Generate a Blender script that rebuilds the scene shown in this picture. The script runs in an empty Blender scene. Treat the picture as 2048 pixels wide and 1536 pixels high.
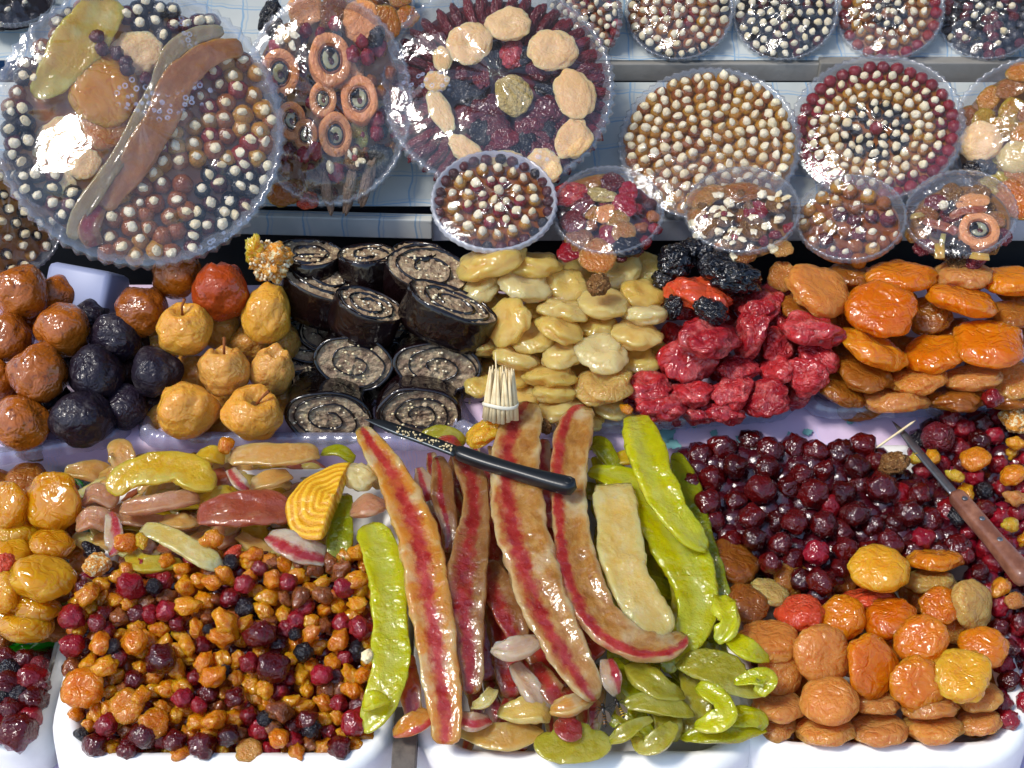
import bpy, bmesh, math, random
import numpy as np
from mathutils import Vector, Matrix, noise as mnoise

random.seed(7)
S = bpy.context.scene
COL = S.collection
rad = math.radians

# ------------------------------------------------------------------ camera
PITCH = rad(38.0)
K = math.tan(rad(20.0)) / 1024.0
CAM = Vector((0, 0, 1.65))
FWD = Vector((0, math.cos(PITCH), -math.sin(PITCH)))
RGT = Vector((1, 0, 0))
UPV = Vector((0, math.sin(PITCH), math.cos(PITCH)))
cd = bpy.data.cameras.new('camera')
cd.sensor_width = 36.0
cd.lens = 18.0 / math.tan(rad(20.0))
cd.clip_start, cd.clip_end = 0.05, 200.0
cam = bpy.data.objects.new('camera', cd)
cam.location = CAM
cam.rotation_euler = (math.pi / 2 - PITCH, 0, 0)
COL.objects.link(cam)
S.camera = cam

# ------------------------------------------------------------------ world, sun, exposure
SUN_DIR = Vector((-0.50, -0.22, 0.84)).normalized()
W = bpy.data.worlds.new('World')
S.world = W
W.use_nodes = True
wn = W.node_tree
bg = wn.nodes['Background']
sky = wn.nodes.new('ShaderNodeTexSky')
sky.sky_type = 'NISHITA'
sky.sun_disc = False
sky.sun_elevation = math.asin(SUN_DIR.z)
sky.sun_rotation = math.atan2(SUN_DIR.x, SUN_DIR.y)
wn.links.new(sky.outputs[0], bg.inputs[0])
bg.inputs[1].default_value = 0.115
sd = bpy.data.lights.new('sun', 'SUN')
sd.energy = 1.5
sd.angle = rad(12)
sd.color = (1.0, 0.95, 0.87)
sun = bpy.data.objects.new('sun', sd)
sun.rotation_euler = (-SUN_DIR).to_track_quat('-Z', 'Y').to_euler()
COL.objects.link(sun)
vs = S.view_settings
vs.view_transform = 'Standard'
vs.look = 'None'
vs.exposure = 1.1
vs.gamma = 1.0
S.cycles.transparent_max_bounces = 14
S.cycles.max_bounces = 10

# added awning over the display shelves, out of view: dims overhead sky and film reflections
def awning():
    v, f = [], []
    for i in range(25):
        for j in range(9):
            x = -2.4 + 4.8 * i / 24; y = AWN[0] + (3.2 - AWN[0]) * j / 8
            v.append((x, y, AWN[1] + .22 * j / 8 - .025 * abs(math.sin(i * math.pi / 6)) * (1 - abs(j - 4) / 4)))
    for i in range(24):
        for j in range(8):
            a = i * 9 + j; f.append((a, a + 1, a + 10, a + 9))
    me = bpy.data.meshes.new('added_awning'); me.from_pydata(v, [], f)
    m = bpy.data.materials.new('awning_canvas'); m.use_nodes = True
    m.node_tree.nodes['Principled BSDF'].inputs['Base Color'].default_value = (.20, .22, .25, 1)
    m.node_tree.nodes['Principled BSDF'].inputs['Roughness'].default_value = .8
    me.materials.append(m)
    o = bpy.data.objects.new('added_awning', me); COL.objects.link(o)
    o['label'] = 'unseen grey canvas awning added over the back shelves to dim the sky light'; o['category'] = 'awning'
AWN = (1.12, 2.15)
awning()

# ------------------------------------------------------------------ projection helpers
def ray(u, v):
    return FWD + RGT * ((u - 1024) * K) + UPV * ((768 - v) * K)

def at(u, v, d):
    return CAM + ray(u, v) * d

class Plane:
    def __init__(s, p, slope):
        s.p = Vector(p)
        s.y = Vector((0, math.cos(rad(slope)), math.sin(rad(slope))))
        s.n = Vector((0, -math.sin(rad(slope)), math.cos(rad(slope))))
    def hit(s, u, v, h=0.0):
        D = ray(u, v)
        q = s.p + s.n * h
        t = (q - CAM).dot(s.n) / D.dot(s.n)
        return CAM + D * t, t
    def xy(s, u, v, h=0.0):
        p, t = s.hit(u, v, h)
        q = p - s.p
        return q.x, q.dot(s.y)
    def mat(s, x, y, z=0.0, rz=0.0):
        m = Matrix((Vector((1, 0, 0)), s.y, s.n)).transposed().to_4x4()
        m.translation = s.p + Vector((x, 0, 0)) + s.y * y + s.n * z
        return m @ Matrix.Rotation(rz, 4, 'Z')

ZF = Plane((0, 0.620, 0.836), 10.6)      # rims of the white trays
ZM = Plane((0, 0.898, 0.899), 33.0)      # face of the heaps in the clear trays
ZU = Plane((0, 1.1148, 0.9815), 29.0)    # lower display shelf
ZT = Plane((0, 1.247, 1.064), 27.0)     # upper display shelf

def frame(u, v, P):
    w = (CAM - P).normalized()
    r = RGT - w * RGT.dot(w)
    r.normalize()
    up = w.cross(r)
    return r, up, w

def pose(u, v, rx, ry, rot, zone, h, tau, spin=0.0, d=None):
    """matrix that makes a unit disc of half thickness tau fill an rx by ry ellipse seen from the camera"""
    if d is None:
        P, d = zone.hit(u, v, h)
    else:
        P = at(u, v, d)
    r, up, w = frame(u, v, P)
    flip = False
    if ry > rx:
        rx, ry, rot = ry, rx, rot + 90
    a = r * math.cos(rad(rot)) + up * math.sin(rad(rot))
    b = up * math.cos(rad(rot)) - r * math.sin(rad(rot))
    if b.dot(UPV) < 0:
        a, b = -a, -b
    q = (ry / rx) ** 2
    s2 = max(0.05, min(1.0, (q - tau * tau) / (1 - tau * tau)))
    st, ct = math.sqrt(s2), math.sqrt(1 - s2)
    N = w * st + b * ct
    c = N.cross(a)
    R = rx * K * d
    m = Matrix((a, c, N)).transposed().to_4x4() @ Matrix.Rotation(spin, 4, 'Z') @ Matrix.Diagonal((R, R, R, 1))
    m.translation = P
    return m

# ------------------------------------------------------------------ object helpers
def mesh(name, verts, faces, mat=None, smooth=True, uvs=None):
    me = bpy.data.meshes.new(name)
    me.from_pydata([tuple(v) for v in verts], [], [tuple(f) for f in faces])
    if uvs is not None:
        uv = me.uv_layers.new(name='UVMap')
        li = np.empty(len(me.loops), dtype=np.int32)
        me.loops.foreach_get('vertex_index', li)
        uv.data.foreach_set('uv', np.asarray(uvs, dtype=np.float32)[li].ravel())
    if smooth:
        me.polygons.foreach_set('use_smooth', [True] * len(me.polygons))
    if mat:
        me.materials.append(mat)
    me.update()
    return me

def link(name, me, parent=None, m=None):
    o = bpy.data.objects.new(name, me)
    COL.objects.link(o)
    if parent is not None:
        o.parent = parent
    if m is not None:
        o.matrix_basis = m
    return o

def tag(o, label, cat=None, group=None, kind=None):
    if label: o['label'] = label
    if cat: o['category'] = cat
    if group: o['group'] = group
    if kind: o['kind'] = kind
    return o

class MB:
    """collects geometry for one mesh"""
    def __init__(s):
        s.v, s.f, s.uv = [], [], []
    def add(s, verts, faces, uvs=None):
        n = len(s.v)
        s.v += [tuple(x) for x in verts]
        s.f += [tuple(i + n for i in f) for f in faces]
        s.uv += list(uvs) if uvs is not None else [(0.0, 0.0)] * len(verts)
    def box(s, lo, hi, m=None, bev=0.0):
        bm = bmesh.new()
        bmesh.ops.create_cube(bm, size=1.0)
        for q in bm.verts:
            for i in range(3):
                q.co[i] = lo[i] if q.co[i] < 0 else hi[i]
        if bev:
            bmesh.ops.bevel(bm, geom=bm.edges[:], offset=bev, segments=2, affect='EDGES', profile=0.5)
        if m is not None:
            bm.transform(m)
        bm.verts.index_update()
        s.add([q.co[:] for q in bm.verts], [[q.index for q in f.verts] for f in bm.faces])
        bm.free()
    def tube(s, pts, radii, n=10, cap=True):
        pts = [Vector(p) for p in pts]
        ring = []
        up = Vector((0.13, 0.21, 0.97))
        vs_, fs_ = [], []
        for i, p in enumerate(pts):
            t = (pts[min(i + 1, len(pts) - 1)] - pts[max(i - 1, 0)]).normalized()
            a = t.cross(up)
            if a.length < 1e-4: a = t.cross(Vector((1, 0, 0)))
            a.normalize()
            b = a.cross(t)
            for j in range(n):
                th = 2 * math.pi * j / n
                vs_.append(p + (a * math.cos(th) + b * math.sin(th)) * radii[i])
        for i in range(len(pts) - 1):
            for j in range(n):
                fs_.append((i * n + j, i * n + (j + 1) % n, (i + 1) * n + (j + 1) % n, (i + 1) * n + j))
        if cap:
            fs_.append(tuple(reversed(range(n))))
            fs_.append(tuple(range((len(pts) - 1) * n, len(pts) * n)))
        s.add(vs_, fs_)
    def mesh(s, name, mat, smooth=True):
        return mesh(name, s.v, s.f, mat, smooth, s.uv)

_ico = {}
def ico(sub):
    if sub not in _ico:
        bm = bmesh.new()
        bmesh.ops.create_icosphere(bm, subdivisions=sub, radius=1.0)
        bm.verts.index_update()
        _ico[sub] = (np.array([q.co[:] for q in bm.verts]), [tuple(q.index for q in f.verts) for f in bm.faces])
        bm.free()
    return _ico[sub]

def nz(p, f, seed):
    return mnoise.noise(Vector((p[0] * f + seed * 7.3, p[1] * f - seed * 3.1, p[2] * f + seed * 1.7)))

def blob(sub=3, seed=0, sc=(1, 1, 1), low=(1.3, 0.12), mid=(3.0, 0.05), ridge=(0, 0), dent=0.0, dentr=0.4, sq=1.0, fibre=0.0, bend=0.0, crimp=0.0):
    """an irregular fruit: unit ball, squashed, lumpy, dented, wrinkled"""
    V, F = ico(sub)
    out = []
    for p in V:
        q = p.copy()
        if sq != 1.0:
            q = np.sign(q) * np.abs(q) ** sq
            q /= max(1e-6, np.linalg.norm(q) ** 0.5)
        k = 1 + low[1] * 1.6 * nz(p, low[0], seed) + mid[1] * 1.6 * nz(p, mid[0], seed + 11)
        if ridge[1]:
            k -= ridge[1] * (1 - min(1, abs(nz(p, ridge[0], seed + 5)) * 3.2)) 
        if fibre:
            k += fibre * nz((p[0] * .35, p[1], p[2]), 6.5, seed + 3)
        if crimp:
            a = math.atan2(p[1], p[0])
            k += crimp * math.sin(a * 9 + 2 * nz(p, 2, seed)) * (1 - abs(p[2]))
        q = q * k * np.array(sc)
        rr = math.hypot(p[0], p[1])
        if dent:
            q[2] -= math.copysign(dent * math.exp(-(rr / dentr) ** 2), p[2]) * sc[2] / max(sc[2], .3)
        if bend:
            q[2] -= bend * p[0] ** 2
        out.append(q)
    return out, F

# ------------------------------------------------------------------ materials
def lin(h):
    c = [int(h[i:i + 2], 16) / 255 for i in (0, 2, 4)]
    return tuple(((x / 12.92) if x <= .04045 else ((x + .055) / 1.055) ** 2.4) for x in c) + (1.0,)

class NT:
    def __init__(s, name):
        s.m = bpy.data.materials.new(name)
        s.m.use_nodes = True
        s.t = s.m.node_tree
        s.b = s.t.nodes['Principled BSDF']
        s.out = s.t.nodes['Material Output']
    def n(s, typ, **kw):
        q = s.t.nodes.new('ShaderNode' + typ)
        for k_, v_ in kw.items(): setattr(q, k_, v_)
        return q
    def l(s, a, b): s.t.links.new(a, b)
    def val(s, sock, x):
        if hasattr(x, 'is_linked'): s.l(x, sock)
        else: sock.default_value = x
    def math(s, op, a, b=0.0, c=0.0, clamp=False):
        q = s.n('Math', operation=op, use_clamp=clamp)
        for i, x in enumerate((a, b, c)): s.val(q.inputs[i], x)
        return q.outputs[0]
    def mix(s, f, a, b, blend='MIX'):
        q = s.n('Mix', data_type='RGBA', blend_type=blend)
        s.val(q.inputs[0], f); s.val(q.inputs[6], a); s.val(q.inputs[7], b)
        return q.outputs[2]
    def ramp(s, f, stops):
        q = s.n('ValToRGB')
        e = q.color_ramp.elements
        while len(e) < len(stops): e.new(0.5)
        for i, (p, c) in enumerate(stops):
            e[i].position = p; e[i].color = c
        s.val(q.inputs[0], f)
        return q.outputs[0]
    def step(s, f, a, b):
        q = s.n('MapRange', interpolation_type='SMOOTHSTEP')
        s.val(q.inputs[0], f); q.inputs[1].default_value = a; q.inputs[2].default_value = b
        return q.outputs[0]
    def noise(s, co, scale, detail=3, rough=.55, w=None, dist=0.0):
        q = s.n('TexNoise', noise_dimensions='4D')
        s.l(co, q.inputs['Vector'])
        q.inputs['Scale'].default_value = scale
        q.inputs['Detail'].default_value = detail
        q.inputs['Roughness'].default_value = rough
        q.inputs['Distortion'].default_value = dist
        if w is not None: s.l(w, q.inputs['W'])
        return q.outputs['Fac']
    def bump(s, h, strength, dist=.01, prev=None):
        q = s.n('Bump')
        q.inputs['Strength'].default_value = strength
        q.inputs['Distance'].default_value = dist
        s.l(h, q.inputs['Height'])
        if prev is not None: s.l(prev, q.inputs['Normal'])
        return q.outputs[0]
    def start(s):
        tc = s.n('TexCoord'); oi = s.n('ObjectInfo')
        w = s.math('MULTIPLY', oi.outputs['Random'], 40.0)
        return tc, oi.outputs['Random'], w
    def glow(s, c, fac, gam=.45, rough=.12):
        """light passing through the flesh: a translucent layer under the wet surface"""
        tr = s.n('BsdfTranslucent'); g = s.n('Gamma'); g.inputs[1].default_value = gam
        s.l(c, g.inputs[0]); s.l(g.outputs[0], tr.inputs[0])
        gl = s.n('BsdfGlossy'); gl.inputs['Roughness'].default_value = rough
        fr = s.n('Fresnel'); fr.inputs[0].default_value = 1.45
        m1, m2 = s.n('MixShader'), s.n('MixShader')
        nn = s.b.inputs['Normal'].links[0].from_socket
        for q in (gl, fr, tr): s.l(nn, q.inputs['Normal'])
        s.l(fr.outputs[0], m1.inputs[0]); s.l(tr.outputs[0], m1.inputs[1]); s.l(gl.outputs[0], m1.inputs[2])
        m2.inputs[0].default_value = fac
        s.l(s.b.outputs[0], m2.inputs[1]); s.l(m1.outputs[0], m2.inputs[2]); s.l(m2.outputs[0], s.out.inputs[0])
    def set(s, **kw):
        for k_, v_ in kw.items():
            s.val(s.b.inputs[k_.replace('_', ' ')], v_)
            if k_ == 'Normal': s.val(s.b.inputs['Coat Normal'], v_)

def candy(name, cols, spot=None, spot_amt=(.55, .75), rough=.22, sss=.95, scale=.020, radius=(1, .5, .2), coat=.5,
          bump=(6, .35), fine=(28, .2), bloom=None, metal_gloss=.3, dist=.012, trans=.22, crease=(1.5, .4), glow=.24):
    t = NT(name)
    tc, rnd, w = t.start()
    co = tc.outputs['Object']
    n1 = t.noise(co, 1.4, 3, .6, w)
    f = t.math('ADD', t.math('MULTIPLY', rnd, .7), t.math('MULTIPLY', t.math('SUBTRACT', n1, .35), .9), clamp=True)
    st = [(i / max(1, len(cols) - 1), lin(c)) for i, c in enumerate(cols)]
    c = t.ramp(f, st)
    if spot:
        n2 = t.noise(co, 4.5, 5, .65, w)
        c = t.mix(t.step(n2, *spot_amt), c, lin(spot))
    rr = rough
    if bloom:
        n3 = t.noise(co, 1.7, 6, .7, w)
        bf = t.step(n3, bloom[1], bloom[2])
        c = t.mix(t.math('MULTIPLY', bf, bloom[3]), c, lin(bloom[0]))
        rr = t.math('ADD', t.math('MULTIPLY', bf, .35), rough)
    small = dist < .006
    nb = t.noise(co, bump[0], 2, .5, w, .5)
    ncr = t.noise(co, crease[0], 2, .5, w, .9)
    cr = t.step(t.math('ABSOLUTE', t.math('SUBTRACT', ncr, .5)), 0.0, .09)
    nf = t.noise(co, fine[0] * (1 if small else .7), 2, .5, w, .3)
    b = t.bump(nb, bump[1] * (.9 if small else .6), dist)
    b = t.bump(cr, crease[1], dist * (.22 if small else .20), b)
    b = t.bump(nf, fine[1] * (.8 if small else .5), dist * .25, b)
    r2 = t.math('FRACT', t.math('MULTIPLY', rnd, 7.31))
    dry = t.step(t.noise(co, 1.1, 2, .5, w), .35, .65)
    rr = t.math('ADD', rr, t.math('MULTIPLY', t.math('MULTIPLY', r2, dry), .22))
    cw = t.math('MULTIPLY', t.math('SUBTRACT', 1.0, t.math('MULTIPLY', t.math('MULTIPLY', r2, dry), .75)), coat)
    t.set(Base_Color=c, Roughness=rr, Subsurface_Weight=sss, Subsurface_Scale=scale, Coat_Weight=cw, Coat_Roughness=.07, Normal=b, Transmission_Weight=trans if sss else 0.0, IOR=1.42)
    t.b.inputs['Subsurface Radius'].default_value = radius
    t.b.inputs['Specular IOR Level'].default_value = metal_gloss
    if sss and trans: t.glow(c, glow)
    return t.m

M = {}
M['apricot'] = candy('apricot_flesh', ['d2660c', 'e67e0c', 'f08e16', 'e07a1c'], spot='b85406', spot_amt=(.62, .85), rough=.2, coat=.7, bump=(2.6, .5), fine=(16, .18))
M['apricot_tan'] = candy('apricot_flesh_tan', ['c27a38', 'd28844', 'da9450'], spot='9c5820', spot_amt=(.6, .85), rough=.3, coat=.35, bump=(3.5, .5), fine=(18, .25))
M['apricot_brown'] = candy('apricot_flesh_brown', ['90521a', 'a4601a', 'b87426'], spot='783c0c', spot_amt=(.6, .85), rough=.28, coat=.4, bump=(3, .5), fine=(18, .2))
M['apricot_pink'] = candy('apricot_flesh_pinkish', ['da8638', 'e49444', 'eaa054'], spot='c8701c', spot_amt=(.55, .8), rough=.28, coat=.4, bump=(4, .6), fine=(20, .3))
M['apricot_gold'] = candy('apricot_flesh_gold', ['f0a018', 'f2ac24', 'f4b83c'], spot='d88010', spot_amt=(.6, .85), rough=.22, coat=.6, bump=(3, .5), fine=(16, .2))
M['apricot_beige'] = candy('apricot_flesh_beige', ['c89a4c', 'd2a85c', 'd8b46c'], spot='b08038', spot_amt=(.6, .85), rough=.35, coat=.3, bump=(4, .5), fine=(20, .25))
M['apricot_amber'] = candy('apricot_flesh_amber', ['d89010', 'e4a016', 'eab022'], spot='b06008', spot_amt=(.6, .85), rough=.15, coat=.8, bump=(1.6, .35), fine=(9, .1))
M['peach_pale'] = candy('pale_peach_flesh', ['e8b656', 'eec468', 'f4d084', 'eabc5e'], spot='c8923c', spot_amt=(.58, .85), rough=0.25, coat=0.5, bump=(2, .25), fine=(10, .12), radius=(1, .75, .4), crease=(1.2, .15), trans=0.3, scale=0.02)
M['peach_cream'] = candy('cream_peach_flesh', ['eec87c', 'f4d492', 'f6dca0'], spot='dcae58', spot_amt=(.6, .85), rough=0.25, coat=0.5, bump=(2, .25), fine=(10, .12), radius=(1, .75, .4), crease=(1.2, .15), trans=0.3, scale=0.02)
M['cream_dry'] = candy('dry_cream_flesh', ['d8ae78', 'dcb684', 'e2c090'], spot='c89a62', spot_amt=(.6, .85), rough=.45, coat=.1, bump=(4, .4), fine=(22, .25), radius=(1, .6, .3), trans=0, crease=(1.5, .2), scale=0.008)
M['red_dry'] = candy('red_dried_flesh', ['7c1018', '921a22', 'a4282c', '86141e'], spot='5c0812', spot_amt=(.55, .8), rough=0.25, coat=0.6, bump=(2.6, .5), fine=(9, .3), radius=(1, .12, .1), bloom=('d88078', .46, .72, .6), trans=0, crease=(1.5, .5), scale=0.008)
M['red_orange'] = candy('orange_red_dried_flesh', ['b03c20', 'bc4a26'], spot='8c2010', rough=0.25, coat=0.6, bump=(2.6, .5), fine=(9, .3), radius=(1, .2, .1), trans=0, crease=(1.5, .5), scale=0.008)
M['maroon_dry'] = candy('maroon_dried_flesh', ['4a0e16', '5c141c', '701c22'], spot='30080e', rough=0.25, coat=0.6, bump=(2.6, .5), fine=(9, .3), sss=.3, radius=(1, .2, .2), trans=0, crease=(1.5, .5), scale=0.008)
M['prune'] = candy('prune_skin', ['08080c', '0c0a10', '100c12'], rough=0.14, coat=.9, bump=(3, .6), fine=(8, .4), sss=0, crease=(2, .5))
M['cherry'] = candy('cherry_skin', ['340405', '4c0707', '660b0c', '3e0507'], rough=0.1, coat=1.0, bump=(2.6, .45), fine=(6, .25), sss=.25, radius=(1, .1, .1), scale=.006, dist=0.004, crease=(1.6, .35))
M['cherry_red'] = candy('red_cherry_skin', ['8a0c20', 'a01026', 'b4142c'], rough=0.1, coat=1.0, bump=(2.6, .45), fine=(6, .25), sss=.4, radius=(1, .12, .1), scale=.008, dist=0.004, crease=(1.6, .35))
M['cranberry'] = candy('cranberry_skin', ['6a0a10', '8a0e18', 'a01422', '560810'], rough=0.1, coat=.9, bump=(2.6, .45), fine=(6, .25), sss=.35, radius=(1, .12, .12), scale=.006, dist=0.004, crease=(1.6, .35))
M['blackcurrant'] = candy('blackcurrant_skin', ['08080c', '0e0a14', '140c18'], rough=.2, coat=.7, bump=(4, .8), fine=(14, .4), sss=0, dist=.004)
M['raisin'] = candy('golden_raisin_skin', ['cc6a0c', 'e4860c', 'f09e14', 'd47810', 'e88c12'], spot='8a3c04', spot_amt=(.6, .85), rough=0.14, coat=.9, bump=(2.0, .5), fine=(6, .3), radius=(1, .5, .15), scale=0.014, dist=.004, crease=(1.5, .5), trans=0.2)
M['raisin_brown'] = candy('brown_raisin_skin', ['7c441a', '905024', '9a5c2c'], spot='5c2c0c', rough=0.14, coat=.8, bump=(2.0, .5), fine=(6, .3), radius=(1, .5, .15), scale=0.014, dist=.004, crease=(1.5, .5), trans=0.2)
M['ball_orange'] = candy('orange_ball_skin', ['6e360a', '8a480e', 'a05610', '7c3e0c'], spot='5c2808', spot_amt=(.52, .72), rough=.2, coat=.9, bump=(3, .3), fine=(9, .5), bloom=('b08850', .6, .8, .4), sss=.12, radius=(1, .3, .1), trans=0, crease=(1.3, .25))
M['ball_red'] = candy('red_brown_ball_skin', ['8a300a', 'a04010'], spot='5c1808', spot_amt=(.52, .75), rough=.2, coat=.9, bump=(3, .3), fine=(9, .5), sss=.12, radius=(1, .3, .1), trans=0, crease=(1.3, .25))
M['ball_purple'] = candy('purple_ball_skin', ['16101c', '1c1420', '241a28'], spot='0c0810', rough=.4, coat=.35, bump=(3, .4), fine=(9, .5), bloom=('6a625e', .5, .78, .55), sss=0, crease=(1.5, .3))
M['apple'] = candy('candied_apple_skin', ['b07c34', 'c08c40', 'c8964a', 'ba8640'], spot='b06a28', spot_amt=(.5, .8), rough=.3, coat=.5, bump=(3, .5), fine=(20, .35), radius=(1, .5, .15), trans=0, crease=(1.3, .25), scale=0.008)
M['apple_gold'] = candy('golden_candied_apple_skin', ['c08a2c', 'cc9634', 'c68a38'], spot='b87424', spot_amt=(.55, .8), rough=.25, coat=.6, bump=(3, .5), fine=(20, .3), radius=(1, .5, .15), trans=0, crease=(1.3, .25), scale=0.008)
M['calyx'] = candy('calyx_pulp', ['6a4420', '8a6a38'], spot='3a200c', rough=.6, coat=0, bump=(8, 1), fine=(30, .8), sss=0, trans=0)
M['stem'] = candy('stem_wood', ['7a4420', '8c5024'], rough=.6, coat=0, sss=0, dist=.004, trans=0)
M['nut'] = candy('hazelnut_kernel', ['e0ca98', 'ecdcb4', 'f2e6c8', 'dcc08c'], spot='a87840', spot_amt=(.60, .74), rough=.35, coat=.35, bump=(3, .4), fine=(20, .2), sss=.2, radius=(1, .7, .4), scale=.003, dist=.004, trans=0)
M['amber'] = candy('amber_glaze', ['b0700c', 'c88414', 'd89a24', 'b87818'], spot='8a4c08', spot_amt=(.6, .85), rough=.12, coat=1.0, bump=(2, .4), fine=(9, .2), sss=.5, radius=(1, .4, .1), scale=.008, dist=.004)
M['amber_dark'] = candy('dark_amber_glaze', ['8a4008', 'a0540c', 'b06414', '8c4408'], spot='602404', spot_amt=(.6, .85), rough=.12, coat=1.0, bump=(2, .4), fine=(9, .2), sss=.4, radius=(1, .35, .1), scale=.008, dist=.004)
M['black_glaze'] = candy('black_berry_glaze', ['08060c', '10080e', '180a12'], rough=.1, coat=1.0, bump=(2, .4), fine=(9, .2), sss=0, dist=.004)
M['red_glaze'] = candy('red_berry_glaze', ['7c0614', '960a1c', 'a81020'], rough=.12, coat=1.0, bump=(2, .3), fine=(9, .15), sss=.4, radius=(1, .1, .1), scale=.006, dist=.004)
M['orange_red_glaze'] = candy('orange_red_berry_glaze', ['901c08', 'a83008', '8c1410'], rough=.12, coat=1.0, bump=(2, .3), fine=(9, .15), sss=.4, radius=(1, .2, .1), scale=.006, dist=.004)
M['fig_crumb'] = candy('crumbled_fig', ['c87a1c', 'd88c28', 'b8681c'], spot='ecd8a8', spot_amt=(.48, .6), rough=.4, coat=.4, bump=(6, 1), fine=(22, .9), sss=.3, dist=.004, trans=0)
M['walnut'] = candy('walnut_flesh', ['6a4420', '7c5428', '5a3818'], spot='caa468', spot_amt=(.55, .7), rough=.5, coat=.2, bump=(5, 1), fine=(20, .8), sss=.1, trans=0)
M['fig_dry'] = candy('dried_fig_skin', ['9c8448', 'ac9456', 'b89c60'], spot='d8c890', spot_amt=(.55, .75), rough=.5, coat=.1, bump=(4, 1), fine=(18, .6), sss=.2, trans=0)
M['wood_chip'] = candy('dried_root', ['6c5646', '7e6654', '584436'], spot='40302a', rough=.6, coat=.2, bump=(3, .8), fine=(14, .8), sss=0)
M['roll_skin'] = candy('fruit_leather', ['0a0606', '120808', '160a0c'], rough=0.16, coat=.9, bump=(60, .5), fine=(200, .25), sss=0, dist=.003, crease=(40, .25))
M['peach_ring'] = candy('peach_ring_flesh', ['d08450', 'd88e58', 'c8784a'], rough=.4, coat=.2, bump=(4, .4), sss=.4, trans=0)
M['orange_curl'] = candy('dried_orange_flesh', ['c85c1c', 'd26820', 'd87c30'], rough=.35, coat=.3, bump=(4, .4), sss=.4, trans=0)

def filling_mat():
    t = NT('nut_filling')
    tc, rnd, w = t.start()
    co = tc.outputs['Object']
    n1 = t.noise(co, 130, 4, .7, w)
    n2 = t.noise(co, 330, 2, .6, w)
    c = t.ramp(n1, [(.28, lin('382818')), (.41, lin('7a604a')), (.55, lin('a08a6c')), (.72, lin('d0bc98'))])
    v = t.n('TexVoronoi'); t.l(co, v.inputs['Vector']); v.inputs['Scale'].default_value = 260
    c = t.mix(t.math('MULTIPLY', t.step(v.outputs['Distance'], .30, .18), t.step(n1, .45, .6)), c, lin('d8c48c'))
    b = t.bump(n1, .9, .004); b = t.bump(n2, .6, .002, b)
    t.set(Base_Color=c, Roughness=.6, Normal=b)
    return t.m
M['filling'] = filling_mat()

def strip_mat(name, flank, edge, stripe, glit=.3, rough=.15, sss=.9, noise_amt=1.2, soft=(.35, 1.45), sugar=.0, trans=.2, rimcol=None, rimmix=.6):
    """candied slice: flank colours across, a pulp stripe where |uv.x| < 1, streaks along the length"""
    t = NT(name)
    tc, rnd, w = t.start()
    co = tc.outputs['Object']
    sp = t.n('SeparateXYZ'); t.l(tc.outputs['UV'], sp.inputs[0])
    x, y = sp.outputs[0], sp.outputs[1]
    sv = t.n('CombineXYZ')
    t.l(t.math('MULTIPLY', x, .9), sv.inputs[0]); t.l(t.math('MULTIPLY', y, 3.0), sv.inputs[1])
    n1 = t.noise(sv.outputs[0], 1.3, 4, .65, w)
    n2 = t.noise(co, 110, 3, .6, w)
    n3 = t.noise(co, 34, 3, .6, w)
    f = t.math('ADD', t.math('MULTIPLY', rnd, .35), t.math('MULTIPLY', t.math('SUBTRACT', t.math('MULTIPLY', t.math('ADD', n1, n3), .5), .34), 2.6), clamp=True)
    c = t.ramp(f, [(i / (len(flank) - 1), lin(h)) for i, h in enumerate(flank)])
    if edge:
        sp2 = t.math('GREATER_THAN', n3, .0)
        c = t.mix(t.math('MULTIPLY', t.step(n3, .52, .68), .75), c, lin(edge))
    at_ = t.n('Attribute'); at_.attribute_name = 'across'
    ed = t.math('ADD', t.math('ABSOLUTE', at_.outputs['Fac']), t.math('MULTIPLY', t.math('SUBTRACT', n3, .5), .5))
    c = t.mix(t.math('MULTIPLY', t.step(ed, .72, 1.0), rimmix), c, lin(rimcol or flank[-1]))
    if stripe:
        d = t.math('ADD', t.math('ABSOLUTE', x), t.math('MULTIPLY', t.math('SUBTRACT', t.math('MULTIPLY', t.math('ADD', n1, n2), .5), .5), noise_amt * 3))
        sm = t.math('MULTIPLY', t.step(d, soft[1], soft[0]), t.math('ADD', t.math('MULTIPLY', t.step(n3, .30, .46), .6), .4))
        c = t.mix(sm, c, t.ramp(n2, [(.35, lin(stripe[0])), (.65, lin(stripe[1]))]))
    if sugar:
        v = t.noise(co, 420, 3, .7, w)
        c = t.mix(t.math('MULTIPLY', t.step(v, .58, .7), sugar), c, lin('f4ecd8'))
    n5 = t.noise(co, 210, 1, .5, w, .4)
    b = t.bump(n3, .5, .006)
    b = t.bump(n2, glit, .004, b)
    n6 = t.math('MULTIPLY', n5, t.step(t.noise(co, 45, 1, .5, w), .45, .62))
    b = t.bump(n6, glit * 1.5, .003, b)
    n4 = t.noise(co, 260, 3, .7, w)
    b = t.bump(n4, glit * .8, .0015, b)
    t.set(Base_Color=c, Roughness=rough, Subsurface_Weight=sss, Subsurface_Scale=.018, Coat_Weight=.8, Coat_Roughness=.06, Normal=b, Transmission_Weight=trans, IOR=1.42)
    t.b.inputs['Subsurface Radius'].default_value = (1, .6, .2)
    t.glow(c, .36)
    return t.m

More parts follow.
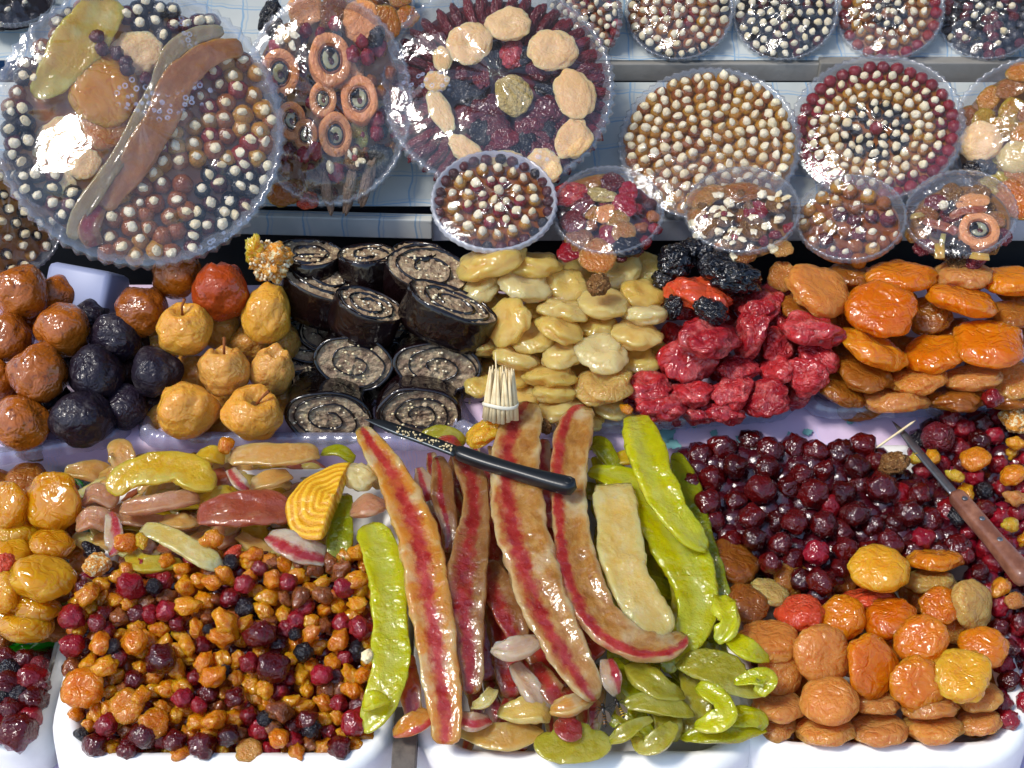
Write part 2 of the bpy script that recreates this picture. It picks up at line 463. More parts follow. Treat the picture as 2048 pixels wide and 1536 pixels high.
M['melon'] = strip_mat('candied_watermelon', ['a06a30', 'c08840', 'd8a860', 'e6c898'], 'e8d0a4', ('ac2424', 'd24c48'), sugar=.15)
M['melon_orange'] = strip_mat('candied_watermelon_orange', ['d0741c', 'de8c28', 'e09c40', 'e6bc80'], 'ecd4a8', ('b42a2a', 'd8544e'), sugar=.15, rimmix=.3)
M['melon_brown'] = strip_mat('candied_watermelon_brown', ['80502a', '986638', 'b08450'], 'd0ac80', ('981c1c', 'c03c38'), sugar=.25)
M['melon_white'] = strip_mat('candied_watermelon_white', ['c89c78', 'd8b494', 'e0c4a8'], 'ecd8c0', ('b42834', 'cc5058'), sugar=.3)
M['green'] = strip_mat('candied_green_melon', ['b4b006', 'c4bc06', 'd2cc0c', 'dcd428'], None, ('c8c838', 'd4d05c'), glit=.45, soft=(.3, 1.3), noise_amt=1.0)
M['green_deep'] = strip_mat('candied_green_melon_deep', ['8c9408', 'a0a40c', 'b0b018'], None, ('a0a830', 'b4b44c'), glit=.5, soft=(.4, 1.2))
M['olive'] = strip_mat('candied_olive_melon', ['98901c', 'aca42c', 'bab044'], 'c8c070', None, glit=.4)
M['rind'] = strip_mat('melon_rind_flesh', ['8c7448', 'a48c5c', 'b4a078'], 'bcb094', None, glit=.3)
M['brown_slice'] = strip_mat('brown_melon_slice', ['a0601c', 'b47428', 'c08640'], 'b4845c', None, glit=.3)
M['lemon'] = strip_mat('candied_lemon_slice', ['d8a416', 'e4b626', 'ecc644'], 'e0d078', None, glit=.35)
M['pale'] = strip_mat('candied_pale_melon', ['e2b44c', 'ecc468', 'f2d894'], 'eedca4', None, glit=.35, sugar=.3)
M['peachy'] = strip_mat('candied_peach_slice', ['d89844', 'e2aa5c', 'eabc7c'], 'e6c894', None, glit=.3, sugar=.2)
M['pinkish'] = strip_mat('candied_pink_slice', ['c08058', 'cc9068', 'd8a07c'], 'd8a888', None, glit=.35, sugar=.2)
M['pinkred'] = strip_mat('candied_red_slice', ['a44c34', 'b45c40', 'c07050'], 'b87c5c', None, glit=.4, sugar=.15)

def plain(name, col, rough=.5, bump=None, spec=.5, coat=0, var=None, metal=0.0):
    t = NT(name)
    tc, rnd, w = t.start()
    c = lin(col)
    if var:
        n = t.noise(tc.outputs['Object'], var[1], 5, .6, w)
        c = t.mix(t.step(n, .4, .7), c, lin(var[0]))
    t.set(Base_Color=c, Roughness=rough, Coat_Weight=coat, Metallic=metal)
    if bump:
        t.set(Normal=t.bump(t.noise(tc.outputs['Object'], bump[0], 4, .6, w), bump[1], bump[2]))
    return t.m
M['foam'] = plain('white_foam', 'f0f0ec', .45, (240, .12, .001), var=('dcdcd8', 12))
M['foam_plate'] = plain('white_foam_plate', 'dadce0', .5, (240, .1, .001))
M['ledge_white'] = plain('white_painted_wood', 'c4c8cc', .55, (60, .3, .002), var=('a8a49c', 22))
M['ledge_grey'] = plain('grey_painted_wood', '8a8780', .6, (60, .3, .002), var=('78746c', 14))
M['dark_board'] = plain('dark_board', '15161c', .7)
M['black_plastic'] = plain('black_plastic', '12161a', .35, (300, .1, .001))
M['steel_dark'] = plain('dark_steel', '3a4044', .3, (90, .15, .001), metal=.7)
M['steel'] = plain('knife_steel', '8a8c90', .32, (120, .15, .001), var=('6a6c70', 60), metal=.8)
M['wood_handle'] = plain('brown_wood', '6a4030', .4, (80, .4, .002), var=('9a6a52', 50), coat=.3)
M['toothpick'] = plain('toothpick_wood', 'e2cfa4', .6, (200, .2, .001), var=('d0b888', 120))
M['rubber'] = plain('pale_rubber', 'dcd6c0', .5)
M['crate'] = plain('lavender_plastic', '8c94b4', .45)
M['blue_crate'] = plain('blue_plastic', '1c5c94', .4)
M['green_tray'] = None
M['wasp_black'] = plain('wasp_black', '14100c', .35)
M['wasp_yellow'] = plain('wasp_yellow', 'b8900c', .4)
M['crumb'] = plain('nut_crumb', 'cbb78a', .6)

def clear(name, tint, body, body_amt, ior_amt, rough=.06, wr=None, flowers=False):
    """thin clear plastic: see-through, glossy by fresnel, a little milky"""
    t = NT(name)
    t.t.nodes.remove(t.b)
    tr = t.n('BsdfTransparent'); tr.inputs[0].default_value = lin(tint)
    gl = t.n('BsdfGlossy'); gl.inputs['Roughness'].default_value = rough
    df = t.n('BsdfDiffuse'); df.inputs[0].default_value = lin(body)
    tc = t.n('TexCoord'); oi = t.n('ObjectInfo')
    w = t.math('MULTIPLY', oi.outputs['Random'], 40.0)
    lw = t.n('LayerWeight'); lw.inputs[0].default_value = .5
    if wr:
        co = tc.outputs['UV'] if wr[3] else tc.outputs['Object']
        a = t.noise(co, wr[0], 3, .55, w, .8)
        b = t.bump(a, wr[1], wr[2])
        t.l(b, gl.inputs['Normal']); t.l(b, lw.inputs['Normal'])
    f5 = t.math('POWER', lw.outputs['Facing'], 4.0)
    fr = t.math('ADD', t.math('MULTIPLY', f5, .7), ior_amt, clamp=True)
    m1 = t.n('MixShader'); m1.inputs[0].default_value = body_amt
    t.l(tr.outputs[0], m1.inputs[1]); t.l(df.outputs[0], m1.inputs[2])
    last = m1
    if flowers:
        v = t.n('TexVoronoi'); t.l(tc.outputs['Object'], v.inputs['Vector']); v.inputs['Scale'].default_value = 150
        v.inputs['Randomness'].default_value = .7
        ring = t.math('MULTIPLY', t.step(v.outputs['Distance'], .16, .22), t.step(v.outputs['Distance'], .40, .34))
        msk = t.step(t.noise(tc.outputs['Object'], 14, 1, .5, w), .65, .69)
        fl = t.n('BsdfDiffuse'); fl.inputs[0].default_value = lin('b8c8e8')
        m0 = t.n('MixShader')
        t.l(t.math('MULTIPLY', t.math('MULTIPLY', ring, msk), .32), m0.inputs[0])
        t.l(last.outputs[0], m0.inputs[1]); t.l(fl.outputs[0], m0.inputs[2])
        last = m0
    m2 = t.n('MixShader')
    t.l(fr, m2.inputs[0]); t.l(last.outputs[0], m2.inputs[1]); t.l(gl.outputs[0], m2.inputs[2])
    t.l(m2.outputs[0], t.out.inputs[0])
    return t.m
M['film'] = clear('cling_film', 'fafafc', 'd0d4dc', .02, .065, .08, (2.2, .10, .02, True))
M['film_print'] = clear('printed_film', 'fafafc', 'd0d4dc', .02, .065, .08, (1.8, .10, .02, True), flowers=True)
M['clear_plate'] = clear('clear_plastic_plate', 'eef0f2', 'c8ccd4', .16, .09, .08)
M['milky_plate'] = clear('milky_plastic_plate', 'e8e8ee', 'd0d2da', .55, .08, .1)
M['clear_tray'] = clear('clear_plastic_tray', 'd4d4e4', 'b8b8d0', .34, .10, .1, (300, .3, .002, False))
M['green_tray'] = clear('green_plastic', '6ad040', '30b020', .5, .08, .1)
M['wing'] = clear('wasp_wing', 'c8b890', '806840', .3, .1)

def oilcloth(name='checked_oilcloth', obj=False):
    t = NT(name)
    tc, rnd, w = t.start()
    co = tc.outputs['Object' if obj else 'UV']
    n = t.n('TexNoise'); t.l(co, n.inputs['Vector']); n.inputs['Scale'].default_value = 22; n.inputs['Detail'].default_value = 3
    vm = t.n('VectorMath', operation='MULTIPLY_ADD')
    t.l(n.outputs['Color'], vm.inputs[0]); vm.inputs[1].default_value = (.016, .016, 0); t.l(co, vm.inputs[2])
    sp = t.n('SeparateXYZ'); t.l(vm.outputs[0], sp.inputs[0])
    lines = None
    for i, per in ((0, .034), (1, .030)):
        f = t.math('FRACT', t.math('DIVIDE', sp.outputs[i], per))
        dd = t.math('ABSOLUTE', t.math('SUBTRACT', f, .5))
        a = t.step(dd, .035, .012)
        f2 = t.math('ABSOLUTE', t.math('SUBTRACT', f, .62))
        a = t.math('MAXIMUM', a, t.math('MULTIPLY', t.step(f2, .03, .012), .5))
        lines = a if lines is None else t.math('MAXIMUM', lines, a)
    n2 = t.noise(co, 9, 4, .6)
    base = t.mix(t.step(n2, .4, .65), lin('c4c4bc') if obj else lin('b6bab6'), lin('a6aca8'))
    st = t.step(t.noise(co, 60 if obj else 26, 4, .7), .63, .72)
    base = t.mix(t.math('MULTIPLY', st, .45 if obj else .2), base, lin('7c6a52'))
    c = t.mix(t.math('MULTIPLY', lines, .75), base, lin('6a94b4'))
    t.set(Base_Color=c, Roughness=.35)
    return t.m
M['oilcloth'] = oilcloth()
M['oilcloth_edge'] = oilcloth('oilcloth_edge', True)

def table_mat():
    t = NT('lavender_tablecloth')
    tc, rnd, w = t.start()
    co = tc.outputs['Object']
    n = t.noise(co, 14, 4, .6)
    c = t.mix(t.step(n, .35, .7), lin('c8b4d0'), lin('d4c0d4'))
    wv = t.n('TexWave'); t.l(co, wv.inputs['Vector']); wv.inputs['Scale'].default_value = 110
    wv.inputs['Distortion'].default_value = 9; wv.inputs['Detail'].default_value = 2
    msk = t.math('MULTIPLY', t.step(t.noise(co, 30, 1), .56, .62), t.step(wv.outputs['Fac'], .78, .92))
    c = t.mix(t.math('MULTIPLY', msk, .6), c, lin('b0b8e4'))
    t.set(Base_Color=c, Roughness=.4, Normal=t.bump(t.noise(co, 25, 3), .3, .01))
    return t.m
M['tablecloth'] = table_mat()
M['leaf_print'] = plain('teal_print', '6a9c9c', .45)
# ------------------------------------------------------------------ the setting
def sheet(name, zone, x0, x1, y0, y1, z, mat, nx=1, ny=1):
    v, f, uv = [], [], []
    for j in range(ny + 1):
        for i in range(nx + 1):
            x = x0 + (x1 - x0) * i / nx; y = y0 + (y1 - y0) * j / ny
            v.append((x, y, 0)); uv.append((x, y))
    for j in range(ny):
        for i in range(nx):
            a = j * (nx + 1) + i
            f.append((a, a + 1, a + nx + 2, a + nx + 1))
    o = link(name, mesh(name, v, f, mat, False, uv), None, zone.mat(0, 0, z))
    return o

gnd = sheet('ground', Plane((0, 0, 0), 0), -6, 6, -6, 6, 0, plain('pavement', '6a6862', .8))
tag(gnd, 'grey pavement under the market stall', kind='structure')
ystep = ZF.xy(1700, 912)[1] + .012
v_, f_ = [], []
prof = [(-.25, -.055), (0, -.055), (ystep - .006, -.055), (ystep - .001, -.052), (ystep + .001, -.008), (ystep + .003, -.004), (ystep + .008, -.002), (ystep + .1, -.002), (.47, -.002)]
for y, z in prof:
    for i in range(61):
        x = -.75 + 1.5 * i / 60
        v_.append((x, y, z + .0012 * mnoise.noise(Vector((x * 14, y * 18, 0)))))
for j in range(len(prof) - 1):
    for i in range(60):
        a = j * 61 + i; f_.append((a, a + 1, a + 62, a + 61))
tbl = link('tablecloth', mesh('tablecloth', v_, f_, M['tablecloth'], True), None, ZF.mat(0, 0, 0))
tag(tbl, 'lavender tablecloth with teal leaf prints under the fruit trays', 'tablecloth')
tb = MB(); tb.box((-.75, -.25, -.09), (.75, .80, -.068))
tag(link('stall_table', tb.mesh('stall_table', M['dark_board'], False), None, ZF.mat(0, 0, 0)), 'dark board of the stall table under the lavender cloth', kind='structure')

def leaf_print(u, v, L, rot):
    x, y = ZF.xy(u, v, -.001)
    vv, ff = [], []
    n = 10
    for i in range(n + 1):
        t = i / n
        w = .36 * math.sin(math.pi * t ** .8) * (1 + .25 * math.sin(t * 22))
        vv += [(t - .5, w, 0), (t - .5, -w, 0)]
    for i in range(n):
        ff.append((2 * i, 2 * i + 1, 2 * i + 3, 2 * i + 2))
    o = link('leaf_print', mesh('leaf_print', vv, ff, M['leaf_print'], False), tbl,
             Matrix.Translation((x, y, .0006)) @ Matrix.Rotation(rad(rot), 4, 'Z') @ Matrix.Diagonal((L, L, L, 1)))
for u, v, L, r in ((1330, 872, .022, 30), (1345, 890, .016, -20), (1258, 862, .016, 10), (1388, 852, .008, 80), (1428, 868, .009, 60), (1615, 866, .010, 20), (1580, 872, .008, 110), (1480, 880, .010, 140), (1700, 845, .008, 40)):
    leaf_print(u, v, L, r)

# display shelves behind the heaps
cl = sheet('oilcloth', ZU, -.62, .85, .004, .140, .0, M['oilcloth'], 4, 2)
tag(cl, 'pale blue checked oilcloth on the lower display shelf', 'oilcloth')
cl2 = sheet('oilcloth', ZT, -.62, .85, .004, .30, .0, M['oilcloth'], 4, 2)
tag(cl2, 'pale blue checked oilcloth on the upper display shelf behind', 'oilcloth')
def board(name, pa, pb, d, h, th, mat, label):
    A = at(pa[0], pa[1], d); B = at(pb[0], pb[1], d)
    X = (B - A); L = X.length; X.normalize()
    Y = Vector((0, 0, 1)).cross(X).normalized(); Z = X.cross(Y)
    m = Matrix((X, Y, Z)).transposed().to_4x4(); m.translation = A
    b = MB(); b.box((0, 0, -h), (L, th, 0), bev=.0012)
    o = link(name, b.mesh(name, mat, False), None, m)
    return tag(o, label, 'shelf edge', 'wooden edges of the display shelves')
lip = board('shelf_edge', (440, 430), (864, 441), 1.288, .0205, .012, M['oilcloth_edge'], 'white wooden shelf edge between the large mixed platter and the small round plate')
board('shelf_edge', (862, 441), (2140, 441), 1.294, .0225, .012, M['ledge_white'], 'white wooden shelf edge behind the small wrapped platters')
board('shelf_edge', (1130, 128), (1640, 128), 1.3415, .0185, .02, M['ledge_grey'], 'grey wooden shelf edge above the amber hazelnut platter')
board('shelf_edge', (1641, 126), (2140, 126), 1.336, .0225, .02, M['ledge_grey'], 'thicker grey wooden shelf edge above the red-rimmed platter')
b = MB(); b.box((-.65, 1.14, .74), (.9, 1.16, .968)); b.box((-.65, 1.262, .74), (.9, 1.275, 1.034)); b.box((-.65, 1.72, .7), (.9, 1.74, 1.3))  # boards whose near-black colour stands in for the shadow behind the heaps
tag(link('shelf_riser', b.mesh('shelf_riser', M['dark_board'], False)), 'boards under the display shelves, coloured near black as shadow', kind='structure')

# ------------------------------------------------------------------ containers
def rrect(x0, x1, y0, y1, r, n=8):
    out = []
    for cx, cy, a0 in ((x1 - r, y0 + r, -90), (x1 - r, y1 - r, 0), (x0 + r, y1 - r, 90), (x0 + r, y0 + r, 180)):
        for i in range(n + 1):
            a = rad(a0 + 90 * i / n)
            out.append((cx + r * math.cos(a), cy + r * math.sin(a)))
    return out

def offset_rect(x0, x1, y0, y1, r, o, n=8):
    return rrect(x0 - o, x1 + o, y0 - o, y1 + o, max(.002, r + o), n)

def foam_tray(label, zone, x0, x1, y0, y1, depth=.045, rim=.017, mat=None, name='foam_tray', r=.032, z=0.0, rz=0.0):
    """rounded rectangular tray: x0..y1 is the inner opening at rim height"""
    prof = [(rim + .006, -depth), (rim, -.006), (rim - .003, -.001), (rim - .007, .001), (.004, .001), (0, -.001), (-.003, -.006), (-.012, -depth * .8), (-.02, -depth + .004)]
    v, f = [], []
    for o, zz in prof:
        v += [(x, y, zz) for x, y in offset_rect(x0, x1, y0, y1, r, o)]
    n = len(v) // len(prof)
    for i in range(len(prof) - 1):
        for j in range(n):
            f.append((i * n + j, i * n + (j + 1) % n, (i + 1) * n + (j + 1) % n, (i + 1) * n + j))
    f.append(tuple(range((len(prof) - 1) * n, len(prof) * n)))
    o = link(name, mesh(name, v, f, mat or M['foam']), None, zone.mat(0, 0, z, rz))
    return tag(o, label, 'tray')

def fxy(u, v): return ZF.xy(u, v)
xa0, ya0 = fxy(133, 1505); xa1, _ = fxy(742, 1505)
ya1 = fxy(300, 962)[1]
foam_tray('white foam tray holding the mixed raisins and berries', ZF, xa0, xa1, ya0, ya1)
xb0 = fxy(868, 1500)[0]; xb1 = fxy(1478, 1490)[0]
foam_tray('white foam tray holding the striped watermelon and green melon slices', ZF, xb0, xb1, fxy(1000, 1502)[1], ya1 + .01)
xc0 = fxy(1512, 1490)[0]; xc1 = fxy(2032, 1470)[0]
foam_tray('white foam tray holding the dark cherries and bottom apricots', ZF, xc0, xc1, fxy(1800, 1484)[1], fxy(1700, 915)[1])
# brown printed ribbon in the gap between the two left trays
x, y = fxy(816, 1505)
rb = MB(); rb.box((x - .011, y - .05, -.012), (x + .006, y + .034, .0035), bev=.001)
ro = tag(link('printed_strip', rb.mesh('printed_strip', plain('brown_print', '5c544c', .6, var=('3a3430', 90)), False), None, ZF.mat(0, 0, 0)), 'narrow brown printed strip in the gap between two white foam trays', 'strip')

Zg = Plane((0, .70, .835), 6)
gx, gy = Zg.xy(92, 1286)
gt = foam_tray('translucent green plastic tray of large amber apricots beside the raisin tray', Zg, gx - .30, gx - .006, gy, gy + .17, .05, .006, M['green_tray'], 'plastic_tray', .02)
Zh = Plane((0, .60, .815), 8)
hx, hy = Zh.xy(70, 1482)
foam_tray('corner of a white foam tray holding dark cherries below the green tray', Zh, hx - .26, hx - .004, hy, hy + .13, .04, .010, M['foam'], 'foam_tray', .018)

def clear_tray(label, pl, pr, d_back, zr, hgt=.012):
    """clear plastic box with a scalloped lip; pl, pr: pixels of the front corners of the lip, zr: height of the lip"""
    hz = Plane((0, 0, zr), 0)
    A, _ = hz.hit(*pl); B, _ = hz.hit(*pr)
    X = B - A; L = X.length; X.normalize()
    Y = Vector((0, 0, 1)).cross(X)
    m = Matrix((X, Y, Vector((0, 0, 1)))).transposed().to_4x4(); m.translation = A
    prof = [(.001, -.011), (.0005, -.008), (-.0005, -.003), (-.003, 0), (-.008, .0005), (-.011, -.002), (-.014, -.010), (-.018, -hgt), (-.024, -hgt - .002)]
    nseg = 96
    # path resampled evenly so that the lip can be scalloped
    base = rrect(0, L, 0, d_back, .028, 14)
    P = base + [base[0]]
    acc = [0]
    for i in range(1, len(P)): acc.append(acc[-1] + math.dist(P[i], P[i - 1]))
    tot = acc[-1]; n = int(tot / .0026)
    v, f = [], []
    ring = []
    j = 0
    for i in range(n):
        s_ = tot * i / n
        while acc[j + 1] < s_: j += 1
        t = (s_ - acc[j]) / max(1e-9, acc[j + 1] - acc[j])
        x = P[j][0] + (P[j + 1][0] - P[j][0]) * t; y = P[j][1] + (P[j + 1][1] - P[j][1]) * t
        tx, ty = P[j + 1][0] - P[j][0], P[j + 1][1] - P[j][1]
        l = math.hypot(tx, ty); ring.append((x, y, ty / l, -tx / l, s_))
    for k_, (o, zz) in enumerate(prof):
        for x, y, nx_, ny_, s_ in ring:
            wv = math.cos(2 * math.pi * s_ / .0135)
            sc = .0009 * (1 if k_ < 5 else 0) * .6 * math.copysign(abs(wv) ** .5, wv)
            v.append((x + nx_ * (o + sc), y + ny_ * (o + sc), zz + (.0006 * wv if k_ in (2, 3, 4) else 0)))
    for k_ in range(len(prof) - 1):
        for i in range(n):
            f.append((k_ * n + i, k_ * n + (i + 1) % n, (k_ + 1) * n + (i + 1) % n, (k_ + 1) * n + i))
    f.append(tuple(range((len(prof) - 1) * n, len(prof) * n)))
    o = link('plastic_tray', mesh('plastic_tray', v, f, M['clear_tray']), None, m)
    return tag(o, label, 'tray')

clear_tray('clear scalloped plastic tray holding the orange and purple fruit balls', (-330, 960), (268, 866), .16, .897)
clear_tray('clear scalloped plastic tray holding the candied apples and black fruit rolls', (262, 876), (925, 880), .17, .898)
clear_tray('clear scalloped plastic tray holding the pale peaches and red dried fruit', (905, 868), (1606, 818), .17, .904)
clear_tray('clear scalloped plastic tray heaped with glossy orange apricots', (1612, 818), (2300, 800), .17, .908)

cb = MB(); cb.box((0, 0, -.05), (.075, .10, .0), bev=.004)
P = at(95, 520, 1.225)
mm = Matrix.Translation(P) @ Matrix.Rotation(rad(-17), 4, 'Z') @ Matrix.Rotation(rad(50), 4, 'X')
cbm = MB(); cbm.box((0, -.055, -.04), (.062, 0, 0), bev=.006)
tag(link('plastic_box', cbm.mesh('plastic_box', M['crate'], True), None, mm), 'lavender grey plastic box showing under the large mixed platter', 'box')
cbm = MB(); cbm.box((0, -.02, -.05), (.11, .02, 0), bev=.002)
tag(link('plastic_box', cbm.mesh('plastic_box', M['blue_crate'], False), None, Matrix.Translation(at(-70, 62, 1.38))), 'blue plastic box edge behind the large mixed platter', 'box')

# ------------------------------------------------------------------ strips (candied slices)
def crom(pts, n):
    """Catmull-Rom through rows of numbers"""
    pts = np.array(pts, float)
    if len(pts) == 2: pts = np.array([pts[0], pts.mean(0), pts[1]])
    p = np.vstack([2 * pts[0] - pts[1], pts, 2 * pts[-1] - pts[-2]])
    seg = len(pts) - 1
    out = []
    for i in range(n + 1):
        t = i / n * seg; k_ = min(seg - 1, int(t)); t -= k_
        a, b_, c, d_ = p[k_], p[k_ + 1], p[k_ + 2], p[k_ + 3]
        out.append(.5 * (2 * b_ + (c - a) * t + (2 * a - 5 * b_ + 4 * c - d_) * t * t + (3 * b_ - a - 3 * c + d_) * t ** 3))
    return np.array(out)

def strip_mesh(name, pts, zone, mat, h0, h1, arch=.006, thick=.42, off=10.0, sw=.3, wob=.15, seed=0, roll=0.0, tmax=.0075, cup=0.12, inv=None, tip=(.55, .55), NS=26, origin=None):
    """pts: (u, v, half width) in pixels; swept over the zone at heights h0..h1"""
    L = max(24, int(sum(math.dist(pts[i][:2], pts[i + 1][:2]) for i in range(len(pts) - 1)) / 9))
    L = min(L, 64)
    C = crom(pts, L)
    P, Wd = [], []
    for i, (u, v, w) in enumerate(C):
        s_ = i / L
        p, d = zone.hit(u, v, h0 + (h1 - h0) * s_ + arch * math.sin(math.pi * s_))
        P.append(p); Wd.append(max(1.5, w) * K * d)
    O = P[0] if origin is None else origin
    verts, faces, uvs, across = [], [], [], []
    length = 0
    for i in range(L + 1):
        t = (P[min(i + 1, L)] - P[max(i - 1, 0)]).normalized()
        n = zone.n - t * zone.n.dot(t); n.normalize()
        sd_ = t.cross(n)
        if roll:
            q = Matrix.Rotation(rad(roll), 3, t); n = q @ n; sd_ = q @ sd_
        if i: length += (P[i] - P[i - 1]).length
        s_ = i / L
        e = 1.0
        k1 = min(1, s_ / .035); k2 = min(1, (1 - s_) / .035)
        e = (1 - (1 - k1) ** 2) ** .5 * (1 - tip[0]) + tip[0] if k1 < 1 else 1
        if k2 < 1: e = (1 - (1 - k2) ** 2) ** .5 * (1 - tip[1]) + tip[1]
        ez = min(1, .25 + .75 * min(k1, k2))
        w = Wd[i] * e; th = min(tmax, Wd[i] * thick) * ez
        for j in range(NS):
            a = 2 * math.pi * j / NS
            cx, sx = math.cos(a), math.sin(a)
            x = math.copysign(abs(cx) ** .75, cx); z = math.copysign(abs(sx) ** .8, sx)
            ql = P[i] - O
            wob_ = wob * mnoise.noise(Vector((length * 60 + seed * 9, x * .8, z + seed))) + wob * .7 * mnoise.noise(Vector((length * 170 + seed * 5, x * 2.5, z * 2 + seed)))
            zz = z * th * (1 + .16 * mnoise.noise(Vector((length * 22, x * 9 + seed, 5.5))) + .35 * mnoise.noise(Vector((length * 90, x * 2 + seed, 3.3))) + .2 * mnoise.noise(Vector((length * 240, x * 5 + seed, 7.7))))
            if z > 0: zz -= cup * th * max(0, 1 - abs(x)) * .9
            zz += th * (.5 * abs(x) ** 2 if cup > 0 else 0)
            pt = P[i] + sd_ * (x * w * (1 + wob_)) + n * zz
            verts.append(pt - O if inv is None else inv @ pt)
            across.append(x)
            uvs.append(((x * (1 if z >= -.1 else -1) - off) / sw if z >= -.1 else 9.0, length * 30))
    for i in range(L):
        for j in range(NS):
            faces.append((i * NS + j, (i + 1) * NS + j, (i + 1) * NS + (j + 1) % NS, i * NS + (j + 1) % NS))
    faces.append(tuple(range(NS))); faces.append(tuple(reversed(range(L * NS, (L + 1) * NS))))
    me = mesh(name, verts, faces, M[mat] if isinstance(mat, str) else mat, True, uvs)
    me.attributes.new('across', 'FLOAT', 'POINT').data.foreach_set('value', np.array(across, dtype=np.float32))
    return me, O

def strip(name, label, pts, zone, mat, h0, h1, cat='candied fruit', group=None, **kw):
    me, O = strip_mesh(name, pts, zone, mat, h0, h1, **kw)
    return tag(link(name, me, None, Matrix.Translation(O)), label, cat, group)

def zoom(ox, oy, s):
    return lambda pts: [(ox + p[0] / s, oy + p[1] / s) + tuple(q / s for q in p[2:]) for p in pts]
ZA = zoom(0, 860, 2.272); ZB = zoom(680, 780, 2.0318); ZC = zoom(1340, 800, 2.0876)
Z1 = zoom(0, 0, 2.7435); Z2 = zoom(520, 0, 2.743); Z3 = zoom(1200, 0, 2.415); Z4 = zoom(0, 480, 3.303)
Z5 = zoom(480, 460, 2.381); Z6 = zoom(1220, 460, 2.473); ZL = zoom(0, 880, 2.342)

# ------------------------------------------------------------------ shared fruit meshes
VAR = {}
def variants(key, name, mat, n, **kw):
    L = []
    for i in range(n):
        k2 = {k_: (v_(i) if callable(v_) else v_) for k_, v_ in kw.items()}
        v, f = blob(seed=hash_(key) + i * 3 + 1, **k2)
        L.append(mesh(name, v, f, M[mat]))
    VAR[key] = L
def hash_(s): return sum(ord(c) * (i + 1) for i, c in enumerate(s)) % 97
_mc = {}
def vm(key, mat=None, i=None):
    L = VAR[key]
    i = random.randrange(len(L)) if i is None else i % len(L)
    if mat is None: return L[i]
    kk = (key, i, mat)
    if kk not in _mc:
        me = L[i].copy(); me.materials.clear(); me.materials.append(M[mat]); _mc[kk] = me
    return _mc[kk]

variants('disc', 'dried_apricot', 'apricot', 7, sub=4, sc=(1, 1, .42), low=(1.1, .12), mid=(2.4, .06), ridge=(2.3, .06), crimp=.02, dent=lambda i: .14 + .05 * (i % 3), dentr=.5, bend=lambda i: .05 * (i % 3))
variants('plump', 'plump_apricot', 'apricot', 6, sub=4, sc=(1, 1, .56), low=(1.1, .10), mid=(2.4, .05), ridge=(2.2, .05), crimp=.015, dent=.06, dentr=.35)
variants('pale', 'dried_peach', 'peach_pale', 7, sub=4, sc=(1, 1, .44), low=(1.1, .15), mid=(2.2, .09), ridge=(2.0, .06), crimp=.02, dent=lambda i: .14 + .07 * (i % 3), dentr=.38)
variants('prune', 'prune', 'prune', 4, sub=4, sc=(1, .85, .62), low=(1.3, .15), mid=(3, .10), ridge=(2.2, .20))
variants('red', 'red_dried_fruit', 'red_dry', 6, sub=4, sc=(1, .85, .55), low=(1.1, .20), mid=(2.6, .10), ridge=(1.8, .09), fibre=.05, dent=.15)
variants('ball', 'fruit_ball', 'ball_orange', 5, sub=4, sc=(1, 1, .96), low=(1.0, .11), mid=(2.4, .05), ridge=(1.6, .03))
variants('apple', 'candied_apple', 'apple', 4, sub=4, sc=(1, 1, 1), low=(1.0, .10), mid=(2.2, .07), ridge=(1.6, .03))
variants('cherry', 'candied_cherry', 'cherry', 8, sub=3, sc=(1, .95, .88), low=(1.4, .17), mid=(2.6, .11), ridge=(1.8, .10))
variants('raisin', 'golden_raisin', 'raisin', 8, sub=3, sc=(1, .74, .62), low=(1.3, .24), mid=(2.6, .12), ridge=(1.6, .08))
variants('berry', 'glazed_berry', 'amber', 4, sub=2, sc=(1, 1, .92), low=(1.2, .08), mid=(2.6, .05))
def nutmesh(i):
    v, f = blob(3, 40 + i, (1, (.92, .8, 1, .74, .88, .95)[i], (1, 1.1, .9, 1.15, .85, 1)[i]), (1.3, .13), (2.6, .08), (1.8, .04))
    out = []
    for p in v:
        z = p[2]
        k_ = 1 - .30 * max(0, z) ** 2
        q = [p[0] * k_, p[1] * k_, z * (1.05 + (.10 if z > 0 else 0))]
        if i % 2: q[0] += .10 * math.copysign(1, q[0]) * (1 - min(1, abs(q[0]) * 6)) * -1 * max(0, z)
        out.append(q)
    return mesh('hazelnut', out, f, M['nut'])
VAR['nut'] = [nutmesh(i) for i in range(6)]

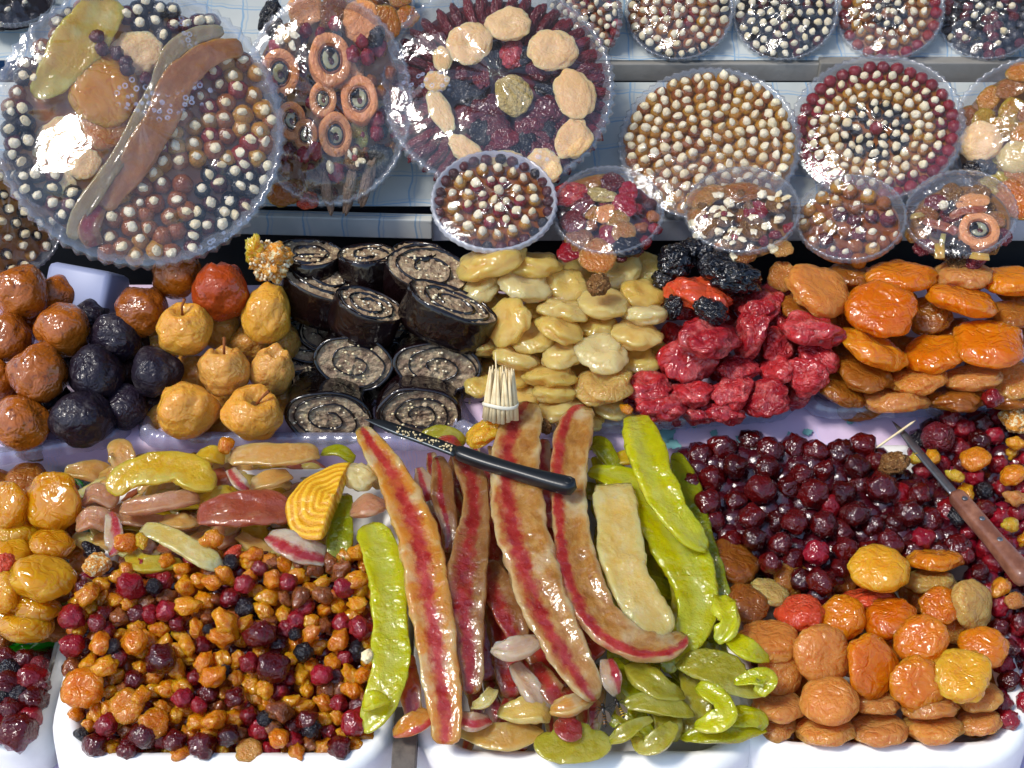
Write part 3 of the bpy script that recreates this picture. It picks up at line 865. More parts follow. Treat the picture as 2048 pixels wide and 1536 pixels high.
# ------------------------------------------------------------------ platters
class Platter:
    def __init__(s, label, u, v, a, b, d, name='fruit_platter', mat='clear_plate', H=.016, scallop=56, film='film', group='wrapped fruit platters on the display shelves', bulge=.010, amp=.014, filmseed=0, cat='fruit platter', wr=.0022, oval=1.0, flat=(), nf=9):
        m = pose(u, v, a, b, 0, None, 0, 0.0, d=d)
        s.R = m.to_scale()[0]
        s.root = tag(bpy.data.objects.new(name, None), label, cat, group)
        s.root.empty_display_size = .02
        COL.objects.link(s.root)
        r3 = m.to_3x3().normalized()
        if r3.col[0].x < 0: r3 = r3 @ Matrix.Rotation(math.pi, 3, 'Z')
        s.m = r3.to_4x4() @ Matrix.Diagonal((oval, 1, 1, 1)); s.m.translation = m.translation
        s.root.matrix_basis = s.m
        s.inv = s.m.inverted()
        s.n = r3.col[2].copy(); s.p = m.translation.copy(); s.H = H
        R = s.R
        prof = [(0, .001), (.80, .001), (.86, .003), (.94, H * .8), (.965, H), (.99, H + .001), (1.01, H - .001), (1.02, H - .004)]
        n = scallop * 4; v_, f_ = [], []
        for k_, (r, z) in enumerate(prof):
            w = 0 if k_ < 2 else (amp * min(1, (k_ - 1) / 5))
            for j in range(n):
                th = 2 * math.pi * j / n
                cs = math.cos(scallop * th)
                rr = R * r * (1 + w * cs)
                v_.append((rr * math.cos(th), rr * math.sin(th), z + (w * R * .35 * cs if k_ > 3 else 0)))
        for k_ in range(1, len(prof) - 1):
            for j in range(n):
                f_.append((k_ * n + j, k_ * n + (j + 1) % n, (k_ + 1) * n + (j + 1) % n, (k_ + 1) * n + j))
        f_.append(tuple(range(n, 2 * n)))
        link('plate', mesh('plate', v_, f_, M[mat]), s.root)
        if film:
            nr, na = 34, 110
            fr = random.Random(int(filmseed) * 7 + 5)
            folds = []
            for _ in range(nf):
                a_ = fr.uniform(0, math.pi); folds.append((math.cos(a_), math.sin(a_), fr.uniform(-.75, .75), fr.uniform(.0005, .0016) * fr.choice((1, 1, -1)), fr.uniform(.02, .05), fr.uniform(-.5, .5), fr.uniform(.25, .6)))
            v_, uv_, f_ = [], [], []
            # film patches shaped and tilted so that sun glints face the camera
            glints = []
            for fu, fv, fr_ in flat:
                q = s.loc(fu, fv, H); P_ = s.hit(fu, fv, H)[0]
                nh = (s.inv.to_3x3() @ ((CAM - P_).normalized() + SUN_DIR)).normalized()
                glints.append((q.x / R, q.y / R, fr_, -nh.x / nh.z, -nh.y / nh.z))
            for i in range(nr + 1):
                r = i / nr
                for j in range(na):
                    th = 2 * math.pi * j / na
                    x, y = r * math.cos(th), r * math.sin(th)
                    z = H + .0015 + bulge * (1 - r ** 2.5)
                    z += (wr * mnoise.noise(Vector((x * 3.2 + filmseed, y * 3.2, 1.1))) + wr * .5 * mnoise.noise(Vector((x * 7 + filmseed, y * 7, 2.2))) + wr * .45 * mnoise.noise(Vector((math.cos(th) * 7, math.sin(th) * 7 + filmseed, r * 1.2)))) * (1 - .75 * r ** 6)
                    for fx, fy, fo, fh, fw, fc, fl in folds:
                        dd = (x * fx + y * fy - fo) / fw; al = (-x * fy + y * fx - fc) / fl
                        if abs(dd) < 3 and abs(al) < 2: z += fh * math.exp(-dd * dd) * math.exp(-al * al * 1.5)
                    for tx, ty, tr, gx, gy in glints:
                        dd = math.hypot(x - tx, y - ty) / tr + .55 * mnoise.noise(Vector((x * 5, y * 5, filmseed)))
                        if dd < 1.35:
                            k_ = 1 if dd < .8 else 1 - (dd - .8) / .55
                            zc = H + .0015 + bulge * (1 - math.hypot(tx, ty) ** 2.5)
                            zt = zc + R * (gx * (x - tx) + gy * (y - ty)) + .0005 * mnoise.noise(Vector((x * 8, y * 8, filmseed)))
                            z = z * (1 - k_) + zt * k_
                    v_.append((x * R * 1.0, y * R * 1.0, z)); uv_.append((x * 3 + filmseed, y * 3))
            for i in range(nr):
                for j in range(na):
                    f_.append((i * na + j, (i + 1) * na + j, (i + 1) * na + (j + 1) % na, i * na + (j + 1) % na))
            link('cling_film', mesh('cling_film', v_, f_, M[film], True, uv_), s.root)
    def hit(s, u, v, h=0.0):
        D = ray(u, v); q = s.p + s.n * h
        t = (q - CAM).dot(s.n) / D.dot(s.n)
        return CAM + D * t, t
    def loc(s, u, v, h=0.0):
        return s.inv @ s.hit(u, v, h)[0]
    def put(s, name, me, u, v, rx, ry, h, rot=0, tz=1.0, tilt=(0, 0)):
        p = s.loc(u, v, h); _, d = s.hit(u, v, h)
        X = rx * K * d; Y = ry * K * d / max(.5, abs((CAM - s.p).normalized().dot(s.n)))
        m = Matrix.Translation(p) @ Matrix.Rotation(rad(rot), 4, 'Z') @ Matrix.Rotation(rad(tilt[0]), 4, 'X') @ Matrix.Rotation(rad(tilt[1]), 4, 'Y') @ Matrix.Diagonal((X, Y, min(X, Y) * tz, 1))
        return link(name, me, s.root, m)
    def pair(s, x, y, r, mat, nut=True, h=None, nutk=.66, bname='glazed_berry'):
        """a glazed berry with a hazelnut set in it, at plate coordinates"""
        h = r * .75 + .002 if h is None else h
        b_ = link(bname, vm('berry', mat), s.root, Matrix.Translation((x, y, h)) @ Matrix.Rotation(random.random() * 6.28, 4, 'Z') @ Matrix.Diagonal((r, r, r, 1)))
        if nut:
            tl = Matrix.Rotation(random.uniform(-.7, .7), 4, 'X') @ Matrix.Rotation(random.uniform(-.7, .7), 4, 'Y')
            k_ = nutk * random.uniform(.88, 1.1)
            link('hazelnut', vm('nut'), b_, Matrix.Translation((random.uniform(-.12, .12), random.uniform(-.12, .12), .72)) @ tl @ Matrix.Diagonal((k_, k_ * random.uniform(.85, 1), k_, 1)))
        return b_
    def ring(s, rf, n, size, mat, nut=True, ph=0.0, jit=.12, h=None, nutk=.66):
        for i in range(n):
            th = 2 * math.pi * (i + ph) / n + random.uniform(-jit, jit) * 2 * math.pi / n
            rr = s.R * rf * (1 + random.uniform(-.012, .012))
            mm_ = mat if isinstance(mat, str) else random.choice(mat)
            s.pair(rr * math.cos(th), rr * math.sin(th), size * s.R * random.uniform(.93, 1.07), mm_, nut, h, nutk)
    def fill(s, poly, sp, size, mat, nut=True, nutp=1.0, h=None, nutk=.66):
        """berries packed inside a polygon given in photo pixels"""
        for u, v in pack(poly, sp):
            p = s.loc(u, v)
            if math.hypot(p.x, p.y) > s.R * .95: continue
            mm_ = mat if isinstance(mat, str) else random.choice(mat)
            s.pair(p.x, p.y, size * s.R * random.uniform(.9, 1.1), mm_, nut and random.random() < nutp, h, nutk)
    def base(s, mat, z=.004, r=.9):
        """the sticky bed of syrup the pieces are set in"""
        n = 64; v_, f_ = [(0, 0, z)], []
        for k_ in range(1, 9):
            for j in range(n):
                th = 2 * math.pi * j / n; rr = s.R * r * k_ / 8
                v_.append((rr * math.cos(th), rr * math.sin(th), z + .0012 * mnoise.noise(Vector((rr * 90 * math.cos(th), rr * 90 * math.sin(th), s.R * 99)))))
        for j in range(n): f_.append((0, 1 + j, 1 + (j + 1) % n))
        for k_ in range(7):
            for j in range(n):
                f_.append((1 + k_ * n + j, 1 + (k_ + 1) * n + j, 1 + (k_ + 1) * n + (j + 1) % n, 1 + k_ * n + (j + 1) % n))
        link('syrup', mesh('syrup', v_, f_, M[mat]), s.root)

def inside(poly, x, y):
    c = False; j = len(poly) - 1
    for i in range(len(poly)):
        xi, yi = poly[i][:2]; xj, yj = poly[j][:2]
        if (yi > y) != (yj > y) and x < (xj - xi) * (y - yi) / (yj - yi) + xi: c = not c
        j = i
    return c

def pack(poly, sp, avoid=(), tries=30, rnd=None):
    """even random points in a polygon, at least sp apart"""
    R_ = rnd or random
    x0, x1 = min(p[0] for p in poly), max(p[0] for p in poly)
    y0, y1 = min(p[1] for p in poly), max(p[1] for p in poly)
    out = []
    N = int((x1 - x0) * (y1 - y0) / (sp * sp) * tries)
    cell = {}
    for _ in range(N):
        x, y = R_.uniform(x0, x1), R_.uniform(y0, y1)
        if not inside(poly, x, y): continue
        cx, cy = int(x // sp), int(y // sp)
        ok = True
        for i in (-1, 0, 1):
            for j in (-1, 0, 1):
                for q in cell.get((cx + i, cy + j), ()):
                    if (q[0] - x) ** 2 + (q[1] - y) ** 2 < sp * sp: ok = False
        if not ok: continue
        if any((x - a[0]) ** 2 + (y - a[1]) ** 2 < (a[2] + sp * .35) ** 2 for a in avoid): continue
        cell.setdefault((cx, cy), []).append((x, y)); out.append((x, y))
    return sorted(out, key=lambda p: p[1])
# ------------------------------------------------------------------ the platters on the display
def px(z, *p): return z([p])[0]
def ngon(u, v, a, b, n=28): return [(u + a * math.cos(2 * math.pi * i / n), v + b * math.sin(2 * math.pi * i / n)) for i in range(n)]

# 1 large mixed platter
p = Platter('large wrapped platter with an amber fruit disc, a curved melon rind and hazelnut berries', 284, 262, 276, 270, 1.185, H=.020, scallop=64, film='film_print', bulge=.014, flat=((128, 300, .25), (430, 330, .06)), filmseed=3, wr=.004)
p.base('amber_dark', .004)
def pstrip(pl, name, pts, mat, h0, h1, **kw):
    me, O = strip_mesh(name, pts, pl, mat, h0, h1, inv=pl.inv, **kw)
    return link(name, me, pl.root)
pstrip(p, 'melon_rind', Z1([(1225, 165, 36), (1060, 205, 50), (930, 310, 52), (865, 480, 48), (775, 640, 45), (675, 830, 45), (560, 1000, 48), (450, 1160, 50), (395, 1310, 40)]), 'rind', .019, .016, seed=2, thick=.35, tmax=.006)
pstrip(p, 'melon_slice', Z1([(1330, 260, 50), (1180, 290, 66), (1050, 370, 80), (950, 500, 88), (870, 680, 88), (770, 850, 88), (670, 990, 80), (550, 1140, 60)]), 'brown_slice', .020, .015, seed=3, thick=.4)
pstrip(p, 'melon_slice', Z1([(560, 1130, 30), (490, 1250, 60), (520, 1350, 50)]), 'melon_brown', .014, .012, seed=4, off=.2, sw=.5)
pstrip(p, 'pineapple_slice', Z1([(600, -20, 90), (520, 120, 130), (400, 280, 130), (280, 440, 90), (180, 520, 40)]), 'lemon', .013, .012, seed=5, thick=.2, tmax=.004, cup=.5)
p.put('fruit_disc', vm('plump', 'apricot_amber', 1), *px(Z1, 570, 500), 70, 74, .016, 20, .5)
p.put('fruit_disc', vm('plump', 'apricot_tan', 2), *px(Z1, 590, 690), 52, 46, .012, 0, .5)
p.put('dried_peach', vm('pale', 'cream_dry', 1), *px(Z1, 770, 290), 48, 44, .012, 0, .5)
p.put('dried_peach', vm('pale', 'cream_dry', 2), *px(Z1, 470, 900), 34, 28, .010, 40, .5)
p.put('dried_peach', vm('pale', 'cream_dry', 3), *px(Z1, 350, 1000), 22, 30, .009, 40, .5)
p.put('dried_peach', vm('pale', 'cream_dry', 3), *px(Z1, 300, 760), 50, 34, .006, 40, .4)
for u, v in ((560, 270), (640, 290), (690, 340), (700, 380), (800, 430), (530, 200)):
    p.put('dark_berry', vm('cherry', 'cherry'), *px(Z1, u, v), 15, 14, .022, random.uniform(0, 90), .9)
bl = ['black_glaze', 'black_glaze', 'cherry']
p.fill(Z1([(650, -10), (1020, -10), (1180, 100), (1180, 150), (1000, 190), (900, 250), (860, 170), (680, 150)]), 23, .070, bl, nutk=.54)
p.fill(Z1([(420, 40), (480, 0), (520, 0), (250, 330), (200, 480), (60, 560), (40, 700), (110, 420), (250, 200)]), 24, .068, ['black_glaze', 'cherry', 'amber_dark'], nutk=.54)
p.fill(Z1([(30, 620), (130, 560), (190, 700), (140, 900), (330, 980), (420, 1080), (370, 1230), (260, 1240), (80, 960)]), 24, .070, bl, nutk=.54)
p.fill(Z1([(1050, 400), (1300, 330), (1400, 390), (1510, 560), (1520, 830), (1330, 930), (1150, 870), (900, 960), (780, 1020), (880, 800), (960, 640)]), 27, .078, ['amber', 'amber_dark', 'amber', 'amber_dark', 'orange_red_glaze'], nutk=.48)
p.fill(Z1([(700, 1050), (1000, 1000), (1060, 1180), (1000, 1380), (820, 1450), (600, 1400), (480, 1290), (560, 1180)]), 27, .078, ['amber', 'amber_dark', 'amber_dark'], nutp=.85, nutk=.48)
p.fill(Z1([(1120, 900), (1500, 880), (1480, 1130), (1360, 1290), (1150, 1400), (1040, 1380), (1080, 1180)]), 24, .070, bl, nutk=.54)

# 2 platter of rolled slices behind it
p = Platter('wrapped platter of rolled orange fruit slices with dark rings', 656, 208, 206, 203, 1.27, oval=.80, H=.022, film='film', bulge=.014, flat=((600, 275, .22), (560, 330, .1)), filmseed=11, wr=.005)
p.base('apricot_brown', .004)
def rolled(pl, u, v, r, h=.02):
    """a rolled slice: peach ring, dark ring, cream crescent, red core"""
    def ring_mesh(name, r0, r1, z, mat, sd_, H=.16, gap=0):
        n = 40; v_, f_ = [], []
        for i in range(n + 1):
            th = 2 * math.pi * i / n * (1 - gap)
            k_ = 1 + .06 * mnoise.noise(Vector((math.cos(th) * 1.3 + sd_, math.sin(th) * 1.3, 0)))
            for rr, zz in ((r0, z - H), (r0, z - .03), (r0 + .03, z), (r1 - .03, z), (r1, z - .03), (r1, z - H)):
                v_.append((rr * k_ * math.cos(th), rr * k_ * math.sin(th), zz))
        for i in range(n):
            for j in range(5):
                f_.append((i * 6 + j, (i + 1) * 6 + j, (i + 1) * 6 + j + 1, i * 6 + j + 1))
        return mesh(name, v_, f_, M[mat])
    sd_ = random.random() * 9
    q = pl.loc(u, v, h); _, d = pl.hit(u, v, h); R = r * K * d
    m = Matrix.Translation(q) @ Matrix.Rotation(random.uniform(-.3, .3), 4, 'X') @ Matrix.Rotation(random.uniform(-.2, .2) , 4, 'Y') @ Matrix.Diagonal((R, R * 1.05, R, 1))
    o = link('rolled_slice', ring_mesh('rolled_slice', .60, 1, .12, 'peach_ring', sd_, .6), pl.root, m)
    link('inner_ring', ring_mesh('inner_ring', .48, .60, .08, 'amber_dark', sd_, .4), o)
    link('dark_ring', ring_mesh('dark_ring', .36, .48, .05, 'prune', sd_, .3), o)
    link('cream_core', ring_mesh('cream_core', .12, .38, .13, 'peach_cream', sd_ + 3, .3, .25), o, Matrix.Rotation(random.random() * 6, 4, 'Z'))
    link('red_core', vm('berry', 'cherry', 0), o, Matrix.Translation((.05, -.12, 0)) @ Matrix.Diagonal((.2, .2, .2, 1)))
for u, v, r in ((385, 325, 52), (545, 545, 46), (345, 545, 34), (415, 740, 42), (110, 400, 46), (170, 660, 36), (250, 740, 30)):
    rolled(p, *px(Z2, u, v), r)
def flower(pl, u, v, r, petals=5, mat='amber', h=.02):
    q = pl.loc(u, v, h); _, d = pl.hit(u, v, h); R = r * K * d
    o = link('nut_flower', vm('berry', 'walnut'), pl.root, Matrix.Translation(q) @ Matrix.Diagonal((R, R, R * .5, 1)))
    for i in range(petals):
        a = 2 * math.pi * i / petals
        link('almond_petal', vm('raisin', 'nut'), o, Matrix.Rotation(a + random.uniform(-.5, .5), 4, 'Z') @ Matrix.Translation((random.uniform(.4, .62), 0, random.uniform(.8, 1.1))) @ Matrix.Rotation(random.uniform(-.9, -.1), 4, 'Y') @ Matrix.Rotation(random.uniform(-.6, .6), 4, 'Z') @ Matrix.Diagonal((.46, .30, .30, 1)))
    link('flower_centre', vm('berry', mat), o, Matrix.Translation((0, 0, .95)) @ Matrix.Diagonal((.3, .3, .4, 1)))
flower(p, *px(Z2, 150, 220), 34)
flower(p, *px(Z2, 520, 870), 26, 4, 'red_glaze')
for u, v, rx, ry, rot, mat in ((560, 120, 50, 42, 10, 'peach_ring'), (250, 60, 45, 30, 0, 'peach_ring'), (400, 60, 40, 30, 40, 'apricot_brown'), (640, 230, 26, 30, 0, 'cranberry'), (690, 130, 36, 40, 0, 'apricot_brown'),
                               (480, 420, 40, 30, 0, 'peach_ring'), (150, 1060, 50, 28, 10, 'apricot_brown'), (260, 1100, 30, 18, 0, 'red_orange'), (230, 480, 24, 20, 0, 'apricot_brown'), (540, 700, 26, 22, 40, 'apricot_gold'), (560, 760, 24, 16, 70, 'apricot_beige'), (460, 640, 30, 30, 0, 'maroon_dry')):
    p.put('dried_fruit', vm('disc', mat), *px(Z2, u, v), rx, ry, .012, rot, .5)
for u, v, r in ((510, 300, 18), (560, 230, 16), (590, 310, 18), (410, 130, 16), (640, 660, 20), (640, 730, 18), (300, 830, 22), (240, 850, 18), (420, 950, 22), (600, 600, 14), (250, 170, 16), (330, 180, 13), (60, 460, 18), (160, 600, 14), (90, 260, 20), (130, 840, 18), (300, 300, 14)):
    p.put('red_berry', vm('cherry', random.choice(['cherry_red', 'cranberry', 'cranberry'])), *px(Z2, u, v), r, r, .018, random.uniform(0, 90), .9)
for u, v in ((85, 160), (60, 60), (40, 110), (650, 840), (690, 870), (660, 930), (110, 520), (640, 200), (60, 560)):
    p.put('dark_fruit', vm('prune', 'prune'), *px(Z2, u, v), 28, 22, .014, random.uniform(0, 90), .8)
for u, v, rot, L in ((370, 1050, 98, 44), (490, 1040, 78, 52), (590, 990, 70, 50), (300, 980, 120, 24)):
    p.put('dried_root', vm('raisin', 'wood_chip'), *px(Z2, u, v), L, 20, .018, rot, .8)
p.put('hazelnut', vm('nut'), *px(Z2, 385, 915), 10, 14, .026, 10, 1)
for u, v in pack(Z2([(40, 780), (560, 820), (640, 880), (600, 1100), (200, 900), (60, 900)]), 24):
    p.put('berry', vm('cherry', random.choice(['cranberry', 'cherry', 'amber_dark', 'maroon_dry'])), u, v, 12, 12, .012, random.uniform(0, 90), .9)
for u, v in pack(ngon(652, 214, 145, 190), 30):
    p.put('berry', vm('cherry', random.choice(['cranberry', 'amber_dark', 'maroon_dry', 'black_glaze', 'apricot_brown'])), u, v, 16, 15, .008, random.uniform(0, 90), .9)

# plates half hidden at the upper left
p = Platter('wrapped platter of brown-orange fruit mostly hidden behind two larger platters', 742, 22, 85, 70, 1.36, filmseed=21)
p.base('amber_dark')
for u, v in pack(ngon(742, 22, 76, 62), 40):
    p.put('dried_fruit', vm('disc', random.choice(['apricot_brown', 'apricot_tan', 'apricot'])), u, v, 26, 20, .012, random.uniform(0, 90), .6)
p = Platter('dark wrapped berry platter mostly hidden behind the large mixed platter', 18, 8, 92, 62, 1.36, filmseed=25)
p.base('black_glaze')
p.fill(ngon(18, 8, 90, 60), 26, .1, ['black_glaze', 'cherry', 'black_glaze'], nutp=.25)
p = Platter('wrapped hazelnut platter peeping out beneath the rim of the large mixed platter', -6, 430, 118, 125, 1.245, filmseed=28)
p.base('amber_dark')
p.fill(ngon(-6, 430, 110, 118), 24, .10, ['black_glaze', 'amber_dark', 'amber', 'black_glaze'], nutk=.72)

# 3 the big round platter in the middle
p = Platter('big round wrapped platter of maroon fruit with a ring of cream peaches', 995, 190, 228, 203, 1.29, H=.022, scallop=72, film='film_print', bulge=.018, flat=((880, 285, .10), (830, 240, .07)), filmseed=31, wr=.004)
p.base('maroon_dry', .004)
for i in range(44):
    th = 2 * math.pi * i / 44
    q = (995 + 188 * math.cos(th) * random.uniform(.97, 1.03), 190 - 166 * math.sin(th))
    p.put('maroon_slice', vm('red', 'maroon_dry'), q[0], q[1], 40, 17, .013, math.degrees(th), 1.1, (random.uniform(20, 55), 0))
for i in range(30):
    th = 2 * math.pi * i / 30
    p.put('maroon_slice', vm('red', 'maroon_dry'), 995 + 140 * math.cos(th), 190 - 124 * math.sin(th), 32, 17, .011, math.degrees(th), 1.2, (random.uniform(10, 40), 0))
for u, v, rx, ry, rot in ((1145, 240, 43, 42, 0), (1365, 135, 46, 34, 0), (1600, 275, 46, 42, -30), (1725, 510, 40, 50, 10), (1715, 765, 33, 44, -25), (1550, 920, 40, 36, 20), (1330, 870, 36, 16, 0), (1130, 825, 40, 22, -40), (990, 610, 22, 46, 25), (1000, 320, 19, 25, 0), (965, 450, 24, 22, 0)):
    p.put('cream_peach', vm('pale', 'cream_dry'), *px(Z2, u, v), rx, ry, .025, rot, .6)
p.put('dried_fig', vm('plump', 'fig_dry', 3), *px(Z2, 1390, 520), 37, 42, .022, 20, .6)
for u, v, rx, ry, rot, mat in ((1210, 410, 18, 36, 10, 'maroon_dry'), (1290, 300, 16, 32, 10, 'prune'), (1380, 300, 26, 34, 0, 'red_dry'), (1460, 310, 22, 26, 0, 'prune'), (1540, 380, 28, 30, 30, 'maroon_dry'), (1570, 490, 24, 18, 0, 'prune'),
                               (1560, 610, 40, 36, 0, 'maroon_dry'), (1580, 720, 22, 26, 30, 'prune'), (1430, 790, 24, 34, -30, 'prune'), (1340, 760, 30, 30, 0, 'maroon_dry'), (1220, 720, 26, 30, 0, 'prune'), (1250, 600, 36, 34, 0, 'maroon_dry'),
                               (1090, 490, 30, 26, 0, 'prune'), (1110, 400, 28, 24, 30, 'maroon_dry'), (1170, 540, 30, 26, 0, 'prune'), (1480, 680, 30, 30, 0, 'maroon_dry'), (1130, 640, 24, 30, 0, 'maroon_dry'), (1300, 690, 28, 30, 0, 'maroon_dry')):
    p.put('dried_fruit', vm('red', mat), *px(Z2, u, v), rx, ry, .014, rot, .8)

# 4 small round plate
p = Platter('small round whitish plastic plate of hazelnut berries, dark berries along the rim', 988, 413, 124, 98, 1.225, mat='milky_plate', H=.010, scallop=44, amp=.010, bulge=.009, filmseed=41, wr=.003)
p.base('amber_dark', .0035, .86)
p.ring(.885, 26, .096, ['black_glaze', 'cherry', 'cherry'], False)
p.ring(.66, 17, .105, ['amber', 'amber', 'amber_dark'], True, nutk=.7)
p.ring(.42, 11, .105, ['red_glaze', 'red_glaze', 'amber'], True, nutk=.72)
p.ring(.20, 5, .105, ['red_glaze', 'orange_red_glaze'], True, nutk=.72)
p.pair(0, 0, .105 * p.R, 'amber')

# 5 small mixed platter right of it
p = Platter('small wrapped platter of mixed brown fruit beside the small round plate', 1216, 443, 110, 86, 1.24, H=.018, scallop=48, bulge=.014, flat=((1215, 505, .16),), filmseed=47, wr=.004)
p.base('maroon_dry')
for u, v, rx, ry, rot, mat in ((1750, 1330, 30, 26, 0, 'apricot_brown'), (1850, 1400, 40, 34, 0, 'apricot_tan'), (1700, 1060, 38, 24, 20, 'red_dry'), (1800, 1010, 50, 14, 20, 'apricot_brown'), (1860, 1070, 40, 16, -10, 'fig_dry'), (1900, 1170, 26, 18, 40, 'peach_ring'), (1840, 1170, 22, 14, 30, 'apricot'), (1770, 1110, 26, 24, 0, 'maroon_dry'), (1990, 1270, 26, 24, 0, 'apricot_tan'), (2000, 1130, 26, 24, 0, 'cherry_red'), (1920, 1290, 22, 20, 0, 'cherry_red'), (2020, 1050, 20, 20, 0, 'cherry_red'), (1720, 1220, 26, 24, 0, 'maroon_dry'), (2010, 1350, 30, 24, 0, 'black_glaze'), (1700, 1380, 26, 20, 0, 'cranberry'), (1930, 1000, 26, 20, 0, 'maroon_dry'), (1960, 1200, 26, 20, 0, 'apricot_tan')):
    p.put('dried_fruit', vm('disc', mat), *px(Z2, u, v), rx, ry, .014, rot, .6)
for u, v in pack(ngon(1216, 443, 98, 74), 24):
    p.put('berry', vm('cherry', random.choice(['cherry', 'cranberry', 'amber_dark'])), u, v, 13, 12, .009, random.uniform(0, 90), .9)

# 6 amber hazelnut platter
p = Platter('round wrapped platter filled with rings of hazelnuts in amber glaze', 1418, 298, 178, 150, 1.30, H=.012, scallop=60, bulge=.009, filmseed=53, wr=.0012, nf=3)
p.base('amber', .004, .93)
for rf, n in ((.875, 38), (.745, 32), (.62, 27), (.49, 21), (.365, 15), (.235, 9), (.105, 4)):
    p.ring(rf, n, .084, ['amber', 'amber', 'amber_dark'], True, random.random(), .16, nutk=.64)

# 7 platter with a red berry rim
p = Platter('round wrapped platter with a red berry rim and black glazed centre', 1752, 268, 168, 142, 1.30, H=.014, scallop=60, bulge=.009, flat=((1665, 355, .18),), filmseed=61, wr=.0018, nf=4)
p.base('amber_dark', .004, .93)
p.ring(.88, 34, .082, 'red_glaze', False, .2, .08)
p.ring(.745, 30, .074, ['red_glaze', 'red_glaze', 'cherry_red'], True, .5, .12, nutk=.7)
p.ring(.615, 26, .074, 'amber', True, .1, .12, nutk=.7)
p.ring(.49, 21, .074, 'amber', True, .4, .12, nutk=.7)
p.ring(.36, 15, .072, 'black_glaze', True, .1, .12, nutk=.7)
p.ring(.235, 9, .072, 'black_glaze', True, .4, .12, nutk=.7)
p.ring(.12, 4, .070, 'black_glaze', True, .4, .12, nutk=.6, h=.003)
p.pair(0, 0, .085 * p.R, 'red_glaze', False, h=.010)

# 8 apricot platter cut by the right edge
p = Platter('wrapped platter of orange apricots with two cream peaches and a prune', 2068, 282, 160, 150, 1.285, H=.02, scallop=56, bulge=.02, filmseed=67)
p.base('apricot_brown')
for u, v in pack(ngon(2060, 235, 130, 95), 36):
    p.put('dried_apricot', vm('disc', random.choice(['apricot', 'apricot_amber', 'apricot_amber', 'apricot_brown'])), u, v, 30, 22, .016, random.uniform(0, 90), .6, (random.uniform(-20, 30), 0))
p.put('cream_peach', vm('plump', 'cream_dry', 1), *px(Z3, 1835, 690), 44, 40, .024, 0, .8)
p.put('cream_peach', vm('plump', 'peach_cream', 2), *px(Z3, 2010, 765), 38, 32, .024, 0, .8)
p.put('prune', vm('prune', None, 1), *px(Z3, 1838, 815), 36, 24, .026, 0, .8)
for u, v, rx, ry, rot, mat in ((1930, 900, 48, 26, -30, 'apricot_gold'), (2000, 960, 50, 36, -40, 'apricot'), (1890, 880, 30, 20, -30, 'apricot_brown'), (1990, 870, 30, 20, 0, 'apricot')):
    p.put('dried_apricot', vm('disc', mat), *px(Z3, u, v), rx, ry, .026, rot, .5)

# 9-11 small wrapped platters in front of the shelf edge
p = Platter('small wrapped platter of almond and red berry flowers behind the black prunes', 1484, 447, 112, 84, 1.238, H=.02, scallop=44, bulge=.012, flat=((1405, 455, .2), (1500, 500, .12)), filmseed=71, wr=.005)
p.base('walnut')
for u, v, r, mt in ((600, 1050, 24, 'red_glaze'), (650, 1165, 26, 'red_glaze'), (860, 985, 26, 'amber')):
    flower(p, *px(Z3, u, v), r, 4, mt, .018)
for u, v, rx, ry, rot, mat in ((755, 1020, 24, 20, -40, 'cherry_red'), (490, 960, 34, 20, 20, 'apricot_tan'), (550, 930, 36, 16, 0, 'apricot_tan'), (680, 930, 40, 20, 0, 'apricot_brown'), (740, 1100, 30, 26, 0, 'walnut'), (520, 1090, 30, 26, 0, 'walnut'), (690, 1220, 30, 22, 0, 'apricot_brown'), (880, 1200, 22, 18, 0, 'apricot_tan'), (600, 1230, 26, 20, 0, 'walnut'), (470, 1050, 22, 20, 0, 'apricot_tan')):
    p.put('dried_fruit', vm('disc', mat), *px(Z3, u, v), rx, ry, .012, rot, .6)
for u, v in pack(ngon(1484, 447, 98, 72), 25):
    p.put('almond', vm('raisin', random.choice(['nut', 'nut', 'amber_dark', 'walnut', 'cranberry'])), u, v, 13, 10, .012, random.uniform(0, 180), .9)
p = Platter('small wrapped platter of brown glazed berries with scattered hazelnuts', 1701, 458, 106, 84, 1.236, H=.018, scallop=44, bulge=.013, flat=((1625, 420, .1),), filmseed=77, wr=.004)
p.base('amber_dark')
p.fill(ngon(1701, 458, 98, 76), 25, .15, ['amber_dark', 'amber_dark', 'amber', 'maroon_dry'], nutp=.75, nutk=.5)
p = Platter('small wrapped platter with a curled orange ring and dark red strips', 1920, 452, 106, 84, 1.234, H=.02, scallop=48, bulge=.012, flat=((1850, 470, .14),), filmseed=83, wr=.005)
p.base('walnut')
for u, v in pack(ngon(1920, 452, 94, 72), 28):
    p.put('dried_fruit', vm('disc', random.choice(['walnut', 'apricot_brown', 'maroon_dry', 'walnut'])), u, v, 22, 18, .008, random.uniform(0, 90), .6)
rolled(p, *px(Z3, 1830, 1110), 40, .02)
for pts, mt in (([(1560, 1070, 18), (1640, 1090, 24), (1700, 1110, 24), (1720, 1130, 20)], 'pinkred'), ([(1690, 1050, 18), (1760, 1020, 22), (1870, 1010, 18)], 'pinkred'), ([(1500, 1050, 16), (1560, 1035, 16)], 'peachy'), ([(1790, 1235, 20), (1880, 1245, 20)], 'peachy'), ([(1640, 1180, 24), (1640, 1250, 24)], 'peachy'), ([(1660, 1130, 12), (1650, 1180, 14)], 'pale')):
    pstrip(p, 'fruit_strip', Z3(pts), mt, .021, .021, arch=.002, tmax=.004, seed=len(pts))
p.put('cream_slice', vm('disc', 'peach_ring'), *px(Z3, 1800, 975), 32, 18, .018, 10, .4)
p.put('prune', vm('prune'), *px(Z3, 1720, 1210), 28, 24, .018, 0, .7)
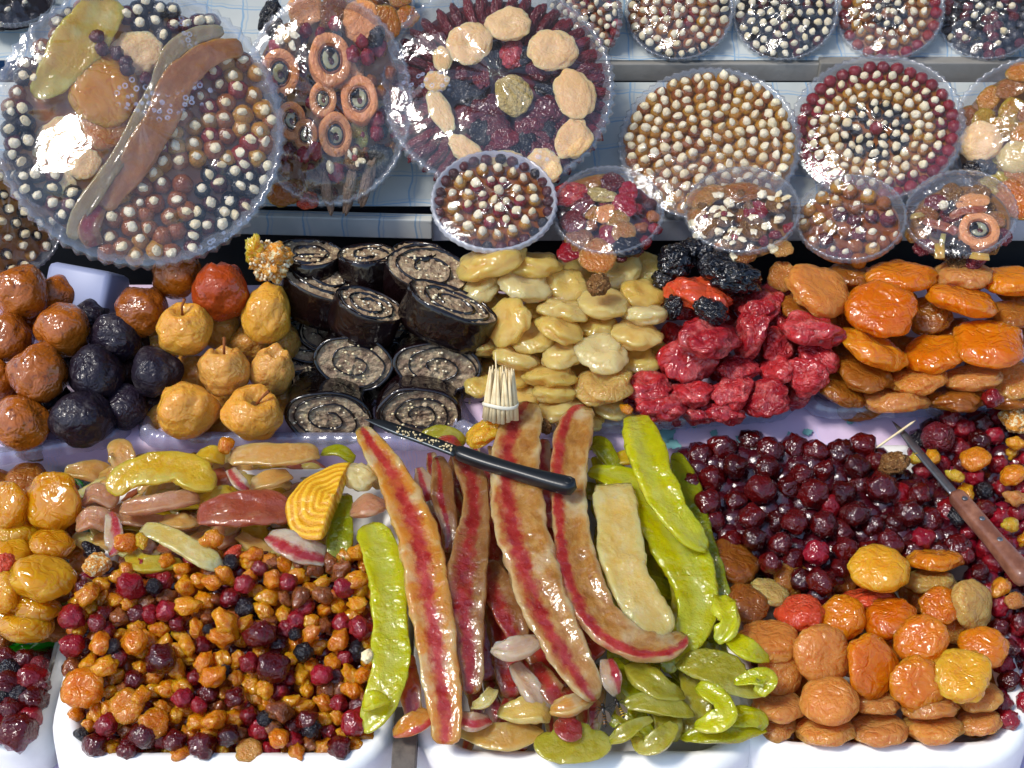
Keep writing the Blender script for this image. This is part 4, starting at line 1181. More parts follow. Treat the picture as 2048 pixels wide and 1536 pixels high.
p.put('hazelnut', vm('nut'), *px(Z3, 1660, 990), 10, 10, .020, 0, 1)
p.put('black_berry', vm('cherry', 'black_glaze'), *px(Z3, 1695, 990), 9, 9, .018, 0, 1)

# 12-16 row on the upper shelf
spec = [
 ('wrapped hazelnut platter on the upper shelf touching the rim of the big maroon platter', 1178, 34, 74, 92, ['amber_dark', 'red_glaze', 'amber_dark', 'black_glaze'], .9, 91),
 ('wrapped hazelnut platter in brown amber glaze with a dark outer ring, upper shelf', 1358, 32, 106, 94, None, .95, 97),
 ('wrapped platter of hazelnuts in nearly black glaze on the upper shelf', 1570, 34, 102, 92, ['black_glaze', 'black_glaze', 'black_glaze', 'cherry'], .95, 103),
 ('wrapped platter with an orange-red berry rim around hazelnuts, on the upper shelf', 1779, 34, 104, 92, 'rim', .9, 109),
 ('very dark wrapped berry platter with few hazelnuts at the end of the upper shelf', 1978, 40, 98, 86, ['black_glaze', 'black_glaze', 'maroon_dry'], .45, 113)]
for lab, u, v, a, b_, mats, np_, sd_ in spec:
    p = Platter(lab, u, v, a, b_, 1.357, H=.012, scallop=52, bulge=.010, filmseed=sd_, wr=.003, flat=((u - 25, v + 62, .16),))
    p.base('black_glaze' if mats and mats != 'rim' else 'amber_dark', .004, .92)
    if mats == 'rim':
        p.ring(.86, 22, .115, ['orange_red_glaze', 'red_glaze'], False)
        for rf, n, mm_ in ((.64, 18, 'amber'), (.44, 13, 'amber_dark'), (.24, 7, 'black_glaze'), (.05, 2, 'amber_dark')):
            p.ring(rf, n, .115, mm_, True, nutk=.62)
    elif mats is None:
        for rf, n, mm_ in ((.86, 25, 'black_glaze'), (.67, 20, 'amber_dark'), (.47, 14, 'amber'), (.28, 8, 'orange_red_glaze'), (.08, 3, 'amber_dark')):
            p.ring(rf, n, .118, [mm_, mm_, 'amber_dark'], True, nutk=.64)
    else:
        for rf, n in ((.86, 25), (.67, 20), (.47, 14), (.28, 8), (.08, 3)):
            for i in range(n):
                th = 2 * math.pi * i / n + random.uniform(-.06, .06); rr = p.R * rf
                p.pair(rr * math.cos(th), rr * math.sin(th), .118 * p.R, random.choice(mats), random.random() < np_, None, .62)
# ------------------------------------------------------------------ heaps of loose fruit
def fruit(name, key, mat, u, v, rx, ry, rot, zone, h, label, cat, group, tau=.45, spin=None, i=None):
    o = link(name, vm(key, mat, i), None, pose(u, v, rx, ry, rot, zone, h, tau, random.random() * 6.28 if spin is None else spin))
    return tag(o, label, cat, group)

# --- orange and purple fruit balls (far left)
g = 'glazed fruit balls in the clear tray'
for u, v, rx, ry, mt, h, lab in (
    (115, 590, 26, 40, 'ball_orange', -.012, 'small orange fruit ball peeping out behind the topmost one of the left heap'),
    (43, 583, 53, 53, 'ball_orange', .012, 'topmost orange-brown fruit ball under the hazelnut platter at the left edge'),
    (16, 677, 42, 52, 'ball_orange', .004, 'orange-brown fruit ball cut by the left edge below the topmost ball'),
    (127, 660, 55, 56, 'ball_orange', .014, 'orange-brown fruit ball touching the purple balls'),
    (77, 750, 61, 56, 'ball_orange', .018, 'wide shiny orange fruit ball above the lowest one'),
    (-6, 762, 30, 42, 'ball_orange', .004, 'deep orange fruit ball mostly cut off at the left edge'),
    (45, 846, 59, 53, 'ball_orange', .016, 'lowest orange-brown fruit ball behind the tray lip'),
    (182, 640, 34, 40, 'ball_purple', -.014, 'dark purple fruit ball at the back, half hidden by an orange ball'),
    (234, 672, 50, 50, 'ball_purple', .006, 'topmost dark purple fruit ball beside the yellow apple'),
    (192, 748, 57, 52, 'ball_purple', .010, 'dark purple fruit ball between two orange balls with a greyish bloom'),
    (310, 746, 48, 52, 'ball_purple', .010, 'dark purple fruit ball nearest the apples'),
    (166, 834, 61, 52, 'ball_purple', .014, 'grey bloomed purple fruit ball at the front of the tray'),
    (250, 812, 44, 46, 'ball_purple', -.004, 'shaded purple fruit ball in the front corner of the tray'),
    (100, 800, 40, 40, 'ball_purple', -.02, 'shadowed purple fruit ball deep between the orange balls')):
    fruit('fruit_ball', 'ball', mt, u, v, rx, ry, 0, ZM, h, lab, 'candied fruit', g, .95)

for u, v in ((60, 640), (140, 720), (20, 800), (110, 830), (230, 740), (280, 690), (210, 800), (290, 810), (70, 880), (190, 870)):
    fruit('fruit_ball', 'ball', 'ball_purple' if u > 130 else 'ball_orange', u, v, 46, 44, 0, ZM, -.026, 'shadowed purple fruit ball at the bottom of the left tray' if u > 130 else 'shadowed orange fruit ball at the bottom of the left tray', 'candied fruit', g, .95)
# --- candied apples
def stem(o, u, v, du, dv, L=.016):
    p, d = ZM.hit(u, v, .035)
    r, up, w = frame(u, v, p)
    mb = MB()
    dr = (r * du + up * dv + w * .25).normalized()
    pts = [p - dr * .006, p + dr * L * .5 + r * .001, p + dr * L]
    inv = o.matrix_world.inverted() if False else o.matrix_basis.inverted()
    mb.tube([inv @ q for q in pts], [.0011 / o.matrix_basis.to_scale()[0], .0009 / o.matrix_basis.to_scale()[0], .0012 / o.matrix_basis.to_scale()[0]], 7)
    link('stem', mb.mesh('stem', M['stem']), o)
def apple_mesh(i, calyx=False):
    v, f = blob(4, 60 + i * 5, (1, 1, .98), (1.0, .09), (2.2, .06), (1.6, .03))
    out = []
    for q in v:
        r = math.hypot(q[0], q[1]); z = q[2]
        if z > 0:
            k_ = math.exp(-(r / .34) ** 2); z -= (.62 if calyx else .28) * k_
            z += .07 * math.exp(-((r - .5) / .16) ** 2) * (1 + .5 * math.sin(math.atan2(q[1], q[0]) * 5))
        q = np.array([q[0], q[1], z])
        out.append(q)
    return mesh('candied_apple', out, f, M['apple'])
AP = [apple_mesh(0), apple_mesh(1), apple_mesh(2, True), apple_mesh(3, True)]
def apple(u, v, rx, ry, mesh_i, mat, tilt, lab, h, roll=0, zone=ZM):
    P, d = zone.hit(u, v, h)
    r, up, w = frame(u, v, P)
    R = rx * K * d
    b3 = Matrix((r, up, w)).transposed()
    # apple axis (local z) tilted from image-up towards the viewer
    rot = b3 @ Matrix.Rotation(rad(roll), 3, 'Z') @ Matrix.Rotation(rad(-90 + tilt), 3, 'X')
    m = Matrix.Translation(P) @ rot.to_4x4() @ Matrix.Diagonal((R, R, R * ry / rx, 1))
    me = AP[mesh_i].copy() if mat != 'apple' else AP[mesh_i]
    if mat != 'apple': me.materials.clear(); me.materials.append(M[mat])
    o = tag(link('candied_apple', me, None, m), lab, 'candied apple', 'candied apples beside the black rolls')
    if mesh_i >= 2:
        link('calyx', vm('berry', 'calyx', 1), o, Matrix.Translation((0, 0, .42)) @ Matrix.Diagonal((.30, .30, .12, 1)))
    return o
g = 'candied apples beside the black rolls'
apple(354, 550, 49, 50, 0, 'ball_orange', 10, 'small brown-orange apple at the top of the heap under the large platter', .008)
a_ = apple(442, 583, 58, 60, 1, 'ball_red', 5, 'shiny red-brown apple at the top of the heap', .020)
apple(283, 623, 53, 53, 0, 'ball_orange', 0, 'brown-orange apple behind the tilted yellow one, beside the purple balls', .008)
apple(534, 628, 50, 62, 1, 'apple_gold', -10, 'golden apple with a brown bruise just below the crumbled fig', .010, -15)
apple(442, 655, 44, 44, 0, 'apple', 0, 'yellow apple hidden behind two others in the middle of the heap', -.020)
apple(500, 690, 44, 40, 1, 'apple', 0, 'shadowed yellow apple behind the two apples with open tops', -.022)
apple(385, 750, 44, 44, 0, 'apple', 0, 'shadowed yellow apple deep in the heap next to a purple ball', -.022)
def stalk(o, pts, r=.06):
    mb = MB(); mb.tube(pts, [r, r * .8, r * 1.3], 7); link('stem', mb.mesh('stem', M['stem']), o)
o = apple(371, 660, 57, 55, 0, 'apple_gold', 35, 'plump yellow apple with a bent reddish stem', .018, 12)
stalk(o, [(0, 0, .6), (.05, .03, 1.0), (.2, .05, 1.3)], .05)
o = apple(448, 742, 52, 54, 2, 'apple', 18, 'yellow apple with an upright brown stem in the middle of the heap', .016)
stalk(o, [(0, 0, .4), (0, 0, .9), (.02, 0, 1.3)])
apple(545, 742, 44, 52, 3, 'apple', 28, 'yellow apple with a dark open top against the black rolls', .004, -8)
apple(375, 822, 62, 56, 1, 'apple_gold', -20, 'pear-shaped smooth yellow apple at the front of the tray', .014, 25)
o = apple(507, 827, 60, 53, 3, 'apple_gold', 42, 'golden apple with a big open top and slanting stem at the front', .020, -12)
stalk(o, [(0, 0, .4), (.15, 0, .85), (.32, 0, 1.25)], .05)
for u, v in ((320, 690), (340, 760), (430, 820), (460, 860), (560, 800), (320, 840), (560, 690), (400, 880)):
    apple(u, v, 44, 42, 0, 'apple', 0, 'shadowed apple at the bottom of the apple heap', -.028)
# crumbled fig
o = tag(bpy.data.objects.new('crumbled_fig', None), 'broken open orange fig with pale seeds between the apples and the black rolls', 'candied fig')
COL.objects.link(o)
P, d = ZM.hit(540, 522, .03); o.location = P; o.empty_display_size = .01
R = 40 * K * d
v, f = blob(4, 5, (1, .8, 1), (1.6, .3), (4, .25), (6, .2))
link('seedy_flesh', mesh('seedy_flesh', v, f, M['fig_crumb']), o, Matrix.Diagonal((R, R, R, 1)))
v, f = blob(4, 9, (.5, .4, .8), (1.6, .3), (4, .2), (6, .15))
link('fig_skin', mesh('fig_skin', v, f, M['apricot_gold']), o, Matrix.Translation((-.011, -.003, .012)) @ Matrix.Diagonal((R, R, R, 1)))
mb = MB(); rr = random.Random(3)
iv, if_ = ico(1)
for k_ in range(130):
    q = Vector((rr.gauss(0, 1), rr.gauss(0, 1), rr.gauss(0, 1))).normalized() * R * rr.uniform(.8, 1.08)
    s_ = rr.uniform(.0009, .0017); mb.add([(x * s_ + q.x, y * s_ + q.y * .85, z * s_ * 1.3 + q.z) for x, y, z in iv], if_)
sd = link('seeds', mb.mesh('seeds', M['nut']), o); sd['kind'] = 'stuff'

# --- black fruit leather rolls with nut filling
def roll(label, u, v, rx, ry, rot, L, face, h, turns=2.0, seed=0, axis_tilt=0):
    SK = .95 if face > 30 else .89
    """u, v, rx, ry: ellipse of the cut face; face: degrees the face is turned up from facing the viewer; L: length of the roll (m)"""
    P, d = ZM.hit(u, v, h)
    r, up, w = frame(u, v, P)
    A = r * math.cos(rad(rot)) + up * math.sin(rad(rot))
    B = up * math.cos(rad(rot)) - r * math.sin(rad(rot))
    N = w * math.cos(rad(face)) + B * math.sin(rad(face))
    C = N.cross(A)
    N = (N + A * axis_tilt).normalized(); A = C.cross(N)
    a = rx * 1.07 * K * d; b_ = ry * 1.07 * K * d / max(.35, math.cos(rad(face)))
    m = Matrix((A, C, N)).transposed().to_4x4(); m.translation = P
    root = tag(bpy.data.objects.new('fruit_roll', None), label, 'fruit roll', 'black fruit leather rolls with nut filling')
    COL.objects.link(root); root.matrix_basis = m; root.empty_display_size = .01
    def rad_at(th):
        return 1 + .11 * mnoise.noise(Vector((math.cos(th) * 1.2 + seed * 4, math.sin(th) * 1.2, seed))) 
    # outer skin and a spiral of leather running inwards
    n = 56; v_, f_ = [], []
    prof = [(SK, -.0012), (SK + .02, .0012), (.985, .0008), (1, -.0025)] + [(1, -L * k_ / 6) for k_ in range(1, 6)] + [(.97, -L), (.5, -L - .001)]
    for rr_, z in prof:
        for j in range(n):
            th = 2 * math.pi * j / n
            k_ = rad_at(th) * rr_ * (1 + (.018 * mnoise.noise(Vector((math.cos(th) * 4, math.sin(th) * 4, z * 60 + seed))) if z < -.001 else 0))
            v_.append((a * k_ * math.cos(th), b_ * k_ * math.sin(th), z))
    for k_ in range(len(prof) - 1):
        for j in range(n):
            f_.append((k_ * n + j, (k_ + 1) * n + j, (k_ + 1) * n + (j + 1) % n, k_ * n + (j + 1) % n))
    f_.append(tuple(range((len(prof) - 1) * n, len(prof) * n)))
    link('leather_skin', mesh('leather_skin', v_, f_, M['roll_skin']), root)
    # nut filling
    v_, f_ = [(0, 0, 0)], []
    nr = 14
    for i in range(1, nr + 1):
        for j in range(n):
            th = 2 * math.pi * j / n; k_ = .95 * i / nr * rad_at(th)
            x, y = a * k_ * math.cos(th), b_ * k_ * math.sin(th)
            v_.append((x, y, -.0012 + .0024 * mnoise.noise(Vector((x * 300, y * 300, seed))) + .0012 * mnoise.noise(Vector((x * 700, y * 700, seed)))))
    for j in range(n): f_.append((0, 1 + j, 1 + (j + 1) % n))
    for i in range(nr - 1):
        for j in range(n):
            f_.append((1 + i * n + j, 1 + (i + 1) * n + j, 1 + (i + 1) * n + (j + 1) % n, 1 + i * n + (j + 1) % n))
    link('nut_filling', mesh('nut_filling', v_, f_, M['filling']), root)
    v_, f_ = [], []
    m_ = int(70 * turns)
    for i in range(m_ + 1):
        t = i / m_; th = seed * 1.3 + 2 * math.pi * turns * t
        k_ = (SK - .68 * t) * rad_at(th) * (1 + .03 * math.sin(th * 3 + seed))
        wd = .008 + .014 * mnoise.noise(Vector((t * 9, seed, 0)))
        for q in (k_ - wd - .010, k_ + wd + .010):
            v_ += [(a * q * math.cos(th), b_ * q * math.sin(th), -.004), (a * q * math.cos(th), b_ * q * math.sin(th), .0010 + .0016 * mnoise.noise(Vector((i * .13, seed, 2))))]
    for i in range(m_):
        o_ = i * 4
        for x, y in ((0, 1), (1, 3), (3, 2)):
            f_.append((o_ + x, o_ + y, o_ + 4 + y, o_ + 4 + x))
    link('leather_spiral', mesh('leather_spiral', v_, f_, M['roll_skin']), root)
    mb = MB(); R_ = random.Random(seed + 50)
    for k_ in range(22):
        th = R_.random() * 6.28; q = math.sqrt(R_.random()) * .8
        s_ = R_.uniform(.0004, .0013)
        mb.add([(x * s_ * 1.3 + a * q * math.cos(th), y * s_ + b_ * q * math.sin(th), z * s_ * .8 + .0008) for x, y, z in iv], if_)
    c = link('nut_pieces', mb.mesh('nut_pieces', M['nut']), root); c['kind'] = 'stuff'
    return root
roll('shiny black fruit roll at the back under the white shelf edge', 612, 505, 66, 26, 0, .04, 70, -.004, 1.5, 1)
roll('black fruit roll lump at the back with one nut crumb on top', 735, 508, 58, 22, 0, .04, 72, -.002, 1.5, 2)
roll('dark fruit roll at the back just left of the small round plate', 835, 500, 46, 18, 0, .04, 72, -.004, 1.5, 3)
roll('black fruit roll with a wide face, right of the crumbled fig', 662, 555, 92, 42, -14, .035, 52, .006, 2.2, 4)
roll('tilted black fruit roll with a wide face leaning against the pale peaches', 858, 536, 80, 42, -14, .035, 42, .014, 1.6, 5)
roll('thin black fruit roll slice lying on the left upper roll', 738, 608, 66, 28, -18, .030, 56, .024, 2.2, 6)
roll('long black fruit roll slice lying across the right rolls over the pale peaches', 905, 604, 90, 27, -22, .032, 60, .030, 2.2, 7)
roll('black fruit roll in the middle row at the left with its spiral facing out', 708, 728, 76, 52, -14, .06, -14, .004, 1.6, 8)
roll('black fruit roll in the middle row next to the toothpicks', 874, 734, 84, 48, -4, .06, -14, .004, 1.7, 9)
roll('black fruit roll in the bottom row beside the golden apple', 657, 838, 84, 50, -6, .06, -24, .004, 2.2, 10)
roll('black fruit roll in the bottom row above the black knife blade', 838, 830, 82, 50, -2, .06, -24, .004, 2.3, 11)
for u, v in ((596, 640), (610, 720), (790, 680), (780, 770), (600, 780), (660, 660), (940, 690), (760, 640), (590, 590), (620, 680), (800, 640), (720, 660), (950, 780), (580, 700)):
    roll('black fruit roll deep in shadow between the rolls in front', u, v, 62, 44, 0, .03, 25, -.03, 1.5, u % 7)

# --- pale dried peaches
g = 'pale yellow dried peaches in the middle tray'
PALE = [
 (1236, 540, 44, 38, 20, -.006, 'broad translucent pale peach at the top right corner of the pale heap'),
 (1284, 540, 38, 34, 0, -.012, 'pale peach at the top right beside the black prunes'),
 (984, 524, 66, 22, 14, .012, 'long narrow pale peach slice lying against the small round plate'),
 (1068, 529, 54, 20, -4, .004, 'flat pale peach just right of the long narrow slice at the top'),
 (959, 570, 40, 30, 20, .008, 'pale peach with a torn edge beside the tilted black roll'),
 (1048, 569, 52, 32, -12, .014, 'deep yellow shiny peach in the upper middle of the pale heap'),
 (1131, 573, 42, 36, 0, .004, 'grainy pale peach between the deep yellow one and the walnut'),
 (1209, 608, 50, 30, -5, .012, 'oval pale peach directly under the brown walnut'),
 (1283, 588, 42, 30, -15, .002, 'olive-tinged pale peach beside the reddish fruit, upper right'),
 (1291, 628, 46, 17, 0, .010, 'thin pale peach lying on edge near the red fruit'),
 (963, 608, 36, 24, 0, -.010, 'shaded pale peach tucked behind the large upright one'),
 (1020, 640, 38, 48, -22, .020, 'large upright pale yellow peach at the end of the long black roll slice'),
 (1127, 619, 48, 21, -8, .012, 'thin yellow peach with a ragged top edge in the middle'),
 (1072, 625, 26, 18, -20, -.004, 'small pale peach wedged right of the large upright one'),
 (1124, 658, 48, 25, -28, .020, 'slanting pale peach with a pointed end in the middle of the heap'),
 (1064, 675, 44, 33, 10, .012, 'round translucent pale peach below the slanting one'),
 (1194, 652, 40, 21, 0, .002, 'grey-tinged pale peach half hidden under the one below the walnut'),
 (1274, 671, 51, 27, -4, .012, 'wide pale peach with a brown scar against the red fruit'),
 (963, 690, 46, 20, 0, -.004, 'pale peach in shadow under the end of the black roll slice'),
 (1034, 717, 48, 19, -12, .012, 'narrow pale peach lying above the toothpick bundle'),
 (1124, 709, 43, 26, 4, .016, 'plump pale peach in the centre left of the squarish one'),
 (1202, 705, 48, 36, -4, .022, 'squarish cream peach with a dimpled face'),
 (1278, 721, 40, 26, 10, .002, 'pale peach with a dark speck beside the bright red fruit'),
 (1100, 751, 52, 22, 3, .012, 'wide pale peach just right of the toothpick tips'),
 (1207, 772, 54, 36, 8, .020, 'olive-yellow wrinkled peach low in the heap'),
 (1110, 785, 44, 20, 2, .012, 'thin pale peach second from the bottom'),
 (1118, 818, 50, 24, 5, .008, 'lowest pale peach in the middle behind the tray lip'),
 (1230, 815, 44, 22, -5, .002, 'pale peach in the bottom row near the red fruit'),
 (1030, 752, 36, 26, 0, -.002, 'pale peach behind the toothpick tips'),
 (962, 772, 28, 22, 0, -.002, 'pale peach between the black roll and the toothpicks'),
 (1050, 792, 32, 22, 0, .000, 'pale peach half hidden right of the toothpick bundle'),
 (1165, 845, 46, 16, 0, .004, 'pale peach pressed against the front wall of the tray'),
 (1290, 780, 30, 26, 0, -.01, 'pale peach mostly hidden behind the bright red fruit')]
for i, (u, v, rx, ry, rot, h, lab) in enumerate(PALE):
    mt = 'peach_cream' if i in (21, 4, 9) else ('apricot_beige' if i in (24, 18) else 'peach_pale')
    if i == 5: mt = 'peach_cream'
    fruit('dried_peach', 'pale', mt, u, v, rx * 1.06, ry * 1.06, rot, ZM, h, lab, 'dried peach', g, .40)
for u, v in pack([(950, 540), (1300, 520), (1320, 700), (1290, 830), (1050, 850), (960, 800)], 66):
    fruit('dried_peach', 'pale', 'peach_pale', u, v, 46, 32, random.uniform(-20, 20), ZM, -.022, 'pale peach buried deep in the pale heap', 'dried peach', g, .34)
o = fruit('walnut', 'prune', 'walnut', 1197, 568, 28, 26, 0, ZM, .040, 'brown walnut half on top of the pale peaches', 'walnut', None, .7)
fruit('raisin', 'raisin', 'raisin', 1252, 818, 14, 13, 0, ZM, .03, 'golden raisin fallen between the pale and the red fruit', 'raisin', None, .7)

# --- prunes and red dried fruit
g = 'black prunes on the red fruit'
for u, v, rx, ry, rot, h, lab in (
    (1352, 520, 46, 38, 10, .010, 'black prune at the left end of the prune pile beside the pale peaches'),
    (1392, 503, 44, 30, 0, .008, 'black prune at the top back of the prune pile'),
    (1432, 530, 46, 32, -20, .018, 'black prune in the middle of the prune pile'),
    (1468, 556, 58, 32, -12, .024, 'largest glossy black prune at the right of the prune pile'),
    (1328, 558, 26, 28, 0, .004, 'small black prune under the left end of the prune pile'),
    (1345, 614, 22, 26, 0, .020, 'small black prune at the edge of the pale heap below the orange-red fruit'),
    (1423, 621, 40, 24, -24, .036, 'dull bluish black prune lying alone on the red fruit'),
    (1500, 572, 26, 20, 0, .006, 'small black prune half hidden at the right end of the pile')):
    fruit('prune', 'prune', 'prune', u, v, rx, ry, rot, ZM, h, lab, 'prune', g, .6)
g = 'red dried fruit in the middle tray'
RED = [
 (1400, 590, 66, 26, -10, .016, 'red_orange', 'flat orange-red fruit right under the black prunes'),
 (1540, 590, 34, 26, 0, -.008, 'maroon_dry', 'dark maroon dried fruit at the back near the first apricots'),
 (1519, 611, 46, 32, 10, .010, 'red_dry', 'round red dried fruit at the top right below the prunes'),
 (1420, 675, 64, 38, -12, .030, 'red_dry', 'large shiny red dried fruit lying across the middle of the heap'),
 (1375, 720, 56, 52, -20, .014, 'red_dry', 'big fibrous pinkish red fruit at the left of the heap'),
 (1499, 668, 35, 46, -10, .022, 'red_dry', 'upright dark red fruit with white highlights in the middle of the heap'),
 (1550, 650, 34, 34, 0, .000, 'red_dry', 'red dried fruit hidden between the upright one and the apricots'),
 (1624, 662, 60, 27, -12, .030, 'red_dry', 'long red fruit lying against the apricots'),
 (1637, 715, 42, 30, -15, .022, 'red_dry', 'pinkish red fruit at the right edge under the long one'),
 (1557, 690, 32, 38, 20, .012, 'red_dry', 'dark red wrinkled fruit right of the upright one'),
 (1612, 752, 40, 42, -20, .022, 'red_dry', 'bright red fruit touching the corner of the apricot tray'),
 (1479, 736, 38, 26, -10, .014, 'red_dry', 'small dark red fruit below the large shiny one'),
 (1556, 740, 38, 27, 20, .014, 'red_dry', 'red fruit with a wrinkled pit in the lower right of the heap'),
 (1297, 775, 46, 34, 0, .014, 'red_dry', 'bright scarlet fruit at the lower left beside the pale peaches'),
 (1382, 785, 42, 26, 5, .016, 'red_dry', 'red fruit below the big fibrous one'),
 (1464, 784, 44, 32, 10, .018, 'red_dry', 'pinkish red fruit in the bottom middle of the heap'),
 (1532, 797, 46, 38, 40, .018, 'red_dry', 'large red fruit in the lower right behind the tray lip'),
 (1322, 815, 52, 26, -4, .014, 'red_dry', 'lowest red fruit at the left behind the tray lip'),
 (1446, 822, 44, 18, -8, .010, 'red_dry', 'flat red fruit at the bottom pressed on the tray wall'),
 (1270, 810, 24, 26, 0, .006, 'maroon_dry', 'dark red fruit in the bottom left corner of the red heap'),
 (1400, 826, 40, 18, 0, .004, 'red_dry', 'red fruit squeezed low behind the tray lip')]
for u, v, rx, ry, rot, h, mt, lab in RED:
    fruit('red_dried_fruit', 'red', mt, u, v, rx * 1.05, ry * 1.08, rot, ZM, h, lab, 'dried fruit', g, .5)
for u, v in pack([(1310, 700), (1330, 600), (1520, 560), (1640, 650), (1640, 760), (1560, 830), (1290, 830)], 62):
    fruit('red_dried_fruit', 'red', 'red_dry', u, v, 46, 34, random.uniform(-40, 40), ZM, -.016, 'dark red fruit buried deep in the red heap', 'dried fruit', g, .5)

# --- glossy apricots at the right
g = 'glossy orange apricots in the right tray'
APR = [
 (1701, 549, 46, 24, -5, -.004, 'apricot_brown', 'brown shaded apricot at the back between the pinkish one and the wide one'),
 (1564, 553, 26, 30, 0, .004, 'apricot_tan', 'small tan apricot at the left tip of the apricot heap'),
 (1616, 622, 58, 32, -18, .010, 'apricot_brown', 'brown-orange apricot under the pinkish one'),
 (1637, 578, 68, 46, -28, .024, 'apricot_pink', 'pinkish tan apricot leaning at the top left of the heap'),
 (1798, 553, 66, 34, -2, .008, 'apricot', 'wide orange apricot at the back, behind the big bright one'),
 (1924, 549, 56, 29, -5, .008, 'apricot_tan', 'tan orange apricot with ribbed sides at the back right'),
 (2020, 560, 58, 30, -4, .010, 'apricot', 'orange apricot at the back right corner cut by the edge'),
 (1859, 630, 44, 38, 0, .004, 'apricot_brown', 'brown amber apricot with a hollow, right of the big bright one'),
 (1764, 618, 66, 55, -10, .032, 'apricot', 'big bright orange round apricot near the top'),
 (1928, 602, 68, 28, -14, .022, 'apricot', 'shiny orange apricot slanting down beneath the ribbed one'),
 (2030, 628, 48, 27, -10, .012, 'apricot_brown', 'dark amber apricot cut by the right edge under the slanting one'),
 (1697, 652, 34, 28, 0, -.01, 'apricot_brown', 'dark apricot in the gap below the pinkish one'),
 (1903, 660, 42, 26, 0, -.008, 'apricot_brown', 'shadowed apricot behind the biggest right hand apricot'),
 (1748, 696, 68, 32, -26, .026, 'apricot', 'shiny orange apricot slanting under the big bright one'),
 (1867, 705, 62, 38, 10, .020, 'apricot', 'plump orange apricot in the centre of the heap'),
 (1976, 686, 70, 46, -6, .032, 'apricot', 'biggest smooth orange apricot near the right edge'),
 (1729, 748, 58, 35, -16, .018, 'apricot_brown', 'amber brown blocky apricot beside the red fruit'),
 (1836, 760, 54, 29, 6, .018, 'apricot_pink', 'pinkish orange apricot in the second row from the bottom'),
 (1944, 756, 58, 27, 6, .018, 'apricot_tan', 'tan wrinkled apricot below the biggest one'),
 (2034, 762, 48, 36, 0, .018, 'apricot_pink', 'frosted orange apricot at the right edge in the second lowest row'),
 (1682, 780, 50, 28, -28, .014, 'apricot_brown', 'amber apricot in the left front corner of the right tray'),
 (1790, 797, 64, 18, -2, .012, 'apricot_tan', 'flat tan apricot in the bottom row at the left'),
 (1911, 797, 60, 20, 0, .012, 'apricot_brown', 'flat brown apricot in the bottom row in the middle'),
 (2022, 797, 48, 18, 0, .010, 'apricot_brown', 'flat brown apricot at the right end of the bottom row')]
for u, v, rx, ry, rot, h, mt, lab in APR:
    fruit('dried_apricot', 'disc', mt, u, v, rx * 1.04, ry * 1.05, rot, ZM, h, lab, 'dried apricot', g, .42)
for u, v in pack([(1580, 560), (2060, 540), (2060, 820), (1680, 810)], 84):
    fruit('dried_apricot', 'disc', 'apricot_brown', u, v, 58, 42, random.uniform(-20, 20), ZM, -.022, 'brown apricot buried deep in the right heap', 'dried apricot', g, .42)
fruit('dried_cherry', 'cherry', 'cranberry', 1985, 797, 22, 13, 0, ZM, .034, 'small dark red berry stuck in the bottom row of the apricots', 'berry', None, .7)

# --- amber apricots in the green tray and dark cherries below (left edge)
g = 'amber apricots in the green tray'
for u, v, rx, ry, rot, h, lab in (
    (34, 1062, 44, 30, 0, .002, 'brown amber apricot half hidden under the leftmost upper one'),
    (18, 1012, 38, 52, 0, .018, 'orange apricot at the upper left cut by the edge'),
    (105, 1007, 54, 64, 0, .020, 'tall amber apricot with a bright highlight under the tray lip'),
    (104, 1088, 46, 30, -5, .010, 'dull amber apricot below the tall one'),
    (26, 1106, 44, 32, 0, .006, 'flat amber apricot in the middle at the left edge'),
    (86, 1158, 66, 46, -10, .030, 'biggest shiny golden apricot resting over the tray rim'),
    (8, 1184, 28, 44, 0, .026, 'golden apricot cut by the left edge below the rough orange one'),
    (74, 1215, 52, 28, -4, .012, 'brown amber apricot under the biggest one'),
    (50, 1254, 58, 30, 0, .006, 'lowest amber apricot behind the green tray rim'),
    (0, 1235, 36, 40, 0, .002, 'amber apricot in the lower left corner of the green tray')):
    fruit('dried_apricot', 'plump', 'apricot_amber', u, v, rx, ry, rot, ZF, h, lab, 'dried apricot', g, .55)
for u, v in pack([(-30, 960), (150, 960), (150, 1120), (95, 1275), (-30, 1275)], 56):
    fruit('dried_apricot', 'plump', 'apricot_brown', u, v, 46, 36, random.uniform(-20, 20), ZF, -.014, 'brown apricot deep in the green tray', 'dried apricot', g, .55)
fruit('dried_fruit', 'red', 'red_orange', 10, 1124, 22, 20, 0, ZF, .036, 'small rough orange piece lying on the amber apricots', 'dried fruit', None, .6)
g = 'dark cherries in the corner tray'
for u, v, r, mt in [(64, 1358, 34, 'cranberry'), (34, 1462, 42, 'cherry'), (68, 1400, 30, 'cherry'), (10, 1316, 26, 'cherry'), (16, 1372, 34, 'cherry'), (20, 1420, 30, 'cherry'), (50, 1318, 24, 'cherry'), (80, 1328, 20, 'maroon_dry'), (4, 1400, 28, 'blackcurrant'), (60, 1436, 26, 'cranberry'), (-6, 1460, 30, 'cranberry'), (36, 1392, 26, 'blackcurrant'), (84, 1372, 20, 'cherry'), (20, 1340, 24, 'blackcurrant')]:
    fruit('candied_cherry', 'cherry', mt, u, v, r, r * .95, 0, Zh, .012, 'dark glossy cherry in the corner tray below the green rim', 'cherry', g, .9)
for u, v in pack([(-20, 1300), (90, 1300), (84, 1400), (60, 1470), (-20, 1480)], 34):
    fruit('candied_cherry', 'cherry', 'cherry', u, v, 28, 26, 0, Zh, -.010, 'dark glossy cherry in the corner tray below the green rim', 'cherry', g, .9)
